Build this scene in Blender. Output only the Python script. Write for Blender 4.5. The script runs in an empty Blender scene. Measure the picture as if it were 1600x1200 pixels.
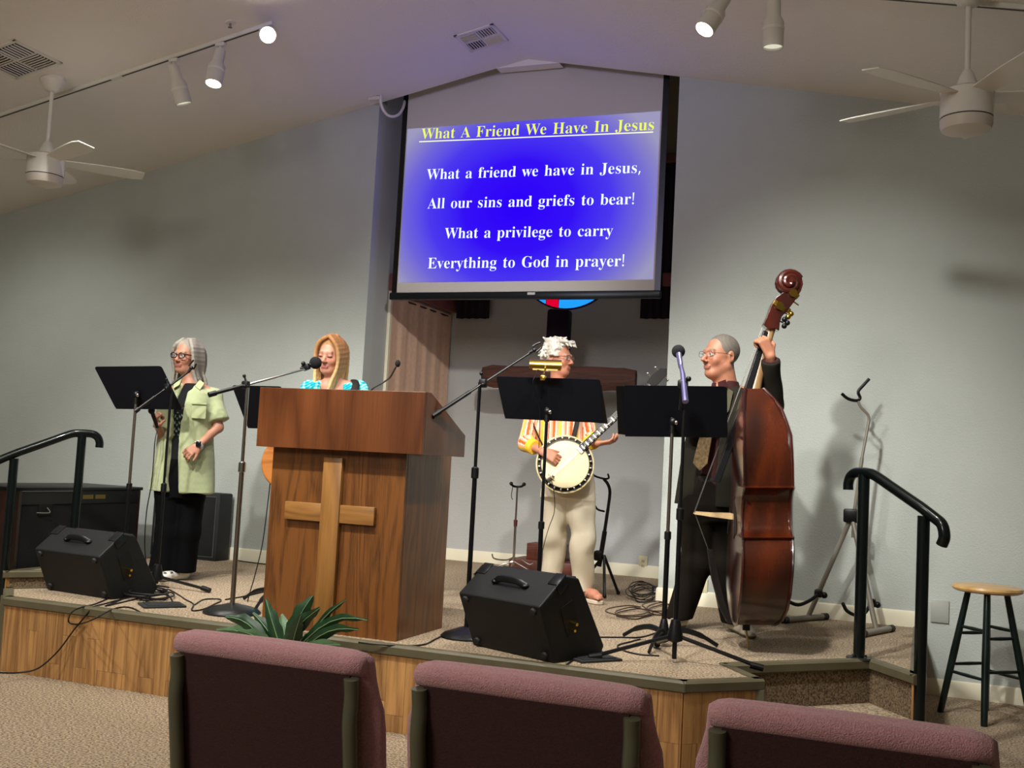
import bpy, bmesh, math, random, json
import numpy as np
from mathutils import Vector, Matrix, Quaternion
random.seed(7)
C = bpy.context.scene.collection
S = bpy.context.scene
# ---------------------------------------------------------------- camera
FPX, YAW, PITCH, ROLL, CAMH = 1668.4, .3713, .073, .0531, 1.30
H = .40                      # stage height
_F = Vector((-math.sin(YAW)*math.cos(PITCH), math.cos(YAW)*math.cos(PITCH), math.sin(PITCH)))
_r0 = Vector((math.cos(YAW), math.sin(YAW), 0)); _u0 = _r0.cross(_F)
_R = _r0*math.cos(ROLL)+_u0*math.sin(ROLL); _U = -_r0*math.sin(ROLL)+_u0*math.cos(ROLL)
EYE = Vector((0, 0, CAMH))
cam = bpy.data.objects.new('camera', bpy.data.cameras.new('camera'))
cam.data.lens = FPX/1600*36; cam.data.sensor_width = 36; cam.data.clip_start = .05
m = Matrix((_R, _U, -_F)).transposed().to_4x4(); m.translation = EYE
cam.matrix_world = m; C.objects.link(cam); S.camera = cam
S.view_settings.view_transform = 'Standard'; S.view_settings.look = 'None'
S.view_settings.gamma = 1; S.view_settings.use_curve_mapping = False
S.view_settings.exposure = 0.0
# ---------------------------------------------------------------- world and lights
w = bpy.data.worlds.new('world'); S.world = w; w.use_nodes = True
w.node_tree.nodes['Background'].inputs[0].default_value = (.9, .92, 1, 1)
w.node_tree.nodes['Background'].inputs[1].default_value = .05
def lamp(kind, loc, to, power, col=(1, .95, .86), size=.06, ang=60, blend=.6, name='stage_light'):
    d = bpy.data.lights.new(name, kind); d.energy = power; d.color = col
    if kind == 'SPOT': d.spot_size = math.radians(ang); d.spot_blend = blend; d.shadow_soft_size = size
    elif kind == 'AREA': d.size = size
    else: d.shadow_soft_size = size
    o = bpy.data.objects.new(name, d); o.location = loc
    o.rotation_euler = (Vector(to)-Vector(loc)).to_track_quat('-Z', 'Y').to_euler(); C.objects.link(o); return o
WARM = (1, .965, .895)
LIGHTS = [ # unseen spots apart from the tracks, placed to light stage, alcove, walls, floor
 ((-4.3, 3.0, 3.85), (-4.9, 6.4, .9), 620, 56), ((-3.6, 3.0, 4.0), (-3.4, 5.8, .8), 560, 60),
 ((-2.4, 3.0, 4.05), (-2.2, 5.9, .8), 620, 60), ((-1.3, 3.0, 3.85), (-.9, 6.4, .9), 620, 56),
 ((-6.9, 4.4, 3.3), (-7.0, 7.2, 1.2), 150, 75), ((-1.0, 4.2, 3.75), (-.5, 7.3, 1.6), 230, 56), ((1.5, 4.6, 3.25), (1.1, 7.3, 1.0), 12, 70),
 ((-.8, 3.0, 3.75), (-3.7, 8.2, 1.3), 650, 36),
 ((-4.9, 5.0, 3.8), (-4.8, 5.6, 0), 170, 105), ((-3.0, 4.6, 4.1), (-3.0, 5.2, 0), 170, 105), ((-1.1, 5.0, 3.85), (-1.1, 5.6, 0), 190, 105),
 ((-5.6, 2.6, 3.6), (-5.5, 3.6, 0), 330, 100), ((-2.0, 2.4, 4.0), (-2.0, 3.4, 0), 170, 90)]
for a, b, e, ang in LIGHTS: lamp('SPOT', a, b, e*.76, WARM, .07, ang, .9)
lamp('AREA', (-3.0, -1.0, 3.6), (-3.0, 1.5, 0), 120, (1, .95, .87), 1.5, name='audience_fill_light')  # unseen area fill added over the seats to lift the room
lamp('SPOT', (-2.8, 2.6, 3.6), (-2.9, 6.6, 4.3), 105, (.30, .28, 1), .05, 64, 1, 'projector_spill_light')
# ---------------------------------------------------------------- pixel -> place helpers (photo measured as 1600 x 1200)
def ray(px, py): return _F+_R*((px-800)/FPX)-_U*((py-600)/FPX)
def gp(px, py, z=H): d = ray(px, py); return EYE+d*((z-CAMH)/d.z)
def wp(px, py, Y): d = ray(px, py); return EYE+d*(Y/d.y)
def xp_(px, py, X): d = ray(px, py); return EYE+d*(X/d.x)
FW = Vector((-math.sin(YAW), math.cos(YAW), 0)); RT = _r0.copy()
def cp(px, py, ref, dd=0):      # on the upright plane through ref that faces the camera, dd metres nearer
    d = ray(px, py); k = (FW.x*ref[0]+FW.y*ref[1]-dd)/(d.x*FW.x+d.y*FW.y); return EYE+d*k
# ---------------------------------------------------------------- tags
def tag(o, label=None, cat=None, group=None, kind=None):
    if label: o['label'] = label
    if cat: o['category'] = cat
    if group: o['group'] = group
    if kind: o['kind'] = kind
    return o
def empty(name, loc, label=None, cat=None, group=None, rz=0, kind=None):
    o = bpy.data.objects.new(name, None); C.objects.link(o); o.location = loc; o.rotation_euler = (0, 0, rz)
    o.empty_display_size = .1; return tag(o, label, cat, group, kind)
# ---------------------------------------------------------------- materials
MATS = {}
def lin(c):
    if isinstance(c, str): c = [int(c[i:i+2], 16)/255 for i in (0, 2, 4)]
    return tuple((v/12.92 if v <= .04045 else ((v+.055)/1.055)**2.4) for v in c)
def mat(name, col, rough=.6, metal=0, bump=0, bscale=200, var=0, vscale=8, coat=0, spec=.35, emit=0, stretch=None, sheen=0, rnd=0, col2=None, detail=4):
    if name in MATS: return MATS[name]
    M = bpy.data.materials.new(name); M.use_nodes = True; nt = M.node_tree; N = nt.nodes; L = nt.links
    b = N['Principled BSDF']; c = lin(col)
    b.inputs['Base Color'].default_value = (*c, 1); b.inputs['Roughness'].default_value = rough
    b.inputs['Metallic'].default_value = metal; b.inputs['Coat Weight'].default_value = coat
    b.inputs['Specular IOR Level'].default_value = spec
    if sheen: b.inputs['Sheen Weight'].default_value = sheen; b.inputs['Sheen Roughness'].default_value = .4
    if emit: b.inputs['Emission Color'].default_value = (*c, 1); b.inputs['Emission Strength'].default_value = emit
    tc = N.new('ShaderNodeTexCoord'); mp = N.new('ShaderNodeMapping'); L.new(tc.outputs['Object'], mp.inputs[0])
    if stretch: mp.inputs['Scale'].default_value = stretch
    out = None
    if var:
        n = N.new('ShaderNodeTexNoise'); n.inputs['Scale'].default_value = vscale; n.inputs['Detail'].default_value = detail
        L.new(mp.outputs[0], n.inputs['Vector'])
        r = N.new('ShaderNodeValToRGB'); r.color_ramp.elements[0].position = .35; r.color_ramp.elements[1].position = .65
        c2 = lin(col2) if col2 else tuple(v*(1-var) for v in c)
        r.color_ramp.elements[0].color = (*c2, 1); r.color_ramp.elements[1].color = (*(c if col2 else tuple(min(1, v*(1+var)) for v in c)), 1)
        L.new(n.outputs[0], r.inputs[0]); out = r.outputs[0]
        L.new(out, b.inputs['Base Color'])
    if rnd:
        oi = N.new('ShaderNodeObjectInfo'); mr = N.new('ShaderNodeMapRange'); mr.inputs[3].default_value = 1-rnd; mr.inputs[4].default_value = 1+rnd
        L.new(oi.outputs['Random'], mr.inputs[0]); hs = N.new('ShaderNodeHueSaturation'); L.new(mr.outputs[0], hs.inputs['Value'])
        if out: L.new(out, hs.inputs['Color'])
        else: hs.inputs['Color'].default_value = (*c, 1)
        L.new(hs.outputs[0], b.inputs['Base Color'])
    if bump:
        n2 = N.new('ShaderNodeTexNoise'); n2.inputs['Scale'].default_value = bscale; n2.inputs['Detail'].default_value = 3
        L.new(mp.outputs[0], n2.inputs['Vector']); bp = N.new('ShaderNodeBump'); bp.inputs['Strength'].default_value = bump; bp.inputs['Distance'].default_value = .01
        L.new(n2.outputs[0], bp.inputs['Height']); L.new(bp.outputs[0], b.inputs['Normal'])
    MATS[name] = M; return M
def wood(name, dark, light, scale=1, rough=.4, coat=.2, axis=2, rnd=.0, rings=7, fine=1.0):
    if name in MATS: return MATS[name]
    M = bpy.data.materials.new(name); M.use_nodes = True; nt = M.node_tree; N = nt.nodes; L = nt.links; b = N['Principled BSDF']
    b.inputs['Roughness'].default_value = rough; b.inputs['Coat Weight'].default_value = coat; b.inputs['Coat Roughness'].default_value = .25
    tc = N.new('ShaderNodeTexCoord'); oi = N.new('ShaderNodeObjectInfo')
    va = N.new('ShaderNodeVectorMath'); va.operation = 'ADD'; ml = N.new('ShaderNodeMath'); ml.operation = 'MULTIPLY'; ml.inputs[1].default_value = 37.0
    L.new(oi.outputs['Random'], ml.inputs[0]); L.new(tc.outputs['Object'], va.inputs[0]); L.new(ml.outputs[0], va.inputs[1])
    mp = N.new('ShaderNodeMapping'); s = [rings*scale]*3; s[axis] = .55*scale; mp.inputs['Scale'].default_value = s; L.new(va.outputs[0], mp.inputs[0])
    n = N.new('ShaderNodeTexNoise'); n.inputs['Scale'].default_value = 1; n.inputs['Detail'].default_value = 2; n.inputs['Distortion'].default_value = .6; L.new(mp.outputs[0], n.inputs['Vector'])
    k = N.new('ShaderNodeMath'); k.operation = 'MULTIPLY'; k.inputs[1].default_value = 14; L.new(n.outputs[0], k.inputs[0])
    fr = N.new('ShaderNodeMath'); fr.operation = 'PINGPONG'; fr.inputs[1].default_value = 1; L.new(k.outputs[0], fr.inputs[0])
    mp2 = N.new('ShaderNodeMapping'); s2 = [260*scale]*3; s2[axis] = 9*scale; mp2.inputs['Scale'].default_value = s2; L.new(va.outputs[0], mp2.inputs[0])
    n2 = N.new('ShaderNodeTexNoise'); n2.inputs['Scale'].default_value = 1; n2.inputs['Detail'].default_value = 3; L.new(mp2.outputs[0], n2.inputs['Vector'])
    mx = N.new('ShaderNodeMath'); mx.operation = 'MULTIPLY_ADD'; mx.inputs[1].default_value = .75*fine; L.new(n2.outputs[0], mx.inputs[0])
    k3 = N.new('ShaderNodeMath'); k3.operation = 'MULTIPLY'; k3.inputs[1].default_value = .5; L.new(fr.outputs[0], k3.inputs[0]); L.new(k3.outputs[0], mx.inputs[2])
    r = N.new('ShaderNodeValToRGB'); r.color_ramp.elements[0].position = .22; r.color_ramp.elements[1].position = .85
    r.color_ramp.elements[0].color = (*lin(dark), 1); r.color_ramp.elements[1].color = (*lin(light), 1); L.new(mx.outputs[0], r.inputs[0])
    o = r.outputs[0]
    if rnd:
        mr = N.new('ShaderNodeMapRange'); mr.inputs[3].default_value = 1-rnd; mr.inputs[4].default_value = 1+rnd; L.new(oi.outputs['Random'], mr.inputs[0])
        hs = N.new('ShaderNodeHueSaturation'); L.new(mr.outputs[0], hs.inputs['Value']); L.new(o, hs.inputs['Color']); o = hs.outputs[0]
    L.new(o, b.inputs['Base Color'])
    bp = N.new('ShaderNodeBump'); bp.inputs['Strength'].default_value = .08; bp.inputs['Distance'].default_value = .004; L.new(n2.outputs[0], bp.inputs['Height']); L.new(bp.outputs[0], b.inputs['Normal'])
    MATS[name] = M; return M
def vcmat(name, rough=.6, bump=0, bscale=300, sheen=0, spec=.5, sss=0, coat=0):   # colour from the mesh attribute 'Col'
    if name in MATS: return MATS[name]
    M = bpy.data.materials.new(name); M.use_nodes = True; nt = M.node_tree; N = nt.nodes; L = nt.links; b = N['Principled BSDF']
    b.inputs['Roughness'].default_value = rough; b.inputs['Specular IOR Level'].default_value = spec; b.inputs['Coat Weight'].default_value = coat
    if sheen: b.inputs['Sheen Weight'].default_value = sheen
    a = N.new('ShaderNodeAttribute'); a.attribute_name = 'Col'; L.new(a.outputs['Color'], b.inputs['Base Color'])
    if sss: b.inputs['Subsurface Weight'].default_value = sss; b.inputs['Subsurface Radius'].default_value = (.012, .005, .003); b.inputs['Subsurface Scale'].default_value = 1
    if bump:
        n2 = N.new('ShaderNodeTexNoise'); n2.inputs['Scale'].default_value = bscale; n2.inputs['Detail'].default_value = 3
        tc = N.new('ShaderNodeTexCoord'); L.new(tc.outputs['Object'], n2.inputs['Vector'])
        bp = N.new('ShaderNodeBump'); bp.inputs['Strength'].default_value = bump; bp.inputs['Distance'].default_value = .01
        L.new(n2.outputs[0], bp.inputs['Height']); L.new(bp.outputs[0], b.inputs['Normal'])
    MATS[name] = M; return M
# ---------------------------------------------------------------- mesh builder
def V(*a): return Vector(a)
class MB:
    def __init__(s): s.v = []; s.f = []
    def add(s, vs, fs):
        n = len(s.v); s.v += [tuple(x) for x in vs]; s.f += [tuple(i+n for i in f) for f in fs]; return s
    def box(s, c, size, R=None, bev=0, taper=1):
        x, y, z = size[0]/2, size[1]/2, size[2]/2; c = Vector(c)
        if bev:
            b = min(bev, x*.9, y*.9, z*.9)
            bm = bmesh.new(); bmesh.ops.create_cube(bm, size=1); 
            for q in bm.verts: q.co = Vector((q.co.x*2*x, q.co.y*2*y, q.co.z*2*z))
            bmesh.ops.bevel(bm, geom=bm.edges[:], offset=b, segments=2, profile=.5, affect='EDGES')
            bm.verts.index_update(); vs = [q.co.copy() for q in bm.verts]; fs = [[q.index for q in f.verts] for f in bm.faces]; bm.free()
        else:
            vs = [Vector((i*x, j*y, k*z)) for i in (-1, 1) for j in (-1, 1) for k in (-1, 1)]
            fs = [(0, 1, 3, 2), (4, 6, 7, 5), (0, 4, 5, 1), (2, 3, 7, 6), (0, 2, 6, 4), (1, 5, 7, 3)]
        if taper != 1: vs = [Vector((q.x*(taper if q.z > 0 else 1), q.y*(taper if q.z > 0 else 1), q.z)) for q in vs]
        if R: vs = [R @ q for q in vs]
        return s.add([q+c for q in vs], fs)
    def tube(s, pts, r, n=10, caps=True, closed=False, flat=None):
        pts = [Vector(p) for p in pts]; rs = r if isinstance(r, (list, tuple)) else [r]*len(pts); vs = []; N = len(pts)
        up = None
        for i, p in enumerate(pts):
            a = pts[(i-1) % N] if (i > 0 or closed) else p; b = pts[(i+1) % N] if (i < N-1 or closed) else p
            t = (b-a).normalized() if (b-a).length > 1e-9 else Vector((0, 0, 1))
            if up is None:
                up = Vector((0, 0, 1)) if abs(t.z) < .9 else Vector((0, 1, 0))
            x = up-t*up.dot(t)
            if x.length < 1e-6: x = t.orthogonal()
            x.normalize(); y = t.cross(x); up = x
            for k in range(n):
                an = 2*math.pi*k/n; vs.append(p+(x*math.cos(an)*(flat or 1)+y*math.sin(an))*rs[i])
        fs = []
        M = N if closed else N-1
        for i in range(M):
            j = (i+1) % N
            for k in range(n): fs.append((i*n+k, j*n+k, j*n+(k+1) % n, i*n+(k+1) % n)[::-1])
        if caps and not closed: fs.append(tuple(range(n))); fs.append(tuple(range((N-1)*n, N*n))[::-1])
        return s.add(vs, fs)
    def lathe(s, prof, n=24, o=(0, 0, 0), R=None, sx=1, sy=1):
        vs = []; o = Vector(o)
        for (r, z) in prof:
            for k in range(n):
                a = 2*math.pi*k/n; q = Vector((r*math.cos(a)*sx, r*math.sin(a)*sy, z)); vs.append((R @ q if R else q)+o)
        fs = []
        for i in range(len(prof)-1):
            for k in range(n): fs.append((i*n+k, i*n+(k+1) % n, (i+1)*n+(k+1) % n, (i+1)*n+k))
        if prof[0][0] > 1e-6: fs.append(tuple(range(n))[::-1])
        if prof[-1][0] > 1e-6: fs.append(tuple(range((len(prof)-1)*n, len(prof)*n)))
        return s.add(vs, fs)
    def prism(s, poly, h, axis=(0, 0, 1)):
        n = len(poly); a = Vector(axis)*h; p = [Vector(q) for q in poly]
        return s.add(p+[q+a for q in p], [tuple(range(n))[::-1], tuple(range(n, 2*n))]+[(i, (i+1) % n, n+(i+1) % n, n+i) for i in range(n)])
    def ball(s, c, r, n=12, sq=(1, 1, 1)):
        prof = [(max(math.sin(math.pi*i/n), 0)*r, -math.cos(math.pi*i/n)*r) for i in range(n+1)]
        prof = [(a if a > 1e-5 else 1e-5, b) for a, b in prof]
        k = len(s.v); s.lathe(prof, n*2); c = Vector(c)
        for i in range(k, len(s.v)): q = s.v[i]; s.v[i] = (q[0]*sq[0]+c.x, q[1]*sq[1]+c.y, q[2]*sq[2]+c.z)
        return s
    def build(s, name, m, parent=None, smooth=35, loc=None, fix=True, bev=0):
        me = bpy.data.meshes.new(name); 
        o0 = Vector(loc) if loc is not None else Vector((0, 0, 0))
        me.from_pydata([Vector(q)-o0 for q in s.v], [], s.f); me.validate()
        if fix:
            bm = bmesh.new(); bm.from_mesh(me); bmesh.ops.recalc_face_normals(bm, faces=bm.faces[:]); bm.to_mesh(me); bm.free()
        if smooth:
            me.shade_smooth()
            if smooth < 180: me.set_sharp_from_angle(angle=math.radians(smooth))
        if m: me.materials.append(m)
        o = bpy.data.objects.new(name, me); C.objects.link(o)
        if loc is not None: o.location = o0
        if parent is not None:
            o.parent = parent
            if loc is None or True: o.matrix_parent_inverse = Matrix()
        if bev:
            bv = o.modifiers.new('edge', 'BEVEL'); bv.width = bev; bv.segments = 2; bv.limit_method = 'ANGLE'
        return o
def kids(o): return [c for c in bpy.data.objects if c.parent == o]
def copy_tree(o, parent=None):
    c = o.copy(); C.objects.link(c)
    if parent is not None: c.parent = parent
    for ch in kids(o): copy_tree(ch, c)
    return c
def bez(pts, n=8):    # smooth curve through points (Catmull-Rom)
    P = [Vector(p) for p in pts]; P = [P[0]*2-P[1]]+P+[P[-1]*2-P[-2]]; out = []
    for i in range(1, len(P)-2):
        for k in range(n):
            t = k/n; a, b, c, d = P[i-1:i+3]
            out.append(.5*((2*b)+(c-a)*t+(2*a-5*b+4*c-d)*t*t+(3*b-a-3*c+d)*t**3))
    out.append(P[-2]); return out
def rot(ax, deg): return Matrix.Rotation(math.radians(deg), 3, ax)
# ================================================================ the setting
XP, ZP, SL = -2.845, 4.318, .1987     # ridge of the gabled ceiling
WY, BY = 7.276, 8.84                  # front wall, back wall of the alcove
XL, XR = -4.08, -1.682
def cz(x): return ZP-SL*abs(x-XP)
WALL = mat('wall_paint', 'BCC3BF', .75, bump=.35, bscale=90, var=.02, vscale=3)
WALLB = mat('alcove_paint', 'B9BDBD', .75, bump=.35, bscale=90, var=.02, vscale=3)
CEIL = mat('ceiling_paint', 'F0ECE6', .85, bump=.3, bscale=70)
WHITE = mat('white_trim', 'E9E4CC', .4)
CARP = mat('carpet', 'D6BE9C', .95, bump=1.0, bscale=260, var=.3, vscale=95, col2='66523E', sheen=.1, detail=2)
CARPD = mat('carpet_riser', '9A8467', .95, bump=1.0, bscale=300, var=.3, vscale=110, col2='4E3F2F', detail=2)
def struct(name, mb, m, parent=None, smooth=35):
    o = mb.build(name, m, parent, smooth); 
    if parent is None: o['kind'] = 'structure'
    return o
X0, X1, Y0 = -9.6, 4.2, -3.5
fl = MB(); fl.box(((X0+X1)/2, (Y0+WY+2)/2, -.05), (X1-X0, WY+2-Y0, .1)); struct('floor', fl, CARP)
def slabwall(name, poly, y0, y1, m):
    b = MB(); b.prism([(x, y0, z) for x, z in poly], y1-y0, (0, 1, 0)); return struct(name, b, m)
slabwall('wall_back_left', [(X0, 0), (XL, 0), (XL, cz(XL)+.02), (X0, cz(X0)+.02)], WY, WY+.12, WALL)
slabwall('wall_back_right', [(XR, 0), (X1, 0), (X1, cz(X1)+.02), (XR, cz(XR)+.02)], WY, WY+.12, WALL)
hz = 4.268
slabwall('trim_ridge', [(XP-(ZP-hz)/SL, hz), (XP+(ZP-hz)/SL, hz), (XP, ZP+.02)], WY-.001, WY+.1, CEIL)
slabwall('wall_alcove_gable', [(XL-.12, cz(XL)+.14), (XP, ZP+.14), (XR+.12, cz(XR)+.14), (XR+.12, 5.3), (XL-.12, 5.3)], WY-.02, WY+.1, WALL)
for nm, xa, xb in (('ceiling_left', X0, XP), ('ceiling_right', XP, X1)):
    b = MB(); b.prism([(xa, Y0, cz(xa)), (xb, Y0, cz(xb)), (xb, Y0, cz(xb)+.12), (xa, Y0, cz(xa)+.12)], WY-Y0, (0, 1, 0)); struct(nm, b, CEIL)
b = MB(); b.box((XL-.06, (WY+.12+BY)/2+.05, 2.6), (.12, BY-WY-.02, 5.4)); struct('wall_alcove_left', b, WALLB)
b = MB(); b.box((XR+.06, (WY+.12+BY)/2+.05, 2.6), (.12, BY-WY-.02, 5.4)); struct('wall_alcove_right', b, WALLB)
b = MB(); b.box(((XL+XR)/2, BY+.06, 2.6), (XR-XL+.3, .12, 5.4)); struct('wall_alcove_back', b, WALLB)
b = MB(); b.box(((XL+XR)/2, (WY+BY)/2+.05, 5.3), (XR-XL+.3, BY-WY+.3, .1)); struct('ceiling_alcove', b, CEIL)
b = MB(); b.box((X0-.06, (Y0+WY)/2, 1.7), (.12, WY-Y0, 3.6)); struct('wall_left', b, WALL)
b = MB(); b.box((X1+.06, (Y0+WY)/2, 1.7), (.12, WY-Y0, 3.6)); struct('wall_right', b, WALL)
b = MB(); b.prism([(X0, Y0-.12, -.1), (X1, Y0-.12, -.1), (X1, Y0-.12, cz(X1)), (XP, Y0-.12, ZP), (X0, Y0-.12, cz(X0))], .12, (0, 1, 0)); struct('wall_rear', b, WALL)
# baseboards
def baseboard(name, a, b_, z, nrm, h=.1):
    a, b_ = Vector((*a, z)), Vector((*b_, z)); t = Vector((*nrm, 0))*.014; u = V(0, 0, 1)
    prof = [V(0, 0, 0), t, t+u*(h-.012), t*.5+u*h, u*h]
    m_ = MB(); m_.add([a+q for q in prof]+[b_+q for q in prof], [(0, 1, 2, 3, 4), (9, 8, 7, 6, 5)]+[(i, (i+1) % 5, 5+(i+1) % 5, 5+i) for i in range(5)])
    struct(name, m_, WHITE)
SX0 = -5.69   # mirrored right end of the platform
baseboard('baseboard_stage_left', (SX0, WY), (XL, WY), H, (0, -1)); baseboard('baseboard_stage_right', (XR, WY), (0, WY), H, (0, -1))
baseboard('baseboard_alcove', (XL, BY), (XR, BY), H, (0, -1)); baseboard('baseboard_alcove_left', (XL, WY), (XL, BY), H, (1, 0))
baseboard('baseboard_alcove_right', (XR, WY), (XR, BY), H, (-1, 0))
baseboard('baseboard_floor_right', (0.012, WY), (X1, WY), 0, (0, -1)); baseboard('baseboard_floor_left', (X0, WY), (SX0-.012, WY), 0, (0, -1))
# ---------------------------------------------------------------- stage platform
FY = 4.63
R_ = [(-.94, FY), (-.66, 4.9), (-.855, 5.17), (-.235, 5.80), (-.013, 5.49), (-.013, WY)]
L_ = [(-5.69-x, y) for x, y in R_][::-1]
outline = L_+R_
stage = empty('stage_platform', (XP, 6, 0), 'raised carpeted stage platform with an oak plank front', None, kind='structure')
O6 = V(XP, 6, 0)
def sp(mb, name, m, **k):
    mb.v = [tuple(Vector(q)-O6) for q in mb.v]; return mb.build(name, m, stage, **k)
b = MB(); b.prism([(x, y, H-.04) for x, y in outline]+[], .04); 
top = sp(b, 'carpet_top', CARP, smooth=0)
b = MB(); b.box(((XL+XR)/2, (WY+BY)/2+.05, H-.02), (XR-XL, BY-WY+.1, .04)); sp(b, 'alcove_carpet', CARP, smooth=0)
TRIM = mat('stage_nosing_rubber', '5A5440', .45, var=.1)
runs = [(L_[0], L_[1]), (L_[1], L_[2]), (L_[2], L_[3]), (L_[3], L_[4]), (L_[4], L_[5]), (L_[5], R_[0]), (R_[0], R_[1]), (R_[1], R_[2]), (R_[2], R_[3]), (R_[3], R_[4]), (R_[4], R_[5])]
OAK = wood('oak_plank', '80562F', 'BA8C56', 1, .45, .15, 2, .16, 9)
def run_frame(a, b_):
    a = Vector((*a, 0)); b_ = Vector((*b_, 0)); d = (b_-a); L = d.length; d.normalize(); n = V(d.y, -d.x, 0); return a, d, n, L
for i, (a, b_) in enumerate(runs):
    a, d, n, L = run_frame(a, b_)
    mb = MB(); u = V(0, 0, 1)
    prof = [n*-.03+u*(H+.006), n*.012+u*(H+.006), n*.024+u*(H-.004), n*.024+u*(H-.038), n*.010+u*(H-.046), n*-.0+u*(H-.046), n*0+u*(H-.002), n*-.03+u*(H-.0)]
    k = len(prof); e = d*.012
    mb.add([a-e+q for q in prof]+[a+d*L+e+q for q in prof], [tuple(range(k)), tuple(range(2*k-1, k-1, -1))]+[(j, (j+1) % k, k+(j+1) % k, k+j) for j in range(k)])
    sp(mb, 'edge_nosing', TRIM)
    if i in (5, 4, 6):           # plank faced
        x = 0
        while x < L-.005:
            wd = min(random.choice((.075, .085, .09, .1)), L-x)
            cut = random.choice((None, None, .08, .14, .24, .3))
            for z0, z1 in ([(0, H-.04)] if cut is None else [(0, cut), (cut, H-.04)]):
                q = MB(); c = a+d*(x+wd/2)+n*(.003+random.uniform(0, .0012))+u*((z0+z1)/2)
                q.box((0, 0, 0), (wd-.0012, .012, z1-z0-.0012), Matrix((d, n, u)).transposed())
                o = q.build('plank', OAK, stage, smooth=0); o.location = c-O6
            x += wd
    else:
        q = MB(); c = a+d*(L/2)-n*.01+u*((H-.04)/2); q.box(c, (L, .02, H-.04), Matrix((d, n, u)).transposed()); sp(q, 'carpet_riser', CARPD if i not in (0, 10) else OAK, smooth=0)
# inner steps in both 45-degree notches
for T in (lambda x: x, lambda x: -5.69-x):
    P1, P2, P3, P4 = [V(T(x), y, 0) for x, y in R_[1:5]]
    q = MB(); poly = [P1, P2, P3, P4]; q.prism([(p.x, p.y, 0) for p in poly], .185); sp(q, 'step_tread', CARP, smooth=0)
    q = MB(); d = (P4-P1).normalized(); n = V(d.y, -d.x, 0)
    if n.y > 0: n = -n
    q.box((P1+P4)/2+n*.012+V(0, 0, .17), ((P4-P1).length, .024, .04), Matrix((d, V(0, 0, 1).cross(d), V(0, 0, 1))).transposed(), .008); sp(q, 'step_nosing', TRIM)
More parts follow.
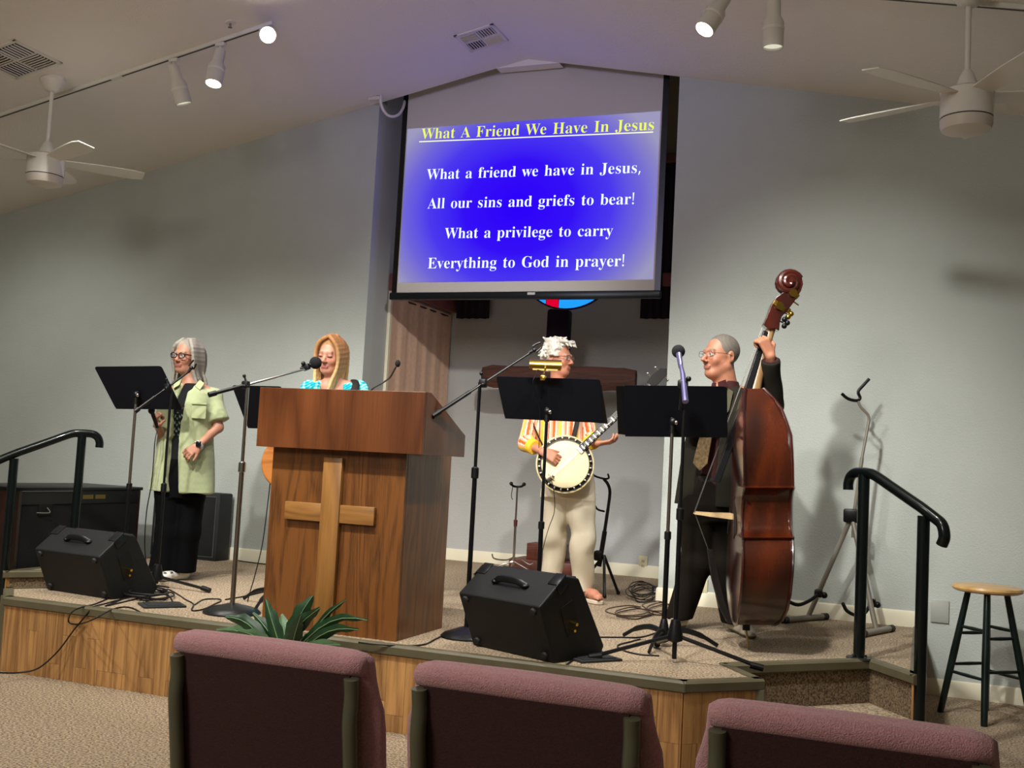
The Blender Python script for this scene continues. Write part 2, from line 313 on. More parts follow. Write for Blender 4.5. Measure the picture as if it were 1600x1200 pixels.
# small oak post at the front right corner of the notch
for s in (R_[1], L_[4]):
    q = MB(); q.box((s[0], s[1]-.0, (H-.04)/2), (.05, .05, H-.04)); sp(q, 'corner_trim', TRIM, smooth=0)
GLYPHS = json.loads('{"!":[90,[[36,67,27,240,63,240,55,67],[45,-5,37,-3,30,1,26,8,24,18,26,29,30,36,37,39,45,41,53,39,60,36,64,29,66,18,64,8,60,1,53,-3]]],",":[90,[[14,-43,23,-1,31,39,62,39,64,35,52,-4,36,-43]]],"A":[218,[[-4,0,-4,9,5,11,12,15,18,24,25,37,103,233,112,233,192,43,206,17,212,11,222,9,222,0,115,0,115,9,135,13,142,23,136,41,126,66,52,66,39,35,38,29,37,24,43,13,62,9,64,9,64,0],[57,80,121,80,88,160]]],"E":[221,[[7,0,7,8,22,10,31,15,36,24,38,39,38,184,36,202,31,213,22,218,8,219,8,228,199,228,199,160,192,160,188,179,180,193,170,203,156,210,138,214,116,215,100,214,96,212,93,208,91,194,91,123,97,123,116,126,130,134,136,144,141,157,144,173,152,173,152,59,144,59,141,77,137,91,130,100,120,107,108,110,93,111,91,111,91,34,93,23,96,17,103,15,115,14,131,14,145,16,157,19,172,27,185,37,196,52,206,72,215,72,201,0]]],"F":[202,[[8,0,8,9,22,11,31,17,36,26,37,42,37,187,36,202,31,212,22,217,7,219,7,228,197,228,197,160,189,160,184,178,178,193,168,203,155,210,144,213,130,215,115,216,100,215,96,213,93,211,91,199,91,124,95,124,114,126,128,135,134,145,139,157,142,173,151,173,151,59,142,59,139,77,135,91,128,100,114,109,94,112,91,112,91,40,92,30,94,21,98,15,105,12,115,10,128,9,128,0]]],"G":[254,[[134,-5,111,-3,90,2,71,10,54,21,40,35,29,51,20,70,15,91,14,115,15,137,20,157,29,176,40,192,54,206,70,218,88,226,107,231,129,233,146,231,165,227,185,220,194,218,199,219,203,221,210,233,219,233,219,154,210,154,205,167,198,179,191,189,179,203,165,213,149,219,134,222,100,210,80,174,73,114,75,82,80,55,90,34,103,19,119,9,138,6,154,8,164,14,169,23,171,36,171,64,170,77,165,85,154,89,138,91,138,99,250,99,250,91,236,89,228,85,224,77,223,64,223,14,194,4,164,-3]]],"H":[262,[[8,0,8,9,22,11,31,16,36,25,37,40,37,189,36,203,31,212,22,217,8,219,8,228,121,228,121,219,102,216,97,213,93,208,92,200,91,189,91,125,171,125,171,189,169,208,166,213,160,216,141,219,141,228,254,228,254,219,239,217,230,212,226,203,225,189,225,40,226,26,231,16,239,11,254,9,254,0,141,0,141,9,155,11,165,15,169,24,171,40,171,110,91,110,91,40,93,25,97,16,106,11,121,9,121,0]]],"I":[130,[[7,0,7,9,21,11,31,16,36,24,38,38,38,193,36,206,32,214,22,218,7,219,7,228,122,228,122,219,107,218,98,214,93,206,91,193,91,39,94,22,97,17,103,13,123,9,123,0]]],"J":[165,[[54,-33,39,-31,26,-27,14,-20,6,-11,0,0,-2,11,0,22,5,30,13,36,22,37,32,36,40,31,45,23,46,14,45,6,42,-1,38,-10,42,-18,52,-20,63,-18,69,-12,73,-3,74,11,74,183,73,196,71,204,67,211,61,215,52,218,40,219,40,228,157,228,157,219,146,218,138,215,133,211,130,205,128,183,128,44,119,2,95,-24]]],"M":[317,[[7,0,7,9,21,11,31,16,36,25,38,40,38,191,37,201,35,208,32,213,26,216,7,219,7,228,92,228,158,71,225,228,309,228,309,219,295,217,286,212,282,203,280,189,280,43,281,30,282,21,286,15,291,12,298,10,308,9,308,0,198,0,198,9,216,12,222,16,225,22,227,30,227,42,227,199,144,0,135,0,53,194,53,40,54,24,60,15,70,10,85,9,85,0]]],"P":[209,[[8,0,8,9,22,11,31,16,36,25,37,40,37,189,36,203,31,212,22,217,8,219,8,228,107,228,133,227,153,224,168,220,183,211,195,199,202,184,204,166,202,148,195,133,183,120,167,110,146,105,121,103,91,103,91,40,93,25,97,16,106,11,121,9,121,0],[91,115,101,115,122,118,136,126,144,142,146,165,144,187,138,203,126,212,108,216,100,215,95,212,92,207,91,199]]],"R":[236,[[8,0,8,9,22,11,31,16,36,25,37,40,37,189,36,203,31,212,22,217,8,219,8,228,108,228,139,226,164,221,184,213,197,201,206,186,209,167,203,143,186,124,157,112,216,25,226,13,232,10,239,9,240,9,240,0,169,0,101,106,91,106,91,40,93,25,97,16,106,11,121,9,121,0],[91,117,102,117,118,118,130,122,140,129,146,139,150,152,152,168,147,194,134,210,112,216,101,214,95,211,92,204,91,193]]],"W":[306,[[85,-5,16,196,12,207,8,214,1,218,-8,219,-8,228,90,228,90,219,81,218,75,216,71,212,70,205,74,186,111,77,150,176,143,199,139,209,134,215,126,218,115,219,115,228,220,228,220,219,202,216,196,206,199,193,237,83,270,185,274,203,273,211,269,215,262,218,252,219,252,228,312,228,312,219,303,216,297,211,292,202,287,190,223,-5,214,-5,158,154,95,-5]]],"Y":[213,[[51,0,51,9,65,11,74,16,79,25,80,40,80,89,23,193,15,207,7,215,0,218,-7,219,-7,228,103,228,103,219,98,219,90,218,83,216,79,213,78,208,82,196,124,113,167,183,172,195,174,204,168,215,149,219,147,219,147,228,220,228,220,219,211,217,204,212,191,196,134,102,134,40,135,25,140,16,149,11,164,9,164,0]]],"a":[172,[[127,-5,108,1,100,17,84,5,67,-2,48,-4,32,-2,20,6,13,17,10,32,12,45,20,58,32,68,49,77,71,86,99,95,99,121,98,133,93,141,85,146,74,148,58,145,52,137,57,128,60,122,61,116,60,107,55,101,48,97,39,95,29,97,22,102,18,109,16,118,19,129,25,139,34,147,47,154,63,158,81,159,103,158,119,153,132,146,140,136,145,122,146,105,146,31,147,20,149,18,152,17,160,21,165,14,153,3,141,-3],[76,17,87,20,93,25,99,32,99,85,77,76,64,61,59,42,63,23]]],"b":[180,[[21,-6,21,194,21,207,18,214,13,218,4,220,4,228,69,228,69,139,81,150,95,157,110,159,127,157,142,149,154,138,163,123,167,111,170,97,171,83,170,67,167,51,161,38,154,25,145,15,135,6,123,0,110,-4,96,-5,81,-3,67,3,52,14,27,-6],[91,7,106,11,116,25,120,39,122,57,123,80,122,99,119,114,116,125,106,136,92,140,85,139,78,135,72,129,69,121,69,34,75,14]]],"c":[147,[[78,-5,60,-2,43,5,29,18,19,34,14,47,11,60,10,75,11,91,14,105,20,118,28,130,37,140,48,148,60,155,73,158,87,160,109,157,125,149,135,137,139,123,137,114,133,108,127,103,118,102,103,108,98,125,98,131,99,136,95,145,85,148,69,142,59,124,56,94,57,71,62,53,69,38,83,24,102,19,119,23,136,36,142,30,124,11,103,-1]]],"d":[185,[[70,-5,53,-2,39,5,27,17,17,33,13,46,11,59,10,74,11,90,13,105,18,119,28,136,41,149,56,157,73,159,88,157,100,151,111,140,111,200,110,209,106,215,99,218,88,220,88,228,160,228,160,38,160,27,162,20,167,16,177,14,177,5,157,4,136,1,111,-5,111,19,101,6,87,-2],[86,14,93,16,101,21,107,28,111,38,111,121,109,129,103,135,96,139,87,140,74,136,65,125,62,113,59,96,59,77,59,57,61,41,65,29,73,18]]],"e":[150,[[77,-5,59,-2,42,5,29,18,18,34,14,48,11,62,10,79,11,94,14,108,19,120,30,136,43,149,60,157,79,159,97,157,112,151,124,140,134,126,139,108,141,87,141,83,58,83,63,49,77,28,100,21,112,24,124,31,135,43,142,36,124,13,102,0],[58,96,101,96,101,107,100,126,97,139,90,146,81,148,68,143,61,128,58,102]]],"f":[107,[[7,0,7,8,20,11,23,14,25,17,26,37,26,138,8,138,8,155,26,155,26,177,28,193,33,207,42,218,54,226,69,231,87,232,106,230,120,223,129,212,132,200,130,190,126,183,120,179,112,178,104,179,98,183,94,188,92,195,93,202,96,210,98,213,99,216,97,220,90,222,81,220,77,215,75,207,74,195,74,155,102,155,102,138,74,138,74,33,75,20,79,13,87,9,100,8,100,0]]],"g":[164,[[73,-70,53,-69,37,-66,24,-61,11,-50,7,-37,14,-23,34,-13,17,0,12,15,14,27,21,37,33,46,51,55,29,67,16,84,11,106,13,121,20,134,30,144,44,152,60,157,79,159,98,157,117,152,158,152,158,134,134,134,143,119,146,102,144,88,138,76,129,65,117,58,102,53,86,51,78,52,71,52,63,51,56,47,52,42,50,36,55,27,71,25,88,25,104,24,118,23,129,20,143,15,151,6,156,-5,158,-18,155,-33,148,-46,136,-56,120,-64,98,-69],[79,62,89,65,95,73,99,86,100,105,99,125,95,138,89,146,79,148,69,146,62,138,58,125,57,105,58,86,62,73,69,65],[80,-58,109,-55,126,-47,132,-33,130,-25,125,-21,116,-18,102,-17,48,-17,40,-26,37,-36,39,-45,47,-52,61,-56]]],"h":[190,[[9,0,9,8,17,9,22,13,25,19,26,28,26,199,25,208,23,215,18,218,9,220,9,228,74,228,74,133,88,148,103,156,122,159,146,153,160,135,165,106,165,28,166,19,169,13,174,9,182,8,182,0,101,0,101,8,103,8,114,13,118,28,118,108,117,120,115,129,110,134,101,136,87,131,74,118,74,28,75,19,77,13,82,9,90,8,90,0]]],"i":[99,[[50,181,41,183,32,188,27,196,25,206,27,216,32,224,41,230,50,232,60,230,68,224,74,216,76,206,74,196,68,188,60,183],[9,0,9,8,18,10,23,13,25,19,26,28,26,126,25,136,23,142,19,145,10,147,10,155,74,155,74,28,75,19,77,13,82,10,90,8,90,0]]],"l":[100,[[9,0,9,8,18,10,23,13,25,19,26,28,26,199,26,208,24,215,19,218,10,220,10,228,74,228,74,28,75,19,77,13,82,10,90,8,90,0]]],"n":[190,[[9,0,9,8,17,9,22,13,25,19,26,28,26,127,25,136,23,142,18,146,9,147,9,155,74,155,74,134,87,148,103,156,122,159,146,153,160,135,165,106,165,28,166,19,169,13,174,9,182,8,182,0,101,0,101,8,103,8,114,13,118,28,118,108,117,120,115,129,110,134,101,136,87,131,74,118,74,28,75,19,77,13,82,9,90,8,90,0]]],"o":[168,[[84,-5,70,-4,57,0,45,6,30,18,19,35,14,48,10,62,9,77,10,92,14,106,19,119,30,136,45,149,57,154,70,158,84,159,105,157,123,149,138,136,149,120,154,107,157,93,158,77,157,61,154,47,149,34,138,18,123,5,105,-2],[84,6,96,9,104,19,107,28,109,41,110,77,109,103,107,123,104,135,96,146,84,149,72,146,64,135,61,122,59,103,58,77,60,41,62,28,64,19,72,9]]],"p":[186,[[9,-70,9,-62,15,-61,20,-59,23,-55,25,-50,26,-32,26,122,25,134,23,142,18,145,10,147,10,155,72,155,72,131,83,147,98,156,115,160,132,157,146,149,158,137,167,121,172,108,174,95,175,80,174,64,172,50,167,36,158,19,146,6,131,-2,113,-5,98,-3,85,4,74,16,74,-29,76,-49,79,-55,83,-59,99,-61,99,-70],[98,14,111,18,120,30,123,42,126,58,126,77,126,96,124,112,121,124,113,135,99,139,85,134,74,118,74,34,84,19]]],"r":[144,[[9,0,9,8,18,10,23,13,25,19,26,28,26,126,25,136,23,143,18,146,10,147,10,155,73,155,73,126,82,140,94,151,105,157,117,159,129,157,138,152,143,144,145,133,143,124,139,117,132,113,124,111,116,112,111,115,103,125,99,129,94,130,87,128,81,121,76,110,75,96,75,28,76,18,79,13,87,10,99,8,99,0]]],"s":[144,[[76,-5,61,-3,43,3,37,4,30,2,26,-4,18,-4,18,53,27,53,33,34,43,19,56,10,70,7,81,9,89,13,94,20,96,29,92,42,78,52,53,65,38,74,27,85,21,97,18,110,22,130,32,145,43,153,56,158,71,160,83,158,99,154,103,153,106,152,111,154,115,160,122,160,122,111,114,111,107,127,98,139,87,146,75,148,65,147,58,143,54,137,52,130,54,122,58,116,64,111,73,106,96,95,111,86,121,76,127,63,129,47,127,32,122,20,114,9,103,1,90,-3]]],"t":[114,[[62,-5,44,-2,33,5,26,18,24,36,24,139,10,139,10,150,44,185,56,199,64,212,72,212,72,155,104,155,104,139,72,139,72,41,73,32,75,25,78,21,84,20,95,24,103,37,111,33,99,12,82,-1]]],"u":[187,[[65,-5,46,-2,33,9,27,19,24,32,23,48,23,124,22,134,20,141,15,145,6,147,6,155,71,155,71,37,72,29,75,23,81,19,88,18,103,22,114,33,114,124,113,135,110,142,105,146,95,147,95,155,162,155,162,35,163,25,166,19,171,16,180,15,180,6,160,5,138,1,114,-5,114,20,105,10,93,2,80,-3]]],"v":[153,[[71,-5,19,124,11,141,6,145,-1,147,-1,155,82,155,82,147,78,147,68,145,64,138,65,134,92,61,118,126,121,136,116,144,102,147,102,155,152,155,152,147,144,144,139,139,130,122,80,-5]]],"w":[217,[[61,-5,8,132,3,142,-1,145,-5,147,-5,155,69,155,69,147,60,145,58,142,57,138,58,133,60,126,83,63,105,118,100,133,95,144,91,146,84,147,84,155,162,155,162,147,151,144,148,138,148,134,149,131,168,71,191,128,193,138,193,142,190,144,178,147,178,155,223,155,223,147,217,146,212,142,206,129,152,-5,144,-5,111,98,70,-5]]],"y":[150,[[26,-70,15,-68,5,-62,-1,-53,-3,-42,-2,-34,2,-27,9,-21,18,-20,26,-21,32,-25,36,-30,37,-38,37,-41,37,-44,38,-48,43,-49,49,-46,57,-37,65,-22,70,-2,18,125,12,138,8,144,4,146,-2,147,-2,147,-2,155,81,155,81,147,68,145,65,142,64,137,65,133,66,128,93,59,115,121,118,130,119,137,118,142,115,145,101,147,101,155,150,155,150,147,143,145,139,140,130,121,81,-12,73,-33,65,-48,56,-59,48,-65,38,-69]]]}')
# ================================================================ screen, window, ceiling things
def zat(x, y, py):      # height at place (x, y) that shows at photo row py
    lo, hi = 0.0, 5.0
    for _ in range(40):
        z = (lo+hi)/2; q = Vector((x, y, z))-EYE; yy = 600-FPX*(q.dot(_U))/(q.dot(_F))
        lo, hi = (z, hi) if yy > py else (lo, z)
    return z
SY = 7.40
BL_, BR_ = wp(619.5, 456, SY), wp(1022, 456, SY)
sz = (BL_.z+BR_.z)/2; sx0, sx1 = BL_.x, BR_.x; scx = (sx0+sx1)/2
scr = empty('projection_screen', (scx, SY, 5.2), 'wide pull-down projection screen showing white hymn words on blue', 'screen')
OS = V(scx, SY, 5.2)
BLK = mat('black_plastic', '0A0B0D', .42, spec=.35); BLKM = mat('black_metal', '08090B', .3, 0, spec=.4); BLKMAT = mat('black_desk_paint', '04060E', .5, spec=.22)
FAB = mat('screen_fabric', 'CFCBC2', .85)
def sc(mb, name, m, **k): mb.v = [tuple(Vector(q)-OS) for q in mb.v]; return mb.build(name, m, scr, **k)
def emitm(name, col, st=1.0):
    if name in MATS: return MATS[name]
    M = bpy.data.materials.new(name); M.use_nodes = True; nt = M.node_tree; nt.nodes.clear(); e = nt.nodes.new('ShaderNodeEmission'); o = nt.nodes.new('ShaderNodeOutputMaterial')
    e.inputs[0].default_value = (*lin(col), 1); e.inputs[1].default_value = st; nt.links.new(e.outputs[0], o.inputs[0]); MATS[name] = M; return M
b = MB(); b.box((scx, SY+.004, (sz+5.15)/2), (sx1-sx0, .003, 5.15-sz)); sc(b, 'screen_fabric', FAB, smooth=0)
for s, x in ((-1, sx0), (1, sx1)):
    b = MB(); b.box((x+s*.022, SY+.004, (sz+5.15)/2), (.044, .004, 5.15-sz)); sc(b, 'side_border', BLKM, smooth=0)
b = MB(); b.box((scx, SY, sz-.028), (sx1-sx0+.10, .05, .056), None, .008); sc(b, 'bottom_bar', mat('bar_grey_black', '202529', .3, .4))
b = MB(); b.box((wp(832, 460, SY).x, SY-.027, sz-.018), (.06, .004, .018)); sc(b, 'bar_label', mat('label_white', 'C8C8C8', .5), smooth=0)
b = MB(); b.box((scx, SY+.05, 5.2), (sx1-sx0+.2, .14, .12), None, .02); sc(b, 'roller_case', BLKM)
# the projected slide, lit on the fabric
tl, tr = wp(642, 195.5, SY), wp(1037.5, 179.5, SY); zt = (tl.z+tr.z)/2; zb = wp(830, 439, SY).z
M = bpy.data.materials.new('slide_light'); M.use_nodes = True; nt = M.node_tree; N = nt.nodes; N.clear(); L = nt.links
tc = N.new('ShaderNodeTexCoord'); mp = N.new('ShaderNodeMapping'); L.new(tc.outputs['Object'], mp.inputs[0])
mp.inputs['Location'].default_value = (.04, 0, .05); mp.inputs['Scale'].default_value = (.84, 0, 1.05)
ln = N.new('ShaderNodeVectorMath'); ln.operation = 'LENGTH'; L.new(mp.outputs[0], ln.inputs[0])
r = N.new('ShaderNodeValToRGB'); L.new(ln.outputs['Value'], r.inputs[0]); els = r.color_ramp.elements
stops = [(.0, '2C00FA'), (.38, '3510F6'), (.62, '4B38EE'), (.80, '6E64D8'), (.93, '8A85C4'), (1.0, '9C98BE')]
els[0].position = 0; els[0].color = (*lin(stops[0][1]), 1); els[1].position = 1; els[1].color = (*lin(stops[-1][1]), 1)
for p_, c_ in stops[1:-1]: e = els.new(p_); e.color = (*lin(c_), 1)
em = N.new('ShaderNodeEmission'); L.new(r.outputs[0], em.inputs[0]); em.inputs[1].default_value = 1.0; oo = N.new('ShaderNodeOutputMaterial'); L.new(em.outputs[0], oo.inputs[0])
b = MB(); cxs, czs = (sx0+sx1)/2, (zt+zb)/2; hw, hh = (sx1-sx0)/2-.01, (zt-zb)/2
b.add([V(-hw, 0, -hh), V(hw, 0, -hh), V(hw, 0, hh), V(-hw, 0, hh)], [(0, 1, 2, 3)])
slide = b.build('projected_slide', M, scr, smooth=0, fix=False); slide.location = V(cxs, SY-.001, czs)-OS
TXW = emitm('lyric_white', 'E6F6FF', 1.25); TXY = emitm('lyric_yellow', 'E2EC5A', 1.2)
def text_line(s, a, b_, m, name, Y=SY-.004, parent=scr, org=OS, off=-.0055, rough=None):
    A, B = wp(*a, Y), wp(*b_, Y); adv = 0; words = [[]]; x0 = 1e9; x1 = -1e9
    for ch in s:
        if ch == ' ': adv += 125; words.append([]); continue
        w_, S_ = GLYPHS[ch]
        for q in S_:
            pts = [(q[i]+adv, q[i+1]) for i in range(0, len(q), 2)]; words[-1].append(pts); x0 = min(x0, min(p[0] for p in pts)); x1 = max(x1, max(p[0] for p in pts))
        adv += w_
    k = (B.x-A.x)/(x1-x0); an = math.atan2(A.z-B.z, B.x-A.x); D = (B-A).normalized()
    for pts_ in words:
        wx = min(p[0] for q in pts_ for p in q); cu = bpy.data.curves.new(name, 'CURVE'); cu.dimensions = '2D'; cu.fill_mode = 'BOTH'; cu.offset = off*k*500
        for pts in pts_:
            s_ = cu.splines.new('POLY'); s_.points.add(len(pts)-1); s_.use_cyclic_u = True
            for i, (x, y) in enumerate(pts): s_.points[i].co = ((x-wx)*k, y*k, 0, 1)
        o = bpy.data.objects.new('tmp', cu); C.objects.link(o); bpy.context.view_layer.update()
        me = bpy.data.meshes.new_from_object(o.evaluated_get(bpy.context.evaluated_depsgraph_get())); bpy.data.objects.remove(o)
        me.name = name; me.materials.clear(); me.materials.append(m); ob = bpy.data.objects.new(name, me); C.objects.link(ob); ob.parent = parent; ob.location = A+D*(wx-x0)*k-org
        ob.rotation_euler = (math.pi/2, an, 0)
text_line('What A Friend We Have In Jesus', (657.5, 217.5), (1021.8, 203), TXY, 'title_word')
a, b_ = wp(655, 221.5, SY-.004), wp(1020.5, 206.3, SY-.004); b = MB(); b.box((a+b_)/2, ((b_-a).length, .001, .008), rot('Y', math.degrees(math.atan2(a.z-b_.z, b_.x-a.x)))); sc(b, 'title_underline', emitm('underline_white', 'F4F8D0', 1.2), smooth=0)
for s, a, b_ in (('What a friend we have in Jesus,', (666, 280.5), (1001, 270)), ('All our sins and griefs to bear!', (667.5, 326), (990.5, 319)),
                ('What a privilege to carry', (694, 372.5), (957.5, 368.5)), ('Everything to God in prayer!', (668, 419.5), (975, 416))):
    text_line(s, a, b_, TXW, 'lyric_word')
# ---------------------------------------------------------------- round stained glass window, lit from behind
WC = wp(889, 399, BY-.012); WR = .485
win = empty('window_1', WC, 'round stained glass window glowing blue and red behind the screen', None, kind='structure')
def arcpoly(x0, x1, z0, z1, R=WR-.012, n=14):
    if z1 < 0: q_ = math.sqrt(max(R*R-z1*z1, 0)); x0, x1 = max(x0, -q_), min(x1, q_)
    if z0 > 0: q_ = math.sqrt(max(R*R-z0*z0, 0)); x0, x1 = max(x0, -q_), min(x1, q_)
    pts = []
    def inside(x, z): return x*x+z*z <= R*R
    for i in range(n+1):
        x = x0+(x1-x0)*i/n; zz = -math.sqrt(max(R*R-x*x, 0)); pts.append((x, max(z0, zz) if abs(x) < R else z1))
    for i in range(n, -1, -1):
        x = x0+(x1-x0)*i/n; zz = math.sqrt(max(R*R-x*x, 0)); pts.append((x, min(z1, zz) if abs(x) < R else z1))
    out = []
    for p_ in pts:
        if not out or (abs(p_[0]-out[-1][0])+abs(p_[1]-out[-1][1])) > 1e-5: out.append(p_)
    return out
def pane(x0, x1, z0, z1, m, y=0):
    b = MB(); b.prism([(x, y, z) for x, z in arcpoly(x0, x1, z0, z1)], .006, (0, 1, 0)); return b.build('pane', m, win, smooth=0)
GB, GR_, GW = emitm('glass_blue', '1E90FF', 1.3), emitm('glass_red', 'D8002E', 1.1), emitm('glass_white', 'F2E8DC', 1.1)
zc = wp(890, 468.5, BY).z-WC.z
xa, xb = wp(854, 475, BY).x-WC.x, wp(873, 475, BY).x-WC.x
pane(-WR+.012, xa-.006, -.6, zc, GB); pane(xa, xb, -.6, .6, GR_); pane(xb+.006, WR-.012, -.6, zc, GB)
pane(-WR+.012, xa-.006, zc+.008, .05, GW); pane(xb+.006, WR-.012, zc+.018, .05, GW); pane(-WR+.012, xa-.006, .058, .6, GB); pane(xb+.006, WR-.012, .058, .6, GB)
b = MB(); b.lathe([(WR-.008, -.004), (WR+.002, -.004), (WR+.002, .012), (WR-.012, .012), (WR-.012, -.004)], 64, R=rot('X', 90)); b.build('lead_frame', mat('lead_dark', '15171C', .5), win)
b = MB(); b.box((0, .009, 0), (.02, .004, 2*WR-.1)); b.box((0, .009, 0), (2*WR-.1, .004, .02)); b.build('lead_backing', MATS['lead_dark'], win, smooth=0)
# ---------------------------------------------------------------- alcove drapery
def drape(name, a, b_, z0, z1, pitch, amp, m, label, cat, group=None, ph=0, thick=.006):
    a, b_ = Vector((*a, 0)), Vector((*b_, 0)); d = b_-a; L_ = d.length; d.normalize(); n = V(d.y, -d.x, 0); n = n if (n.y < -.5 or n.x > .5) else -n; N_ = max(8, int(L_/pitch*10))
    t = empty(name, a+V(0, 0, z0), label, cat, group); vs = []; fs = []
    zs = [z0+(z1-z0)*k/6 for k in range(7)]
    for side in (0, 1):
        for k, z in enumerate(zs):
            for i in range(N_+1):
                s_ = L_*i/N_; w_ = amp*math.sin(2*math.pi*s_/pitch+ph+.5*math.sin(s_*9))*(1.0-.25*k/6)+amp*.3*math.sin(2*math.pi*s_/pitch*2.3+k*.3)
                vs.append(a+d*s_+n*(w_+amp+side*thick)+V(0, 0, z)-(a+V(0, 0, z0)))
    M_ = N_+1
    for side in (0, 1):
        o_ = side*7*M_
        for k in range(6):
            for i in range(N_): fs.append((o_+k*M_+i, o_+k*M_+i+1, o_+(k+1)*M_+i+1, o_+(k+1)*M_+i))
    o_ = 7*M_
    for i in range(N_): fs.append((i, i+1, o_+i+1, o_+i)); fs.append((6*M_+i, 6*M_+i+1, o_+6*M_+i+1, o_+6*M_+i))
    for k in range(6): fs.append((k*M_, (k+1)*M_, o_+(k+1)*M_, o_+k*M_)); fs.append((k*M_+N_, (k+1)*M_+N_, o_+(k+1)*M_+N_, o_+k*M_+N_))
    b = MB(); b.add(vs, fs); b.build('cloth', m, t, smooth=80)
    b = MB(); b.tube([V(0, 0, z1-z0-.02)+n*amp, d*L_+V(0, 0, z1-z0-.02)+n*amp], .009, 8); b.build('curtain_rod', mat('rod_bronze', '3B2A22', .4, .6), t)
    return t
PEACH = mat('peach_drape', 'E4BFA6', .85, var=.05, vscale=30, bump=.1); DARKC = mat('dark_plum_curtain', '2A1F2B', .9, bump=.1, bscale=300)
MAUVE = mat('mauve_board', '7E4A4C', .6, var=.08)
yA = xp_(607, 520, XL).y; zr = xp_(611, 442, XL).z
drape('side_drape', (XL+.002, yA), (XL+.002, BY-.02), H+.01, zr-.09, .22, .007, PEACH, 'long peach pleated drape along the side wall of the alcove', 'curtain', ph=1)
b = MB(); b.box((XL+.03, (yA+BY)/2-.02, zr), (.06, BY-yA+.04, .14), None, .006)
cr = b.build('cornice_board', MAUVE, None, loc=(XL+.03, (yA+BY)/2, zr)); tag(cr, 'mauve cornice board above the peach side drape', 'cornice')
b = MB(); b.box((XL+.012, yA-.02, (H+zr)/2), (.024, .03, zr-H)); o = b.build('trim_drape_edge', WHITE); o['kind'] = 'structure'
zv = wp(735, 499, BY).z
zt2 = wp(1045, 255, BY).z
xL2, xR2 = wp(769, 480, BY).x, wp(1003, 480, BY).x
drape('curtain', (XL+.08, BY-.03), (xL2, BY-.03), zv, zt2-.02, .075, .016, DARKC, 'short dark pleated curtain hanging beside the peach side drape', 'curtain', 'dark curtains flanking the round window')
drape('curtain', (xR2, BY-.03), (XR-.01, BY-.03), zv, zt2-.02, .075, .016, DARKC, 'short dark pleated curtain hanging behind the man with the bass', 'curtain', 'dark curtains flanking the round window')
za = wp(1042, 437, BY-.1).z
for (xa_, xb_, lb) in ((XL+.07, xL2, 'mauve board across the dark curtain beside the peach drape'), (wp(1036, 437, BY-.1).x, XR, 'mauve board end seen past the edge of the screen')):
    b = MB(); b.box(((xa_+xb_)/2, BY-.1, za), (xb_-xa_, .04, .11), None, .005); o = b.build('valance_board', MAUVE, None, loc=((xa_+xb_)/2, BY-.1, za)); tag(o, lb, 'valance board', 'mauve boards over the dark curtains')
b = MB(); b.box(((XL+XR)/2, BY-.04, wp(1045, 247, BY-.06).z), (XR-XL-.02, .08, .08), None, .006); o = b.build('trim_1', mat('brown_beam', '6B4433', .55, var=.1)); o['kind'] = 'structure'
YEL = mat('upper_alcove_paint', '8F8567', .8); b = MB(); z1_ = wp(1045, 240, BY).z
b.box(((XL+XR)/2, BY-.004, (z1_+5.25)/2), (XR-XL, .008, 5.25-z1_)); o = b.build('wall_alcove_upper', YEL); o['kind'] = 'structure'
# ---------------------------------------------------------------- standing cross in the alcove
RW = wood('rough_dark_wood', '2A1712', '5B362A', 1.2, .7, 0, 0, 0, 10, 1.4)
RW2 = wood('rough_dark_upright', '2A1712', '5B362A', 1.2, .7, 0, 2, 0, 10, 1.4)
cb = gp(851, 901, H); CY = cb.y+.18; CX = wp(868, 640, CY).x
cx_ = empty('standing_cross', (CX, CY, H), 'large rough-hewn wooden cross on a stepped red-brown base', 'cross')
BRN = wood('base_red_brown', '4A2218', '6E3626', 1, .5, .1, 0)
ppm = FPX/(FW.dot(V(CX, CY, 0)))
for w_, z0, z1 in ((.55, 0, .12), (.31, .12, .25)):
    b = MB(); b.box((0, 0, (z0+z1)/2), (w_, w_*.66, z1-z0), None, .006); b.build('base_step', BRN, cx_)
zt_ = zat(CX, CY, 486)-H; za1, za2 = zat(CX-.6, CY, 572)-H, zat(CX-.6, CY, 606)-H
def rough(mb, amp, seed, ax):
    rr = random.Random(seed); mb.v = [tuple(Vector(q)+V(*(rr.uniform(-amp, amp) for _ in range(3)))) for q in mb.v]; return mb
b = MB(); secs = 14
def beam(p0, p1, w_, t_, n, seed, name, m):
    rr = random.Random(seed); p0, p1 = Vector(p0), Vector(p1); d = (p1-p0); L_ = d.length; d.normalize(); u = V(0, 1, 0); s_ = d.cross(u); vs = []; K = 8
    for i in range(n+1):
        e = 1 if 0 < i < n else .78
        for k in range(K):
            a = 2*math.pi*(k+.5)/K; q = V(0, 0, 0)+s_*(max(-1, min(1, 1.35*math.cos(a)))*w_/2*e*(1+rr.uniform(-.05, .05)))+u*(max(-1, min(1, 1.35*math.sin(a)))*t_/2*e*(1+rr.uniform(-.06, .06)))
            vs.append(p0+d*(L_*i/n)+q)
    fs = [(i*K+k, i*K+(k+1) % K, (i+1)*K+(k+1) % K, (i+1)*K+k) for i in range(n) for k in range(K)]+[tuple(range(K)), tuple(range(n*K, n*K+K))[::-1]]
    b = MB(); b.add(vs, fs); return b.build(name, m, cx_, smooth=50)
beam((0, 0, .24), (0, 0, zt_), .15, .1, 12, 3, 'upright', RW2)
xa1, xa2 = wp(754, 590, CY-.06).x-CX, wp(994, 590, CY-.06).x-CX; zz = (za1+za2)/2
beam((xa1, -.06, zz), (xa2, -.06, zz), abs(za1-za2), .09, 14, 5, 'crossbeam', RW)
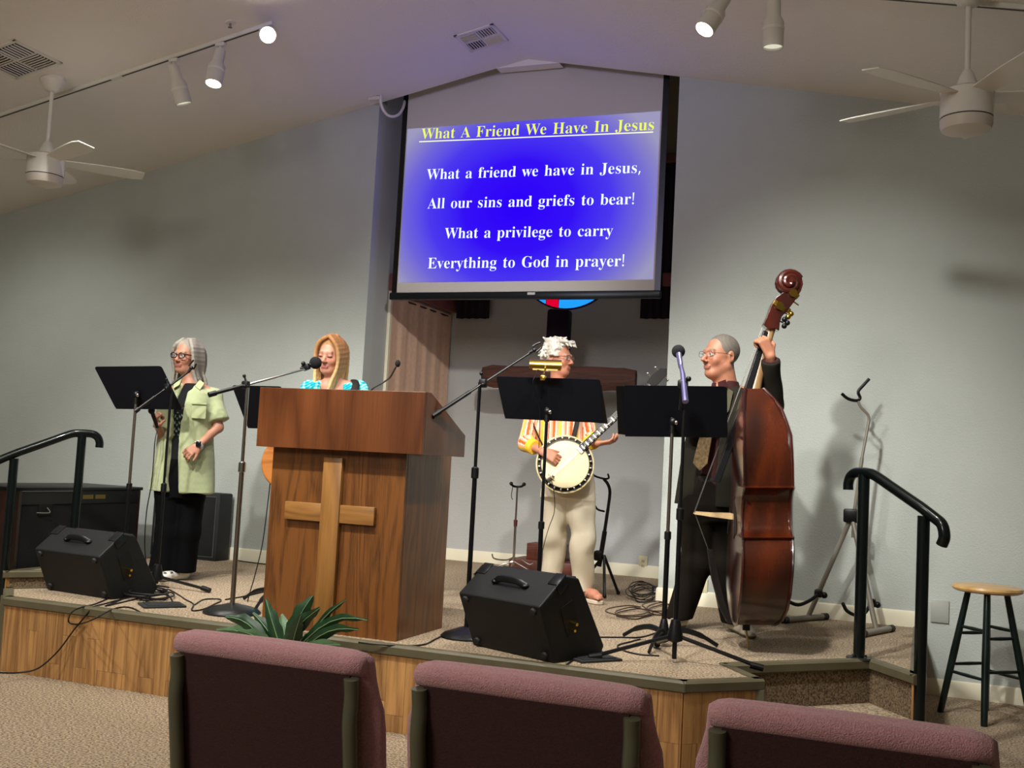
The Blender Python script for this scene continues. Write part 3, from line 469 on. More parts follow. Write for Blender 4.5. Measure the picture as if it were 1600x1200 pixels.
b = MB(); zc1 = zz+.02; b.box((0, 0, (zc1+zt_)/2+.012), (.185, .15, zt_-zc1), None, .03); b.v = [(x+.006*math.sin(z*40), y+.008*math.sin(z*23+x*30), z) for x, y, z in b.v]
o = b.build('cloth_drape', mat('purple_cloth', '221026', .95), cx_)
# ---------------------------------------------------------------- ceiling track lights
WM = mat('white_enamel', 'E2DFD8', .35); WM2 = mat('fixture_white', 'D8D5CE', .4)
def slope_R(left): return rot('Y', -math.degrees(math.atan(SL)) if left else math.degrees(math.atan(SL)))
def rail(x0, x1, y, left, label):
    b = MB(); a, b_ = V(x0, y, cz(x0)-.012), V(x1, y, cz(x1)-.012); t = empty('track_rail', (a+b_)/2, label, 'light track', 'white light tracks on the ceiling')
    d = (b_-a); R = slope_R(left)
    b.box((0, 0, 0), (d.length, .036, .024), R); b.build('rail_body', WM, t, smooth=0)
    b = MB(); b.box(R @ V(0, 0, -.0125), (d.length*.99, .012, .003), R); b.build('rail_slot', mat('slot_dark', '3A3A3A', .6), t, smooth=0)
    j = wp(183, 116, y) if left else V(.6, y, cz(.6)-.02)
    b = MB(); b.box(V(j.x, y, cz(j.x)-.018)-(a+b_)/2, (.09, .042, .02), R); b.build('rail_joint', WM, t)
rail(-9.0, -4.03, 5.715, True, 'long white light track along the sloping ceiling above the organ side')
rail(-1.72, 3.2, 5.63, False, 'long white light track along the sloping ceiling above the stool side')
def track_head(px_top, px_end, y, left, dirv, lit, label, L=.27, drop=.06, r=.056):
    x = wp(*px_top, y).x; base = V(x, y, cz(x)-.024)
    t = empty('track_light', base, label, 'spotlight', 'white spotlights on the ceiling tracks')
    d = Vector(dirv).normalized(); q = d.to_track_quat('-Z', 'Y').to_matrix()
    b = MB(); b.box((0, 0, -.012), (.07, .03, .026), None, .004); b.tube([V(0, 0, -.02), V(0, 0, -drop)], .009, 8); b.build('swivel_mount', WM, t)
    top = V(0, 0, -drop)-d*.02; 
    b = MB(); b.lathe([(.02, 0), (.036, -.012), (.038, -L*.38), (r, -L*.5), (r, -L), (r*.9, -L), (r*.88, -L+.02), (.0001, -L+.02)], 24, top, q); b.build('lamp_can', WM2, t)
    b = MB(); b.lathe([(r+.001, -L*.60), (r+.003, -L*.62), (r+.003, -L*.64), (r+.001, -L*.66)], 24, top, q); b.build('can_ring', WM, t)
    b = MB(); b.lathe([(.0001, -L+.012), (r*.89, -L+.010), (r*.89, -L+.016)], 24, top, q); b.build('lamp_lens', emitm('lens_lit', 'FFF6DC', 14 if lit else 1) if lit else emitm('lens_dim', 'E8E4CC', .9), t)
    if lit: lamp('SPOT', base+top+d*(L+.01), base+top+d*(L+2), lit, WARM, .05, 75, .8, 'track_light_beam')
    return t
track_head((272, 92), 0, 5.715, True, (.22, .3, -1), 0, 'dim white spotlight, first of the three heads on the organ-side track')
track_head((345, 66), 0, 5.715, True, (.05, -.25, -1), 60, 'glowing white spotlight in the middle of the organ-side track')
track_head((418, 36), 0, 5.715, True, (.78, -1.0, -.42), 170, 'bright white spotlight facing the seats at the track end', L=.2)
track_head((1134, -12), 0, 5.63, False, (-.42, -.45, -1), 110, 'glowing white spotlight tilted beside a hanging white spotlight')
track_head((1211, -38), 0, 5.63, False, (0, .05, -1), 0, 'dim white spotlight pointing straight down, stool side of the screen')
# ---------------------------------------------------------------- ceiling fans
def fan(x, y, pyhub, a0, label, r=.123, rb=.64):
    t = empty('ceiling_fan', (x, y, cz(x)), label, 'ceiling fan', 'white ceiling fans'); zh = zat(x, y, pyhub)-cz(x)
    b = MB(); b.lathe([(.0001, .02), (.085, .02), (.088, -.012), (.05, -.075), (.028, -.085), (.0001, -.085)], 28); b.build('canopy', WM, t)
    b = MB(); b.tube([V(0, 0, -.05), V(0, 0, zh+.14)], .0135, 12); b.build('downrod', WM, t)
    b = MB(); b.lathe([(.018, zh+.21), (.026, zh+.2), (.05, zh+.14), (.055, zh+.115), (.0001, zh+.112)], 24); b.build('rod_collar', WM, t)
    b = MB(); b.lathe([(.0001, zh+.115), (r*.8, zh+.115), (r, zh+.10), (r, zh-.03), (.0001, zh-.03)], 36); b.build('motor_housing', mat('gloss_white', 'E6E4DE', .15), t)
    b = MB(); b.lathe([(r*.985, zh-.028), (r*.985, zh-.036)], 36); b.build('housing_groove', mat('slot_dark', '3A3A3A'), t)
    b = MB(); b.lathe([(r*.99, zh-.036), (r*.985, zh-.062), (r*.92, zh-.088), (r*.5, zh-.105), (.0001, zh-.108)], 36); b.build('light_globe', mat('globe_white', 'D6CFC6', .4), t)
    for k in range(5):
        a = math.radians(a0+72*k)+YAW; R = Matrix.Rotation(a, 3, 'Z') @ rot('X', -11); n = 8; top = []; bot = []
        for i in range(n+1):
            s_ = i/n; xx = r*.7+(rb-r*.7)*s_; wd = .045+.03*math.sin(min(1, s_*1.3)*math.pi/2); e = 1 if s_ < .95 else .75
            top.append(V(xx, wd*e, .0)); bot.append(V(xx, -wd*e*.9, .0))
        poly = bot+top[::-1]; b = MB(); b.prism([R @ (q+V(0, 0, zh+.075)) if False else (R @ q)+V(0, 0, zh+.075) for q in poly], .006); b.build('fan_blade', WM, t)
    return t
fan(-5.663, 5.527, 268, 27, 'white five-blade ceiling fan hanging on the organ side of the room')
fan(.15, 5.5, 176, 135, 'white five-blade ceiling fan hanging above the wooden stool')
# ---------------------------------------------------------------- vents, sprinkler, conduit
def vent(x, y, s_, label):
    t = empty('ceiling_vent', (x, y, cz(x)), label, 'vent', 'square louvred ceiling vents'); R = slope_R(True); h = s_/2
    b = MB()
    for q, sz_ in (((0, h-.012, -.004), (s_, .024, .01)), ((0, -h+.012, -.004), (s_, .024, .01)), ((h-.012, 0, -.004), (.024, s_, .01)), ((-h+.012, 0, -.004), (.024, s_, .01))): b.box(R @ V(*q), sz_, R)
    b.box(R @ V(0, 0, -.006), (.014, s_*.86, .008), R); b.box(R @ V(0, 0, -.006), (s_*.86, .014, .008), R); b.build('vent_frame', WM, t, smooth=0)
    b = MB(); b.box(R @ V(0, 0, -.001), (s_*.92, s_*.92, .002), R); b.build('vent_duct', mat('duct_dark', '17181A', .8), t, smooth=0)
    for i in (-1, 1):
        for j in (-1, 1):
            c = V(i*h*.45, j*h*.45, -.008)
            for k in range(6):
                o = (k-2.5)*h*.13; hor = i*j > 0
                b = MB(); b.box(R @ (c+(V(0, o, 0) if hor else V(o, 0, 0))), ((h*.78, .007, .009) if hor else (.007, h*.78, .009)), R @ (rot('X', 40*j) if hor else rot('Y', 40*i))); b.build('louvre', WM, t, smooth=0)
vent(-5.63, 5.17, .40, 'white ceiling vent beside the fan on the organ side')
vent(-3.0, 6.75, .30, 'small white ceiling vent just above the screen')
t = empty('fire_sprinkler', (-4.253, 5.565, cz(-4.253)), 'small white fire sprinkler on the ceiling beside the light track', 'sprinkler')
b = MB(); b.lathe([(.035, 0), (.033, -.006), (.018, -.008), (.0001, -.008)], 20, R=slope_R(True)); b.build('sprinkler_plate', WM, t)
b = MB(); b.lathe([(.008, -.006), (.006, -.03), (.014, -.032), (.014, -.035), (.0001, -.035)], 14); b.build('sprinkler_head', mat('dull_steel', '8A8780', .4, .8), t)
b = MB(); p_ = [wp(595, 151, 7.16), wp(595, 160, 7.16), wp(599, 172, 7.17), wp(606, 180, 7.2), wp(615, 182, 7.24), wp(624, 178, 7.3), wp(630, 168, 7.36), wp(633, 156, 7.42)]
p_[0].z = cz(p_[0].x)
b.tube(bez(p_), .011, 10); b.build('conduit_pipe', WM, t0 := empty('cable_conduit', p_[0], 'bent white conduit pipe curling from the ceiling toward the screen', 'conduit'))
for o in kids(t0): o.data.transform(Matrix.Translation(-p_[0]))
b = MB(); b.box((p_[0].x-.05, p_[0].y, cz(p_[0].x-.05)-.012), (.1, .05, .026), None, .004); b.v = [tuple(Vector(q)-p_[0]) for q in b.v]; b.build('junction_box', WM, t0)
def plate(loc, w_, h_, label, nrm=(0, -1, 0), holes=True):
    t = empty('wall_outlet' if holes else 'blank_wall_plate', loc, label, 'outlet' if holes else 'wall plate')
    b = MB(); b.box((0, -.004, 0), (w_, .008, h_), None, .003); b.build('cover_plate', mat('ivory_plate', 'D9D3B4', .35) if holes else mat('grey_plate', 'AAAEA8', .4), t)
    if holes:
        for z in (-.02, .02):
            b = MB(); b.box((0, -.009, z), (.03, .004, .026), None, .002); o = b.build('socket_face', mat('ivory_socket', 'C9C2A2', .3), t)
            b = MB(); b.box((-.006, -.0115, z), (.002, .002, .009)); b.box((.006, -.0115, z), (.002, .002, .009)); b.build('slot', mat('slot_dark', '3A3A3A'), o, smooth=0)
q = wp(1005, 880, BY-.004); plate(q, .075, .12, 'ivory power outlet low on the alcove back wall')
q = wp(1097, 918, WY-.004); plate(q, .075, .12, 'ivory power outlet low on the wall behind the man')
q = wp(1468.5, 955, WY-.004); plate(q, .105, .14, 'blank grey wall plate between the railing and the stool', holes=False)
# ================================================================ things standing on the stage
CHR = mat('chrome', 'C9C9C9', .18, 1); CHRD = mat('dull_chrome', '8F877C', .28, .95)
# ---- pulpit
POAK = wood('pulpit_oak', '381E0C', '75481F', 1.3, .38, .2, 2, 0, 5, 1.3); PWAL = wood('pulpit_top_wood', '4C260E', '703F1E', .6, .35, .3, 2, 0, 3, .7); CROAK = wood('cross_oak', '6C4820', '946732', 1, .45, .1, 2, 0, 7); CROAKH = wood('cross_oak_h', '6C4820', '946732', 1, .45, .1, 0, 0, 7)
pa, pf, pr = gp(408, 977), gp(621, 1003), gp(688, 981)
py0 = (pa.y+pf.y)/2; px0, px1 = pa.x, (pf.x+pr.x)/2; py1 = pr.y
pul = empty('pulpit', ((px0+px1)/2, (py0+py1)/2, H), 'wooden pulpit with a slanted reading desk and a cross on its front', 'pulpit'); OP = Vector(pul.location)
def pc(mb, name, m, par=None, **k): mb.v = [tuple(Vector(q)-OP) for q in mb.v]; return mb.build(name, m, par or pul, **k)
ht = wp(400, 697, py0-.07); hb = ht.z; htz = wp(407, 605, py0-.07).z; hx0 = ht.x; hx1 = wp(659, 711, py0-.07).x
yb = xp_(725, 718, hx1).y; zlow = xp_(727, 681, hx1).z
b = MB(); t_ = .02
b.box(((px0+px1)/2, py0+.01, (H+hb)/2+.01), (px1-px0, .02, hb-H+.02)); pc(b, 'front_panel', POAK, smooth=0)
for x in (px0+.0101, px1-.0101): b = MB(); b.box((x, (py0+py1)/2+.012, (H+hb)/2+.01), (.02, py1-py0-.024, hb-H+.02)); pc(b, 'side_panel', POAK, smooth=0)
b = MB(); b.box(((px0+px1)/2, (py0+py1)/2+.02, H+.55), (px1-px0-.045, py1-py0-.06, .02)); pc(b, 'inner_shelf', POAK, smooth=0)
b = MB(); b.box(((hx0+hx1)/2, py0-.06, (hb+htz)/2), (hx1-hx0, .02, htz-hb), None, .002); pc(b, 'desk_front', PWAL, smooth=0)
prof = [(py0-.0495, hb), (yb, hb), (yb, zlow), (py0+.0, htz), (py0-.0495, htz)]
for x in (hx0, hx1-.02): b = MB(); b.prism([(x, y, z) for y, z in prof], .02, (1, 0, 0)); pc(b, 'desk_side', PWAL, smooth=0)
b = MB(); b.prism([(hx0+.0205, y, z) for y, z in [(py0-.0495, htz-.022), (py0-.002, htz-.022), (yb-.02, zlow-.02), (yb-.02, zlow-.002), (py0-.004, htz-.002), (py0-.0495, htz-.002)]], hx1-hx0-.041, (1, 0, 0)); pc(b, 'reading_board', PWAL, smooth=0)
b = MB(); b.box(((hx0+hx1)/2, (py0+yb)/2-.02, hb+.008), (hx1-hx0-.042, yb-py0-.0, .015)); pc(b, 'desk_bottom', PWAL, smooth=0)
Yc = py0-.0
c1, c2 = wp(518.5, 715, Yc-.03), wp(502, 990, Yc-.03); cw = wp(533, 720, Yc-.03).x-wp(504, 720, Yc-.03).x
b = MB(); b.box(((c1.x+c2.x)/2+.004, Yc-.0155, (c1.z+H+.02)/2), (cw, .03, c1.z-H-.02), None, .003); pc(b, 'cross_upright', CROAK)
a1, a2 = wp(443.5, 798, Yc-.03), wp(583.5, 806, Yc-.03); ah = wp(450, 781, Yc-.03).z-wp(450, 809, Yc-.03).z
cxm = (c1.x+c2.x)/2+.004; az = (a1.z+a2.z)/2
for xa_, xb_ in ((a1.x, cxm-cw/2-.001), (cxm+cw/2+.001, a2.x)): b = MB(); b.box(((xa_+xb_)/2, Yc-.013, az), (xb_-xa_, .025, ah), None, .003); pc(b, 'cross_arm', CROAKH)
q = wp(518.5, 948, Yc); b = MB(); b.lathe([(.0001, 0), (.014, 0), (.014, -.004), (.0001, -.006)], 16, q+V(0, -.001, 0), rot('X', -90)); pc(b, 'cable_hole_cap', mat('cap_white', 'E8E6E0', .3))
# ---- gooseneck microphone on the pulpit
g0 = V(hx0+.72*(hx1-hx0), py0+.06, 0); g0 = cp(577, 613, (g0.x, py0+.10)); zt0 = htz-(htz-zlow)*(g0.y-py0)/(yb-py0)
t = empty('gooseneck_microphone', (g0.x, g0.y, zt0+.001), 'thin black gooseneck microphone curving up from the pulpit', 'microphone'); og = Vector(t.location)
b = MB(); b.lathe([(.0001, .03), (.02, .028), (.028, .0), (.0001, 0)], 20); b.build('mount_base', BLK, t)
g = [og+V(0, 0, .02), cp(584, 606, g0), cp(598, 598, g0), cp(609, 590, g0), cp(615, 580, g0), cp(619, 573, g0)]
b = MB(); b.tube([q-og for q in bez(g, 5)], .0042, 8); b.build('gooseneck', BLKM, t)
b = MB(); b.ball(cp(621.5, 568, g0)-og, .0165, 10, (.85, .85, 1.15)); b.build('foam_tip', mat('foam_black', '1A1A1C', .95, bump=.4, bscale=300), t)
# ---- music stands
def desk_stand(base, desk_px, label, ptop, pole=None, upper=CHRD, lean=.09, legs='curved', lip=True, extra=None, lower=BLKM, r=.0125, ang=20, vis=True, split=.5, hgt=None):
    base = Vector(base); t = empty('music_stand', base, label, 'music stand', 'black sheet music stands')
    c = cp(*ptop, base); top = V(base.x, base.y, c.z)-base if True else c-base
    zs = top.z*split
    b = MB(); b.tube([V(0, 0, .10), V(0, 0, zs)], .0135, 14); b.build('lower_tube', lower, t)
    b = MB(); b.lathe([(.0135, zs-.03), (.018, zs-.025), (.018, zs+.012), (.010, zs+.016)], 16); b.build('clutch', BLK, t)
    b = MB(); b.tube([V(0, 0, zs), V(0, 0, top.z)], .0095, 12); b.build('upper_tube', upper, t)
    b = MB(); b.lathe([(.014, .02), (.03, .03), (.034, .055), (.018, .13), (.014, .14)], 18); b.build('leg_hub', BLK, t)
    for k in range(3):
        a = math.radians(ang+120*k)+YAW; d = V(math.cos(a), math.sin(a), 0); b = MB()
        pts = bez([V(0, 0, .075)+d*.015, d*.10+V(0, 0, .085), d*.2+V(0, 0, .06), d*.29+V(0, 0, .012)], 5); b.tube(pts, [.012]*6+[.011]*5+[.008]*5, 8, flat=1.3); b.build('leg', BLK, t)
    # desk plate: pixels traced on a plane leaning toward the seats at its top
    ys = [q[1] for q in desk_px]; y0, y1 = min(ys), max(ys)
    P = [cp(x, y, base, dd=-.06+lean*(y1-y)/(y1-y0))-base for x, y in desk_px]
    n = (P[1]-P[0]).cross(P[2]-P[1]).normalized(); n = n if n.dot(FW) > 0 else -n
    ce = sum(P, V(0, 0, 0))/len(P)
    # rounded corners
    rp = []
    K = len(P)
    for i in range(K):
        p0, p1, p2 = P[i-1], P[i], P[(i+1) % K]; rr = .018
        a_, c_ = p1+(p0-p1).normalized()*rr, p1+(p2-p1).normalized()*rr
        for s_ in (0, .33, .67, 1): rp.append(a_*(1-s_)**2+p1*2*s_*(1-s_)+c_*s_*s_)
    b = MB(); b.prism(rp, .004, n); b.build('desk_plate', BLKMAT, t)
    if lip:
        bl, br = P[3], P[2]; w_ = n*.055+V(0, 0, .006)
        b = MB(); b.prism([bl, br, br+w_, bl+w_], .004, (0, 0, 1)); b.build('desk_lip', BLKM, t)
    hz_ = (P[2].z+P[3].z)/2
    b = MB(); kk = top; b.tube([kk-V(0, 0, .05), kk+V(0, 0, .0)], .015, 12); b.tube([kk-FW*.0, kk-FW*0+n*.02+V(0, 0, .02)], .012, 10)
    b.ball(kk+V(0, 0, .01)-FW*.012, .02, 8, (1, .8, 1)); b.build('tilt_head', BLK, t)
    b = MB(); b.ball(kk-FW*.026+RT*.016+V(0, 0, .005), .012, 8); b.build('tilt_knob', CHR, t)
    return t, P
bs = gp(190, 912)
desk_stand(bs, [(147, 573), (252, 572), (285, 640), (181, 639)], 'black music stand with a chrome upper tube near the woman in pale green', (219, 619), split=.52, ang=60)
# ---- stand half hidden behind the pulpit
bs2 = cp(432, 900, V(-3.38, 5.36, H)); bs2.z = H
desk_stand(bs2, [(362, 602), (440, 604), (456, 671), (387, 669)], 'black music stand half hidden behind the pulpit and the blonde woman', (408, 650), split=.5)
bs3 = gp(838, 975)
t3, P3 = desk_stand(bs3, [(775, 588), (938, 593), (943, 661), (789, 654)], 'black music stand with a brass lamp clipped to its top', (852, 645), split=.47, upper=BLKM)
b = MB(); n = FW; q0, q1 = cp(918, 594, bs3, dd=.02)-bs3, cp(940, 601, bs3, dd=.02)-bs3
q2, q3 = cp(950, 662, bs3, dd=-.06)-bs3, cp(925, 660, bs3, dd=-.06)-bs3; off = FW*.012; b.prism([q0+off, q1+off, q2+off, q3+off], .003, FW); b.build('desk_extension', BLKM, t3)
bs4 = gp(1036, 1010)
t4, P4 = desk_stand(bs4, [(973, 602), (1136, 604), (1137, 684), (977, 682)], 'wide black music stand in front of the man, tube half chrome', (1054, 662), split=.50, ang=8)
b = MB(); q = [cp(x, y, bs4, dd=d_)-bs4+FW*.012 for x, y, d_ in ((963, 603, .02), (1000, 603, .02), (1000, 682, -.05), (966, 678, -.05))]; b.prism(q, .003, FW); b.build('desk_extension', BLKM, t4)
# ---- brass lamp on the banjo player's stand
BRS = mat('brass', 'C9A84A', .22, 1); lr = cp(868, 573, bs3, dd=.10)
t = empty('music_stand_lamp', lr, 'brass tube lamp clipped to the top of a black music stand', 'lamp')
a_, b_ = cp(827, 571, bs3, dd=.10)-lr, cp(877, 573, bs3, dd=.10)-lr
ax = (b_-a_).normalized(); Rq = ax.to_track_quat('Z', 'Y').to_matrix()
b = MB(); L_ = (b_-a_).length; r_ = .037; vs = []; fs = []; n_ = 14
for s_, zz in ((0, 0), (1, L_)):
    for rr_ in (r_, r_-.002):
        for i in range(n_+1):
            an = math.radians(-30+(240*i/n_)); vs.append(a_+Rq @ V(0, 0, zz)+(RT*0+V(0, 0, 1)*math.sin(an)*rr_)+(-FW*math.cos(an)*rr_))
m_ = n_+1
for i in range(n_): fs += [(i, i+1, 2*m_+i+1, 2*m_+i), (m_+i, 3*m_+i, 3*m_+i+1, m_+i+1)]
b.add(vs, fs); b.build('lamp_shade', BRS, t)
b = MB()
for zz in (0, L_): b.add([a_+Rq @ V(0, 0, zz)]+[a_+Rq @ V(0, 0, zz)+V(0, 0, 1)*math.sin(math.radians(-30+240*i/8))*r_-FW*math.cos(math.radians(-30+240*i/8))*r_ for i in range(9)], [(0, i+1, i+2) for i in range(8)])
b.build('shade_end', BRS, t, fix=False)
b = MB(); b.tube([a_+ax*.02-V(0, 0, .012), b_-ax*.02-V(0, 0, .012)], .012, 12); b.build('lamp_tube', emitm('lamp_glow', 'F4D980', 1.2), t)
b = MB(); c0 = a_.lerp(b_, .5); e0 = cp(849, 588, bs3, dd=.11)-lr; b.tube(bez([c0-FW*.03, c0-FW*.045-V(0, 0, .02), e0+V(0, 0, .01)], 5), .005, 8); b.box(e0-V(0, 0, .01), (.03, .03, .03), None, .004); b.build('clip_neck', BRS, t)
b = MB(); b.tube(bez([cp(x, y, bs3, dd=.12)-lr for x, y in ((847, 582), (840, 578), (836, 588), (833, 600))]+[cp(843, 640, bs3, dd=.06)-lr, cp(842, 700, bs3, dd=.03)-lr], 6), .002, 6); b.build('lamp_cord', BLK, t)
# ---- microphone stands
def tube_px(pts, ref, r, name, m, t, o, n=10, dds=None, sm=0, flat=None):
    P = [cp(x, y, ref, dd=(dds[i] if dds else 0))-o for i, (x, y) in enumerate(pts)]
    if sm: P = bez(P, sm)
    b = MB(); b.tube(P, r if not isinstance(r, list) else r, n, flat=flat); return b.build(name, m, t)
def mic_stand(base, label, ptop, boom, kind, split, lower, upper, legs=None, mic=None, dd=(0, 0), rp=.0115, rb=.155):
    base = Vector(base); t = empty('microphone_stand', base, label, 'microphone stand', 'microphone stands')
    zt = cp(*ptop, base).z-base.z; zs = zt*split
    b = MB(); b.tube([V(0, 0, .02), V(0, 0, zs)], rp, 14); b.build('lower_tube', lower, t)
    b = MB(); b.lathe([(rp, zs-.05), (rp+.007, zs-.045), (rp+.007, zs+.005), (rp*.8, zs+.012)], 16); b.build('clutch', upper if lower != BLKM else BLK, t)
    b = MB(); b.tube([V(0, 0, zs), V(0, 0, zt)], rp*.72, 12); b.build('upper_tube', upper, t)
    if kind == 'round':
        b = MB(); b.lathe([(.0001, .055), (.025, .054), (.05, .046), (rb-.05, .034), (rb-.015, .022), (rb, .008), (rb, 0), (.0001, 0)], 40); b.build('round_base', mat('cast_base', '141517', .35, 0), t)
    else:
        hz_, R_l = legs
        b = MB(); b.lathe([(rp, hz_+.09), (.022, hz_+.085), (.036, hz_+.02), (.036, hz_-.01), (rp, hz_-.02)], 18); b.build('leg_hub', BLK, t)
        b = MB(); b.tube([V(0, 0, hz_), V(0, 0, .02)], rp, 12); b.build('centre_foot', BLKM, t)
        for a in R_l:
            L_ = .40; a_ = math.radians(a)+YAW; d = V(math.cos(a_), math.sin(a_), 0); o = MB(); o.tube([d*.02+V(0, 0, hz_+.01), d*L_+V(0, 0, .018)], .0095, 8); o.tube([d*(L_-.05)+V(0, 0, .026), d*(L_+.01)+V(0, 0, .016)], .016, 10); o.build('leg', BLKM, t)
    if boom:
        A, B = [cp(*q, base, dd=k)-base for q, k in zip(boom, dd)]
        d = (B-A); b = MB(); b.tube([A, A+d*.36], .0105, 10); b.tube([A, A+d*.07], .015, 10); b.build('boom_counterweight', BLK, t)
        b = MB(); b.tube([A+d*.3, B], .0068, 10); b.build('boom_arm', upper if upper != BLKM else BLKM, t)
        k = V(0, 0, zt); nr = A+d*max(0, min(1, (k-A).dot(d)/d.length_squared))
        b = MB(); b.box(nr, (.04, .035, .045), None, .008); b.tube([k, nr], .013, 10); b.ball(nr-FW*.022+V(0, 0, -.008), .012, 8); b.tube([nr, nr-FW*.03+V(0, 0, .0)], .006, 8); b.build('boom_clutch', BLK, t)
        b = MB(); b.tube([nr+V(0, 0, .02), nr+V(0, 0, .045)-RT*.01], .006, 8); b.ball(nr+V(0, 0, .05)-RT*.012, .010, 8); b.build('wing_screw', BLK, t)
    return t, base
def clip(t, base, p, d, label=None):
    o = p-base; d = d.normalized(); b = MB(); b.tube([o, o+d*.03], .009, 10); b.ball(o+d*.035, .013, 8); u = d.cross(FW).normalized()
    b.tube(bez([o+d*.035+u*.02, o+d*.055+u*.022, o+d*.085+u*.018], 4), .006, 8); b.tube(bez([o+d*.035-u*.014, o+d*.055-u*.014, o+d*.075-u*.008], 4), .006, 8); b.build('mic_clip', BLK, t)
m1, mb1 = mic_stand(gp(244, 917), 'black boom microphone stand in front of the woman in pale green', (267, 612), ((211, 643), (296, 580)), 'tri', .52, BLKM, BLKM, (.055, (100, 220, -22)), dd=(.10, -.04))
clip(m1, mb1, cp(294, 582, mb1, dd=-.03), RT*.5+V(0, 0, .8))
m2, mb2 = mic_stand(gp(362, 958), 'chrome boom microphone stand with a round base beside the pulpit', (392, 606), ((326, 617), (484, 575)), 'round', .66, CHRD, CHR, dd=(.1, -.22), rp=.0135)
m3, mb3 = mic_stand(gp(728, 996), 'black boom microphone stand between the pulpit and banjo player', (757, 600), ((675, 651), (830, 550)), 'round', .66, BLKM, BLKM, dd=(.25, -.22), rp=.0125, rb=.13)
clip(m3, mb3, cp(826, 552, mb3, dd=-.21), RT*.6+V(0, 0, .4))
m4, mb4 = mic_stand(gp(1053, 1036), 'black tripod microphone stand in front of the man with the bass', (1064, 640), None, 'tri', .60, BLKM, BLKM, (.115, (188, -15, 95)))
FOAM = mat('foam_black', '1A1A1C', .95, bump=.4, bscale=300)
# microphones
def mic(ph, pt, ref, dd, r, label, body=BLK, rh=.011):
    A, B = cp(*pt, ref, dd=dd[0]), cp(*ph, ref, dd=dd[1]); t = empty('microphone', A, label, 'microphone'); d = B-A
    b = MB(); b.tube([V(0, 0, 0), d*.6, d], [rh, rh*1.15, rh*1.5], 12); b.build('mic_body', body, t)
    b = MB(); b.ball(d, r, 12); b.build('foam_windscreen', FOAM, t); return t, A
q_ = cp(484, 575, mb2, dd=-.22)
mic((493, 567), (470, 577), mb2, (-.20, -.24), .036, 'black microphone with a foam ball at the blonde woman\'s mouth')
b = MB(); b.box(cp(478, 574, mb2, dd=-.21)-mb2, (.05, .03, .035), rot('Y', -20), .008); b.ball(cp(474, 568, mb2, dd=-.2)-mb2, .013, 8); b.build('mic_clip', BLK, m2)
# vertical boom piece and microphone of the front tripod stand
PUR = mat('mauve_chrome', '7C78A8', .3, .8)
b = MB(); b.tube([cp(1071, 628, mb4, dd=.14)-mb4, cp(1067, 585, mb4, dd=.05)-mb4, cp(1064, 572, mb4, dd=-.02)-mb4], [.015, .012, .010], 10); b.build('boom_arm', PUR, m4)
b = MB(); b.box(cp(1067, 600, mb4, dd=.06)-mb4, (.045, .05, .04), None, .01); b.ball(cp(1076, 592, mb4, dd=.06)-mb4, .013, 8); b.tube([cp(1064, 640, mb4)-mb4, cp(1067, 604, mb4, dd=.04)-mb4], .012, 10); b.build('boom_clutch', BLK, m4)
mic((1060, 549), (1064, 574), mb4, (-.03, -.14), .033, 'black round microphone seen end-on in front of the man', PUR, .012)
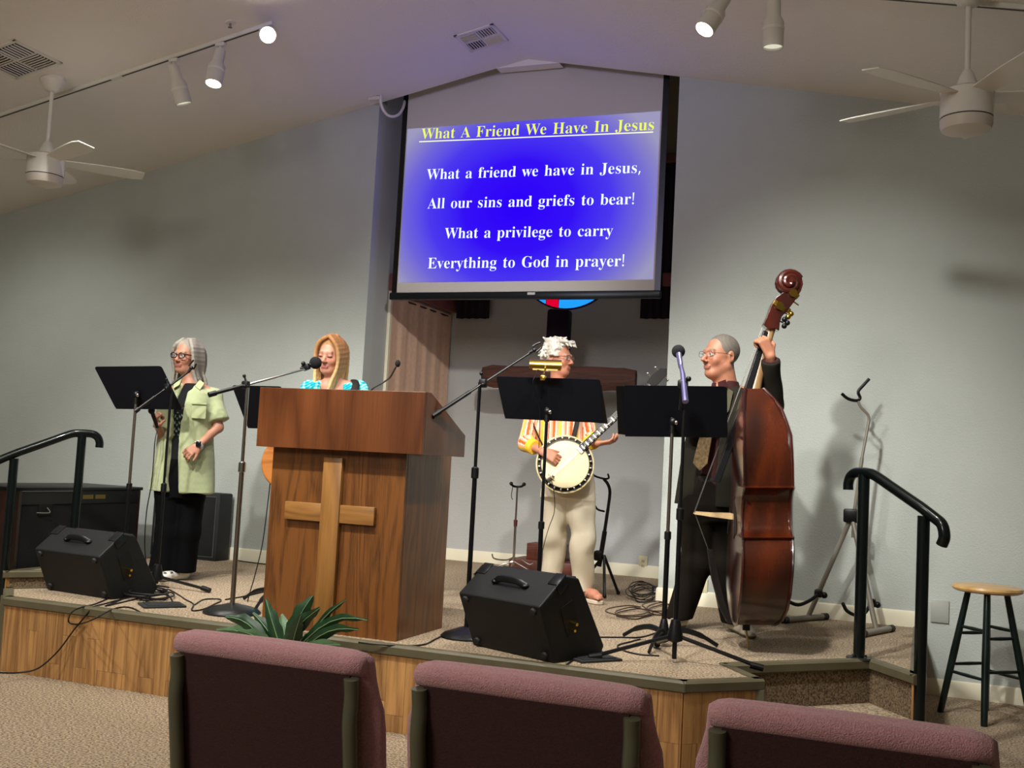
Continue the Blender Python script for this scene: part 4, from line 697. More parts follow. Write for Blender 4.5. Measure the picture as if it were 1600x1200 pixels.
# ---- floor monitors
def monitor(quad, h_, ref_y, label, cable):
    pass
def wedge(corner_l, corner_r, label, w_, rzdeg, s=1.0):
    """wedge cabinet whose bottom-panel faces the seats; corner_l/r = the floor corners of that face"""
    A, B = Vector(corner_l), Vector(corner_r); d = (B-A); L_ = d.length; d.normalize(); n = V(-d.y, d.x, 0)  # away from the seats
    t = empty('floor_monitor', (A+B)/2, label, 'stage monitor', 'black wedge stage monitors'); o = (A+B)/2
    prof = s_prof = [(0.035, 0), (-.085, .265), (.085, .40), (.185, .385), (.40, .05), (.37, 0)]
    prof = [(a*s, b_*s) for a, b_ in prof]
    P = lambda x, pq: d*x+n*pq[0]+V(0, 0, pq[1])
    b = MB(); b.prism([P(-L_/2, q) for q in prof], L_, d); VN = mat('black_vinyl', '121314', .55, spec=.3, bump=.25, bscale=260); b.build('cabinet', VN, t, smooth=0, bev=.008)
    # grille on the far slope
    q4, q3 = prof[4], prof[3]; g = [P(-L_/2+.03, q4), P(L_/2-.03, q4), P(L_/2-.03, q3), P(-L_/2+.03, q3)]; nn = (g[1]-g[0]).cross(g[2]-g[1]).normalized(); nn = nn if nn.dot(n) > 0 else -nn
    b = MB(); b.prism([x+nn*.001 for x in g], .01, nn); b.build('speaker_grille', mat('grille_steel', '202122', .4, .6, bump=.5, bscale=500), t, smooth=0)
    # strap handle on the upper face
    a1, a2 = prof[1], prof[2]; up = (P(0, a2)-P(0, a1)); mid = (P(0, a1)+P(0, a2))/2; un = d.cross(up).normalized(); un = un if un.z > 0 else -un
    b = MB(); hp = [mid-d*.105*s+un*.004, mid-d*.09*s+un*.012, mid-d*.05*s+un*.03, mid+d*.05*s+un*.03, mid+d*.09*s+un*.012, mid+d*.105*s+un*.004]
    b.tube(bez(hp, 4), .011, 8, flat=1.5); b.ball(mid-d*.1*s+un*.006, .020, 8, (1, 1, .6)); b.ball(mid+d*.1*s+un*.006, .020, 8, (1, 1, .6)); b.build('strap_handle', BLK, t)
    for sx in (-1, 1):          # metal corner protectors
        b = MB(); c = P(sx*(L_/2-.03), a2); b.box(c+un*.002-up.normalized()*.03, (.062, .075, .006), Matrix((d, up.normalized(), un)).transposed(), .002)
        b.box(P(sx*(L_/2+.002), a2)-up.normalized()*.03-V(0, 0, .025), (.005, .07, .05), Matrix((d, up.normalized(), un)).transposed(), .002); b.build('corner_protector', mat('corner_metal', '2E2F31', .3, .7), t)
    f0, f1 = prof[0], prof[1]
    fn = (P(1, f0)-P(0, f0)).cross(P(0, f1)-P(0, f0)).normalized(); fn = fn if fn.dot(n) < 0 else -fn
    for sx in (-1, 1):
        for k in (.12, .9):
            c = P(sx*(L_/2-.045), (f0[0]+(f1[0]-f0[0])*k, f0[1]+(f1[1]-f0[1])*k)); b = MB(); b.lathe([(.018, 0), (.016, .012), (.0001, .014)], 14, c, fn.to_track_quat('Z', 'Y').to_matrix()); b.build('rubber_foot', mat('rubber_grey', '222325', .7), t)
    # recessed jack panel on the end
    c = P(L_/2, (.13*s, .20*s)); b = MB(); b.box(c+d*.001, (.004, .09*s, .15*s), Matrix((d, n, V(0, 0, 1))).transposed() @ rot('X', 24)); b.build('jack_panel', mat('jack_recess', '050505', .6), t, smooth=0)
    b = MB(); b.tube([c+d*.002-V(0, 0, .015), c+d*.055-V(0, 0, .02)-n*.01], .008, 8); b.tube([c+d*.002-V(0, 0, .045), c+d*.045-V(0, 0, .05)-n*.01], .007, 8); b.build('jack_plug', BRS, t)
    return t, c
ml1 = wedge(gp(66, 922), gp(167, 938), 'black wedge monitor speaker beside the organ at the stage edge', .45, 0, .93)
ml2 = wedge(gp(731, 1009), gp(858, 1038), 'black wedge monitor speaker between the pulpit and the man\'s stands', .5, 0, .98)
# ================================================================ railings
def solve_t(f, px_t, lo, hi):
    for _ in range(40):
        m_ = (lo+hi)/2; q = f(m_)-EYE; x = 800+FPX*q.dot(_R)/q.dot(_F)
        lo, hi = (m_, hi) if x < px_t else (lo, m_)
    return (lo+hi)/2
RAIL = mat('railing_black', '0C1413', .25, .3, coat=.3)
up = gp(1342, 1029)
tt = solve_t(lambda t_: V(up.x+.707*t_, up.y-.707*t_, .6), 1439, 0, 1.5)
lowp = V(up.x+.707*tt, up.y-.707*tt, 0)
zt_u = zat(up.x, up.y, 741); zl = zat(lowp.x, lowp.y, 806)
def railing(T, label):
    U, Lw = V(T(up.x), up.y, H), V(T(lowp.x), lowp.y, 0); t = empty('stair_railing', U, label, 'railing', 'black stair railings at the platform corners')
    d = (Lw-U); d.z = 0; d.normalize(); o = Vector(U)
    b = MB(); b.tube([V(0, 0, .008), V(0, 0, zt_u-H)], .029, 16); b.build('post', RAIL, t)
    b = MB(); b.tube([Lw-o, Lw-o+V(0, 0, zl)], .029, 16); b.build('post', RAIL, t)
    b = MB(); b.lathe([(.0001, .008), (.062, .008), (.065, 0), (.0001, 0)], 20); 
    for k in range(4): b.ball(V(.045*math.cos(k*1.57+.8), .045*math.sin(k*1.57+.8), .01), .007, 6)
    b.build('foot_flange', mat('flange_dark', '3B3A38', .4, .5), t)
    b = MB(); b.lathe([(.0001, .008), (.062, .008), (.065, 0), (.0001, 0)], 20, Lw-o); b.build('foot_flange', MATS['flange_dark'], t)
    zu = zt_u-H+.0; e = Lw-o
    slope = (zl-(zt_u))/((Lw-U).length_squared-(Lw.z-U.z)**2)**.5
    P_ = [-d*.115+V(0, 0, zu-.085), -d*.115+V(0, 0, zu-.05), -d*.10+V(0, 0, zu-.015), -d*.07+V(0, 0, zu+.004), -d*.03+V(0, 0, zu+.008), d*.03+V(0, 0, zu+.006)]
    L_ = ((Lw-U).x**2+(Lw-U).y**2)**.5
    zz = lambda s_: zu+.004+slope*(s_-.06)*1.0+.02
    P2_ = [d*s_+V(0, 0, zz(s_)-.02) for s_ in (.08, .2, .35, L_*.95)]+[d*(L_+.07)+V(0, 0, zz(L_+.07)-.025), d*(L_+.115)+V(0, 0, zz(L_+.115)-.035), d*(L_+.13)+V(0, 0, zz(L_+.12)-.085), d*(L_+.115)+V(0, 0, zz(L_+.12)-.125)]
    b = MB(); b.tube(bez(P_+P2_, 5), .027, 14); b.build('handrail', RAIL, t); return t
railing(lambda x: x, 'black metal stair railing beside the stool and bass stand')
railing(lambda x: -5.69-x, 'black metal stair railing in front of the organ')
# ================================================================ stool
sc_ = gp(1543, 917, .735); sc_.z = 0
t = empty('bar_stool', sc_, 'backless stool with a round tan seat and dark green legs', 'stool')
b = MB(); b.lathe([(.0001, .705), (.165, .705), (.186, .715), (.190, .725), (.186, .737), (.165, .742), (.0001, .738)], 40); b.build('seat', wood('seat_maple', 'B88A4C', 'D9B070', .8, .35, .3, 0, 0, 5), t)
GRN = mat('dark_green_paint', '0C1A16', .35, 0, coat=.2, var=.1)
legs_ = []
for k in range(4):
    a = math.radians(-25+90*k)+YAW; d = V(math.cos(a), math.sin(a), 0); p0, p1 = d*.10+V(0, 0, .71), d*.235
    legs_.append((p0, p1)); b = MB(); b.tube([p0, p0.lerp(p1, .5), p1], [.017, .021, .018], 12); b.build('leg', GRN, t)
for k in range(4):
    for z in ((.28, .46) if k % 2 else (.24, .50)):
        q = []
        for p0, p1 in (legs_[k], legs_[(k+1) % 4]): q.append(p0.lerp(p1, 1-z/.71))
        b = MB(); b.tube([q[0], q[0].lerp(q[1], .5), q[1]], [.008, .011, .008], 10); b.build('rung', GRN, t)
# ================================================================ organ beside the platform
t = empty('electronic_organ', (-6.05, 6.22, 0), 'dark wooden organ console with a black back beside the platform', 'organ'); o = Vector(t.location)
ox0, ox1, oy0, oy1, oz = -6.33, -5.735, 5.62, 6.83, .95
DW = wood('dark_red_wood', '170A07', '2E130D', 1, .4, .2, 2, 0); 
def oc(b, n, m_, **k): b.v = [tuple(Vector(q)-o) for q in b.v]; return b.build(n, m_, t, **k)
for y in (oy0+.0125, oy1-.0125): b = MB(); b.box(((ox0+ox1)/2, y, oz/2-.012), (ox1-ox0-.01, .025, oz-.026)); oc(b, 'side_panel', DW, smooth=0)
b = MB(); b.box(((ox0+ox1)/2, (oy0+oy1)/2, oz-.012), (ox1-ox0+.01, oy1-oy0+.03, .024), None, .004); oc(b, 'top_lid', mat('organ_black', '0E1011', .4))
b = MB(); b.box((ox1-.018, (oy0+oy1)/2, oz/2-.05), (.012, oy1-oy0-.052, oz-.13)); oc(b, 'back_panel', mat('organ_cloth', '0B0E0E', .8, bump=.2), smooth=0)
b = MB(); b.box((ox1-.014, (oy0+oy1)/2, oz-.072), (.016, oy1-oy0-.052, .09)); oc(b, 'back_rail', MATS['organ_black'], smooth=0)
b = MB(); b.box((ox0-.10, (oy0+oy1)/2, .70), (.26, oy1-oy0, .10), None, .01); oc(b, 'keyboard_shelf', MATS['organ_black'])
b = MB(); b.box((ox0-.12, (oy0+oy1)/2, .752), (.14, oy1-oy0-.14, .012)); oc(b, 'white_keys', mat('key_white', 'D8D4C4', .3), smooth=0)
for y in (oy0+.05, oy1-.05): b = MB(); b.box((ox0-.18, y, .325), (.05, .05, .65), None, .005); oc(b, 'front_leg', DW)
b = MB(); b.box((ox0+.02, (oy0+oy1)/2, .35), (.02, oy1-oy0-.06, .6)); oc(b, 'knee_panel', DW, smooth=0)
q1, q2 = xp_(131, 767, ox1).y, xp_(149, 767, ox1).y; q3 = xp_(166, 768, ox1).y; GOLD = mat('faded_gold', '6F6030', .5, .3)
for a, c in ((q1, q2-.012), (q2+.012, q3)): b = MB(); b.box((ox1-.0045, (a+c)/2, oz-.07), (.003, abs(c-a), .03)); oc(b, 'name_lettering', GOLD, smooth=0)
b = MB(); yj = xp_(72, 795, ox1).y; b.box((ox1-.010, yj, .80), (.006, .12, .09)); oc(b, 'jack_recess', mat('jack_recess', '050505'), smooth=0)
b = MB(); b.tube(bez([V(ox1-.0, yj-.08, .775), V(ox1+.015, yj+.02, .775), V(ox1-.0, yj+.01, .81)], 4), .004, 6); oc(b, 'cable_stub', mat('grey_cable', '6C6A64', .5))
# ================================================================ dark cabinet against the wall
a, c = wp(234, 868, 7.08), wp(338, 870, 7.08); zt_ = wp(336, 771, 7.08).z
t = empty('speaker_cabinet', ((a.x+c.x)/2, 7.16, H), 'dark grey speaker cabinet standing against the wall behind the woman in pale green', 'speaker')
w_ = c.x-a.x; hh_ = zt_-H
b = MB(); b.box((0, 0, hh_/2), (w_, .17, hh_), None, .012); b.build('cabinet', mat('cab_tolex', '222426', .6, bump=.3, bscale=200), t)
b = MB(); b.box((0, -.087, hh_/2), (w_-.07, .006, hh_-.07), None, .002); b.build('grille_cloth', mat('cab_cloth', '17191A', .85, bump=.4, bscale=500), t)
b = MB()
for s_ in (-1, 1): b.tube([V(s_*(w_/2-.032), -.089, .03), V(s_*(w_/2-.032), -.089, hh_-.03)], .003, 6)
for z in (.03, hh_-.03): b.tube([V(-w_/2+.03, -.089, z), V(w_/2-.03, -.089, z)], .003, 6)
b.build('silver_piping', mat('piping', '6E7072', .4, .5), t)
# ================================================================ guitar stands
def yoke(t, c, w_, h_, m_, r=.006): # U shaped rubber yoke, opening toward the seats
    b = MB(); P_ = [c+RT*w_*.5*s_+V(0, 0, z)-FW*y for s_, z, y in ((-1, h_, .05), (-1, .01, .035), (-.5, -.006, .01), (.5, -.006, .01), (1, .01, .035), (1, h_, .05))]; b.tube(bez(P_, 4), r, 8); b.ball(P_[0], r*1.7, 6); b.ball(P_[-1], r*1.7, 6); b.build('neck_yoke', m_, t)
g = gp(801, 903); t = empty('guitar_stand', g, 'chrome guitar stand with a black yoke behind the wedge monitor', 'guitar stand', 'guitar stands')
zt_ = zat(g.x, g.y, 759)-H; hub = .1
b = MB(); b.tube([V(0, 0, hub), V(0, 0, zt_*.62)], .010, 10); b.tube([V(0, 0, zt_*.6), V(0, 0, zt_-.01)], .0075, 10); b.build('pole', CHR, t)
b = MB(); b.lathe([(.014, zt_*.6-.03), (.016, zt_*.6+.02)], 12); b.build('height_collar', mat('collar_red', '5A2A22', .5), t)
yoke(t, V(0, 0, zt_), .10, .015, BLK, .009)
b = MB(); b.tube(bez([V(0, -.02, zt_-.01)-RT*.03, V(0, -.03, zt_-.08)-RT*.033, V(0, -.02, zt_-.11)-RT*.025], 4), .003, 6); b.build('strap_loop', BLK, t)
for k, a_ in enumerate((182, -32, 262)):
    d = V(math.cos(math.radians(a_)+YAW), math.sin(math.radians(a_)+YAW), 0); b = MB(); b.tube([V(0, 0, hub+.03), d*.3+V(0, 0, .014)], .0065, 8); b.ball(d*.3+V(0, 0, .013), .012, 6); b.build('leg', CHR, t)
b = MB(); b.tube(bez([V(0, 0, .16), -RT*.06-FW*.05+V(0, 0, .14), -RT*.15-FW*.09+V(0, 0, .15), -RT*.17-FW*.1+V(0, 0, .185)], 4), .006, 8); b.tube(bez([V(0, 0, .16), RT*.06-FW*.05+V(0, 0, .15), RT*.12-FW*.09+V(0, 0, .12), RT*.15-FW*.1+V(0, 0, .13)], 4), .006, 8); b.build('body_hook', CHR, t)
g = gp(941, 932); t = empty('guitar_stand', g, 'black guitar stand standing just behind the banjo player\'s leg', 'guitar stand', 'guitar stands')
P_ = lambda x, y, dd=0: cp(x, y, g, dd=dd)-g
b = MB(); b.tube([P_(936, 885), P_(945, 830)], .017, 10); b.tube([P_(944, 835), P_(950, 795)], .012, 10); b.tube(bez([P_(950, 795), P_(953, 770), P_(950, 757), P_(944, 749, .03)], 4), .011, 10); b.build('pole', BLKM, t)
b = MB(); b.tube(bez([P_(922, 737, .08), P_(930, 744, .05), P_(944, 748, .03), P_(951, 747, .06), P_(950, 741, .10)], 4), .007, 8); b.build('neck_yoke', BLK, t)
b = MB(); b.tube(bez([P_(929, 789, .09), P_(934, 796, .06), P_(944, 799, .0)], 4), .007, 8); b.build('body_hook', BLK, t)
b = MB(); b.box(P_(935, 868), (.06, .06, .07), None, .015); b.build('leg_hub', BLK, t)
for e in ((944, 941, .1), (966, 923, -.15), (893, 932, .02)):
    b = MB(); q = P_(*e); q.z = .014; b.tube([V(0, 0, zat(g.x, g.y, 868)-H), q], .0105, 8); b.ball(q, .015, 6); b.build('leg', BLKM, t)
# ================================================================ grey upright-bass stand
g = (gp(1262, 970)+gp(1370, 990))/2; t = empty('bass_stand', g, 'grey tubular upright-bass stand beside the black railing', 'instrument stand')
GRY = mat('grey_tube', '8E897E', .4, .35); P_ = lambda x, y, dd=0: cp(x, y, g, dd=dd)-g
fl_, fr_ = gp(1262, 970)-g+V(0, 0, .02), gp(1369, 990)-g+V(0, 0, .02); hb_ = P_(1331, 806)
for f_, ends in ((fl_, ((1224, 974), (1290, 968))), (fr_, ((1347, 996), (1393, 987)))):
    b = MB(); b.tube([f_, hb_+(f_-hb_).normalized()*.02], .0155, 12); b.build('leg', GRY, t)
    a, c = [gp(*e, H)-g+V(0, 0, .02) for e in ends]; b = MB(); b.tube([a, c], .019, 12); b.build('foot_bar', GRY, t)
    b = MB(); dd_ = (c-a).normalized(); b.tube([a-dd_*.01, a+dd_*.035], .022, 12); b.tube([c-dd_*.035, c+dd_*.01], .022, 12); b.build('rubber_cap', BLK, t)
b = MB(); b.box(hb_, (.10, .05, .085), None, .012); b.build('leg_hub', BLK, t)
b = MB(); b.tube([P_(1333, 840), P_(1335, 800), P_(1347, 715)], .0115, 12); b.tube([P_(1346, 720), P_(1358, 656)], .009, 12); b.build('pole', GRY, t)
b = MB(); b.tube(bez([P_(1358, 657), P_(1356, 648), P_(1345, 636), P_(1340, 625)], 4), .009, 10); b.build('neck_bend', GRY, t)
b = MB(); b.tube(bez([P_(1315, 615), P_(1325, 623), P_(1338, 626), P_(1344, 622), P_(1341, 612), P_(1349, 602), P_(1358, 592)], 4), .010, 10); b.build('neck_yoke', BLK, t)
for cl, hk in (((1279, 927), ((1229, 925), (1231, 938), (1247, 945), (1264, 939), (1277, 930))), ((1362, 942), ((1317, 943), (1324, 955), (1340, 962), (1352, 957), (1360, 944)))):
    b = MB(); b.box(P_(*cl), (.05, .05, .05), None, .012); b.ball(P_(cl[0]+9, cl[1]+3), .02, 8); b.build('leg_clamp', BLK, t)
    b = MB(); b.tube(bez([P_(x, y, .16-.03*i) for i, (x, y) in enumerate(hk)], 4), .011, 10); b.build('body_hook', BLK, t)
# ================================================================ potted plant on the floor before the platform
pb = wp(455, 1008, 4.38); t = empty('potted_plant', (pb.x, pb.y, 0), 'leafy green plant in front of the pulpit behind the seat backs', 'plant'); o = V(pb.x, pb.y, 0)
b = MB(); b.lathe([(.0001, 0), (.10, 0), (.13, .22), (.138, .23), (.138, .25), (.122, .25), (.118, .22), (.0001, .215)], 28); b.build('pot', mat('pot_brown', '4A3524', .6, var=.1), t)
LEAF = mat('leaf_green', '17391F', .35, 0, var=.35, vscale=18, spec=.6); LEAFL = mat('leaf_pale', '4D6B4A', .45, 0, var=.2, vscale=18)
def leaf(base, tip, wd, bend, m_, seed=0):
    rr = random.Random(seed); d = tip-base; L_ = d.length; side = d.cross(FW).normalized(); nrm = side.cross(d).normalized(); n_ = 12; vs = []; fs = []
    for i in range(n_+1):
        s_ = i/n_; c = base+d*s_+V(0, 0, bend*math.sin(math.pi*s_))*L_; w__ = wd*(math.sin(math.pi*min(1, s_*.92+.06))**.8)*(1-.25*s_)+.001
        wv = 1+.10*math.sin(s_*21+seed)
        for k, f_ in ((-1, 1), (-.5, .55), (0, 0), (.5, .55), (1, 1)): vs.append(c+side*w__*k*wv-nrm*w__*.35*(1-abs(k))+V(0, 0, .004*math.sin(s_*17+k*3)))
    for i in range(n_):
        for k in range(4): a = i*5+k; fs.append((a, a+1, a+6, a+5))
    N0 = len(vs); vs += [q+nrm*.0012 for q in vs]; fs += [tuple(q+N0 for q in f)[::-1] for f in fs[:]]
    b = MB(); b.add(vs, fs); b.v = [tuple(Vector(q)-o) for q in b.v]; ob = b.build('leaf', m_, t, smooth=80, fix=False)
    b = MB(); b.tube([base-o+(d*i/6)+V(0, 0, bend*math.sin(math.pi*i/6))*L_-nrm*wd*.33*math.sin(math.pi*(i/6*.9+.05)) for i in range(7)], [.003-.0003*i for i in range(7)], 5); b.build('midrib', mat('midrib_pale', '6F8F63', .5), ob)
bp_ = wp(452, 1012, 4.38)
for i, (tx, ty, dy, wd, bd, m_, bx) in enumerate(((415, 936, 0, .036, .02, LEAF, 440), (489, 931, .03, .045, .10, LEAF, 445), (500, 950, -.06, .036, .08, LEAF, 438), (541, 937, .0, .016, .10, LEAF, 470), (574, 969, -.02, .024, .16, LEAF, 460), (560, 984, -.08, .026, .12, LEAF, 470),
     (352, 964, -.02, .038, .16, LEAF, 425), (372, 985, -.10, .034, .10, LEAFL, 430), (338, 985, .05, .03, .10, LEAFL, 430), (440, 960, .08, .04, .03, LEAFL, 450), (532, 1008, -.12, .03, .05, LEAFL, 470), (470, 962, -.1, .036, .04, LEAF, 455), (395, 958, .06, .032, .06, LEAF, 440), (520, 975, .06, .03, .06, LEAF, 462))):
    leaf(wp(bx, 1018, 4.38), wp(tx, ty, 4.38+dy), wd, bd, m_, i)
b = MB()
for i in range(7): a_ = i*.9; b.tube([V(.03*math.cos(a_), .03*math.sin(a_), .21), V(.045*math.cos(a_), .045*math.sin(a_), bp_.z+.02)], .006, 6)
ob = b.build('stalk_cluster', LEAF, t); ob['kind'] = 'stuff'
# ================================================================ small things and cables on the stage floor
def floor_plate(c, label, s=(.23, .17), rz=.5):
    t = empty('floor_pocket', c, label, 'floor box', 'black stage floor boxes', rz=rz)
    b = MB(); b.box((0, 0, .006), (*s, .012), None, .003); b.build('hinged_lid', mat('lid_dark', '2B2C2D', .5), t)
    b = MB(); b.box((0, 0, .0135), (s[0]*.8, s[1]*.8, .003), None, .001); b.build('lid_inset', mat('lid_inset', '202122', .6), t)
floor_plate(gp(253, 947), 'flat black floor box among the cables beside the organ-side wedge', rz=.9)
floor_plate(gp(925, 1030), 'flat black floor box among the cables before the black music stand', rz=.9)
CAB = mat('cable_black', '121212', .5); CABB = mat('cable_brown', '3A2A22', .5)
def cable(pts, label, m_=CAB, r=.0042, z=H, sm=6, name='cable'):
    P_ = [(gp(q[0], q[1], z)+V(0, 0, r) if len(q) == 2 else (wp(q[0], q[1], q[2]) if q[2] > 3 else gp(q[0], q[1], q[2]))) for q in pts]; o = Vector(P_[0]); b = MB(); b.tube([q-o for q in bez(P_, sm)], r, 6)
    t_ = b.build(name, m_, None, smooth=60); t_.location = o; tag(t_, label, 'cable')
FYf = FY-.03
cable([(172, 935), (148, 945), (125, 951), (112, 958), (107, 968, FYf), (110, 974, FYf), (125, 975, FYf), (148, 968), (172, 955), (190, 950), (205, 951), (218, 957)], 'black cable looping over the stage edge below the organ-side wedge')
cable([(232, 925), (215, 930), (195, 936), (165, 944), (145, 950), (134, 962, FYf), (115, 985, FYf), (90, 1018, 4.58), (60, 1044, 4.55), (30, 1051, 4.5), (0, 1051, 4.4), (-40, 1048, 4.3)], 'black cable running down the oak stage front to the floor')
for i, (pts, lb) in enumerate((([(222, 918), (205, 930), (180, 942), (165, 948), (200, 940), (235, 932), (255, 928), (262, 935), (245, 938), (215, 935)], 'coiled black cable beside the leg hub of the boom stand'),
    ([(246, 925), (262, 922), (278, 930), (290, 938), (302, 945), (300, 955), (318, 953), (335, 945), (345, 940), (340, 937), (318, 938), (304, 946)], 'black cable looping toward the round chrome-stand base'),
    ([(222, 912), (232, 930), (228, 942), (240, 930), (262, 931), (270, 942)], 'short black cable bent into the floor box near the organ'),
    ([(352, 938), (375, 934), (395, 930), (412, 926), (430, 925)], 'pair of cables running behind the pulpit'),
    ([(320, 871), (350, 873), (380, 878), (412, 882), (450, 886)], 'thin dark cable along the foot of the wall'),
    ([(560, 1005), (585, 1008), (620, 1010), (660, 1009), (680, 1000), (697, 992)], 'thin black cable along the stage edge before the pulpit'),
    ([(870, 1030), (880, 1018), (900, 1008), (925, 998), (960, 997), (1000, 997), (1025, 990)], 'black cable from the middle wedge to the stand bases'),
    ([(885, 1040), (900, 1030), (915, 1022), (932, 1012), (945, 1025), (950, 1032)], 'black cable folded beside the floor box before the stands'),
    ([(1000, 1000), (985, 1004), (965, 1010), (975, 1018), (1000, 1024), (1030, 1026)], 'thin black cable curling under the tripod stand'))): cable(pts, lb)
def coil(cx, cy, n_, rx, ry, label, m_, seed, r=.004):
    rr = random.Random(seed); P_ = []
    for k in range(n_*9): a_ = k*2*math.pi/9; P_.append((cx+rx*math.cos(a_)*(.75+.35*rr.random())+rx*.25*math.sin(k*.21), cy+ry*math.sin(a_)*(.75+.35*rr.random())))
    Q = [gp(*q)+V(0, 0, r+.0012*k) for k, q in enumerate(P_)]; o = Vector(Q[0]); b = MB(); b.tube([q-o for q in bez(Q, 3)], r, 5); t_ = b.build('cable_coil', m_, None, smooth=60); t_.location = o; tag(t_, label, 'cable')
coil(1003, 932, 6, 20, 11, 'tangled heap of black cable on the carpet near the alcove corner', CAB, 1)
coil(985, 962, 3, 30, 7, 'loose loops of brown cable on the carpet beside the banjo player', CABB, 2)
coil(1030, 955, 3, 22, 8, 'brown cable loops lying behind the front stands', CABB, 4)
coil(232, 934, 4, 34, 7, 'nest of thick black cables beside the organ-side wedge', CAB, 3, .005)
c_ = gp(1030, 928); t = empty('power_adapter', c_, 'small black power adapter among tangled cables by the alcove corner', 'adapter'); b = MB(); b.box((0, 0, .028), (.11, .07, .055), None, .012); b.build('adapter_body', BLK, t); b = MB(); b.box((0, -.036, .028), (.06, .002, .03)); b.build('adapter_label', mat('label_white', 'C8C8C8'), t)
c_ = gp(1035, 937); 
# ================================================================ seats
MAU = mat('mauve_weave', 'B58488', .95, 0, bump=.6, bscale=350, var=.12, vscale=220, sheen=.3); MAUD = mat('mauve_weave_shaded', '38201E', .95, bump=.3, bscale=350, var=.15, vscale=160); OLV = mat('olive_frame', '5C5B49', .32, .3, coat=.2)  # rear cover is the same mauve weave, its shade put into a darker colour
def seat(xc, label):
    zt_ = .88; yt = gp(420, 1003, zt_).y; t = empty('stacking_chair', (xc, yt+.2, 0), label, 'chair', 'mauve upholstered chairs in the near row'); o = V(xc, yt+.2, 0)
    hw = [(0.40, .262), (.50, .268), (.62, .272), (.70, .275), (.76, .270), (.80, .257), (.83, .250), (.86, .249), (.88, .244)]
    lean = lambda z: (z-.88)*-.16   # top leans toward the rear (camera side is -y)
    # padded back as a lofted slab
    b = MB(); vs = []; K = 16; secs = []
    zs = [.40, .45, .55, .65, .72, .76, .79, .82, .85, .868, .878, .884]
    for z in zs:
        w_ = np.interp(z, [h_[0] for h_ in hw], [h_[1] for h_ in hw]); th = .030 if z < .8 else (.036 if z < .87 else .024); w_ = w_-(0 if z < .87 else .012)
        if z > .882: th = .008; w_ -= .02
        y0_ = -.20+lean(z)+.012; ring = []
        for k in range(24):
            a_ = 2*math.pi*k/24; cx_2 = math.copysign(abs(math.cos(a_))**.25, math.cos(a_)); sy_2 = math.copysign(abs(math.sin(a_))**.8, math.sin(a_)); ring.append(V(cx_2*w_, y0_+sy_2*th+(.012*(1-(cx_2)**2)), z))
        secs.append(ring)
    for r_ in secs: vs += r_
    n_ = 24; fs = [(i*n_+k, i*n_+(k+1) % n_, (i+1)*n_+(k+1) % n_, (i+1)*n_+k) for i in range(len(zs)-1) for k in range(n_)]+[tuple(range(n_))[::-1], tuple(range((len(zs)-1)*n_, len(zs)*n_))]
    b.add(vs, fs); b.build('back_pad', MAU, t, smooth=60)
    # rear cover panel, slightly inset under the top roll
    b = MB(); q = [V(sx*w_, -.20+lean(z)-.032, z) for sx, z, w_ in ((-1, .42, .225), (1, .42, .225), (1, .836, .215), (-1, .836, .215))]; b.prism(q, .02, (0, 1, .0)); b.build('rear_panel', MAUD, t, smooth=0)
    # rolled top
    b = MB(); zc_ = .856; ax = [V(x, -.20+lean(zc_)-.008, zc_) for x in (-.243, -.236, -.2, 0, .2, .236, .243)]; b.tube(ax, [.012, .022, .026, .027, .026, .022, .012], 16); b.build('top_roll', MAU, t, smooth=60)
    for sx in (-1, 1):
        P_ = [V(sx*.222, -.20+lean(z)-.036+(-.010 if z < .78 else .0), z) for z in (.832, .79, .74, .66, .55, .46)]+[V(sx*.228, -.10, .40)]
        vs = []
        b = MB(); b.tube(bez(P_, 4), .017, 10, flat=.9); b.build('back_upright', OLV, t, smooth=60)
        for y, y2 in ((-.08, -.22), (.20, .24)): b = MB(); b.tube([V(sx*.228, y, .42), V(sx*.235, y2, .012)], .013, 10); b.ball(V(sx*.235, y2, .012), .016, 6); b.build('leg', OLV, t)
    b = MB(); b.box((0, .05, .42), (.50, .45, .07), None, .03); b.build('seat_cushion', MAU, t)
    b = MB(); b.box((0, .05, .375), (.45, .40, .02), None, .004); b.build('seat_pan', OLV, t)
    b = MB(); b.tube([V(-.235, -.15, .2), V(.235, -.15, .2)], .009, 8); b.build('rear_stretcher', OLV, t)
for (xa_, ya_), (xb_, yb_), lb in (((245, 985), (597, 1027), 'mauve upholstered seat back nearest the pulpit plant'), ((630, 1030), (1047, 1078), 'mauve upholstered seat back below the middle wedge monitor'), ((1112, 1083), (1620, 1136), 'mauve upholstered seat back in front of the stage steps and stool')):
    A_, B_ = gp(xa_, ya_, .88), gp(xb_, yb_, .88); xc = A_.x+.25 if xb_ > 1500 else (A_.x+B_.x)/2; seat(xc, lb)
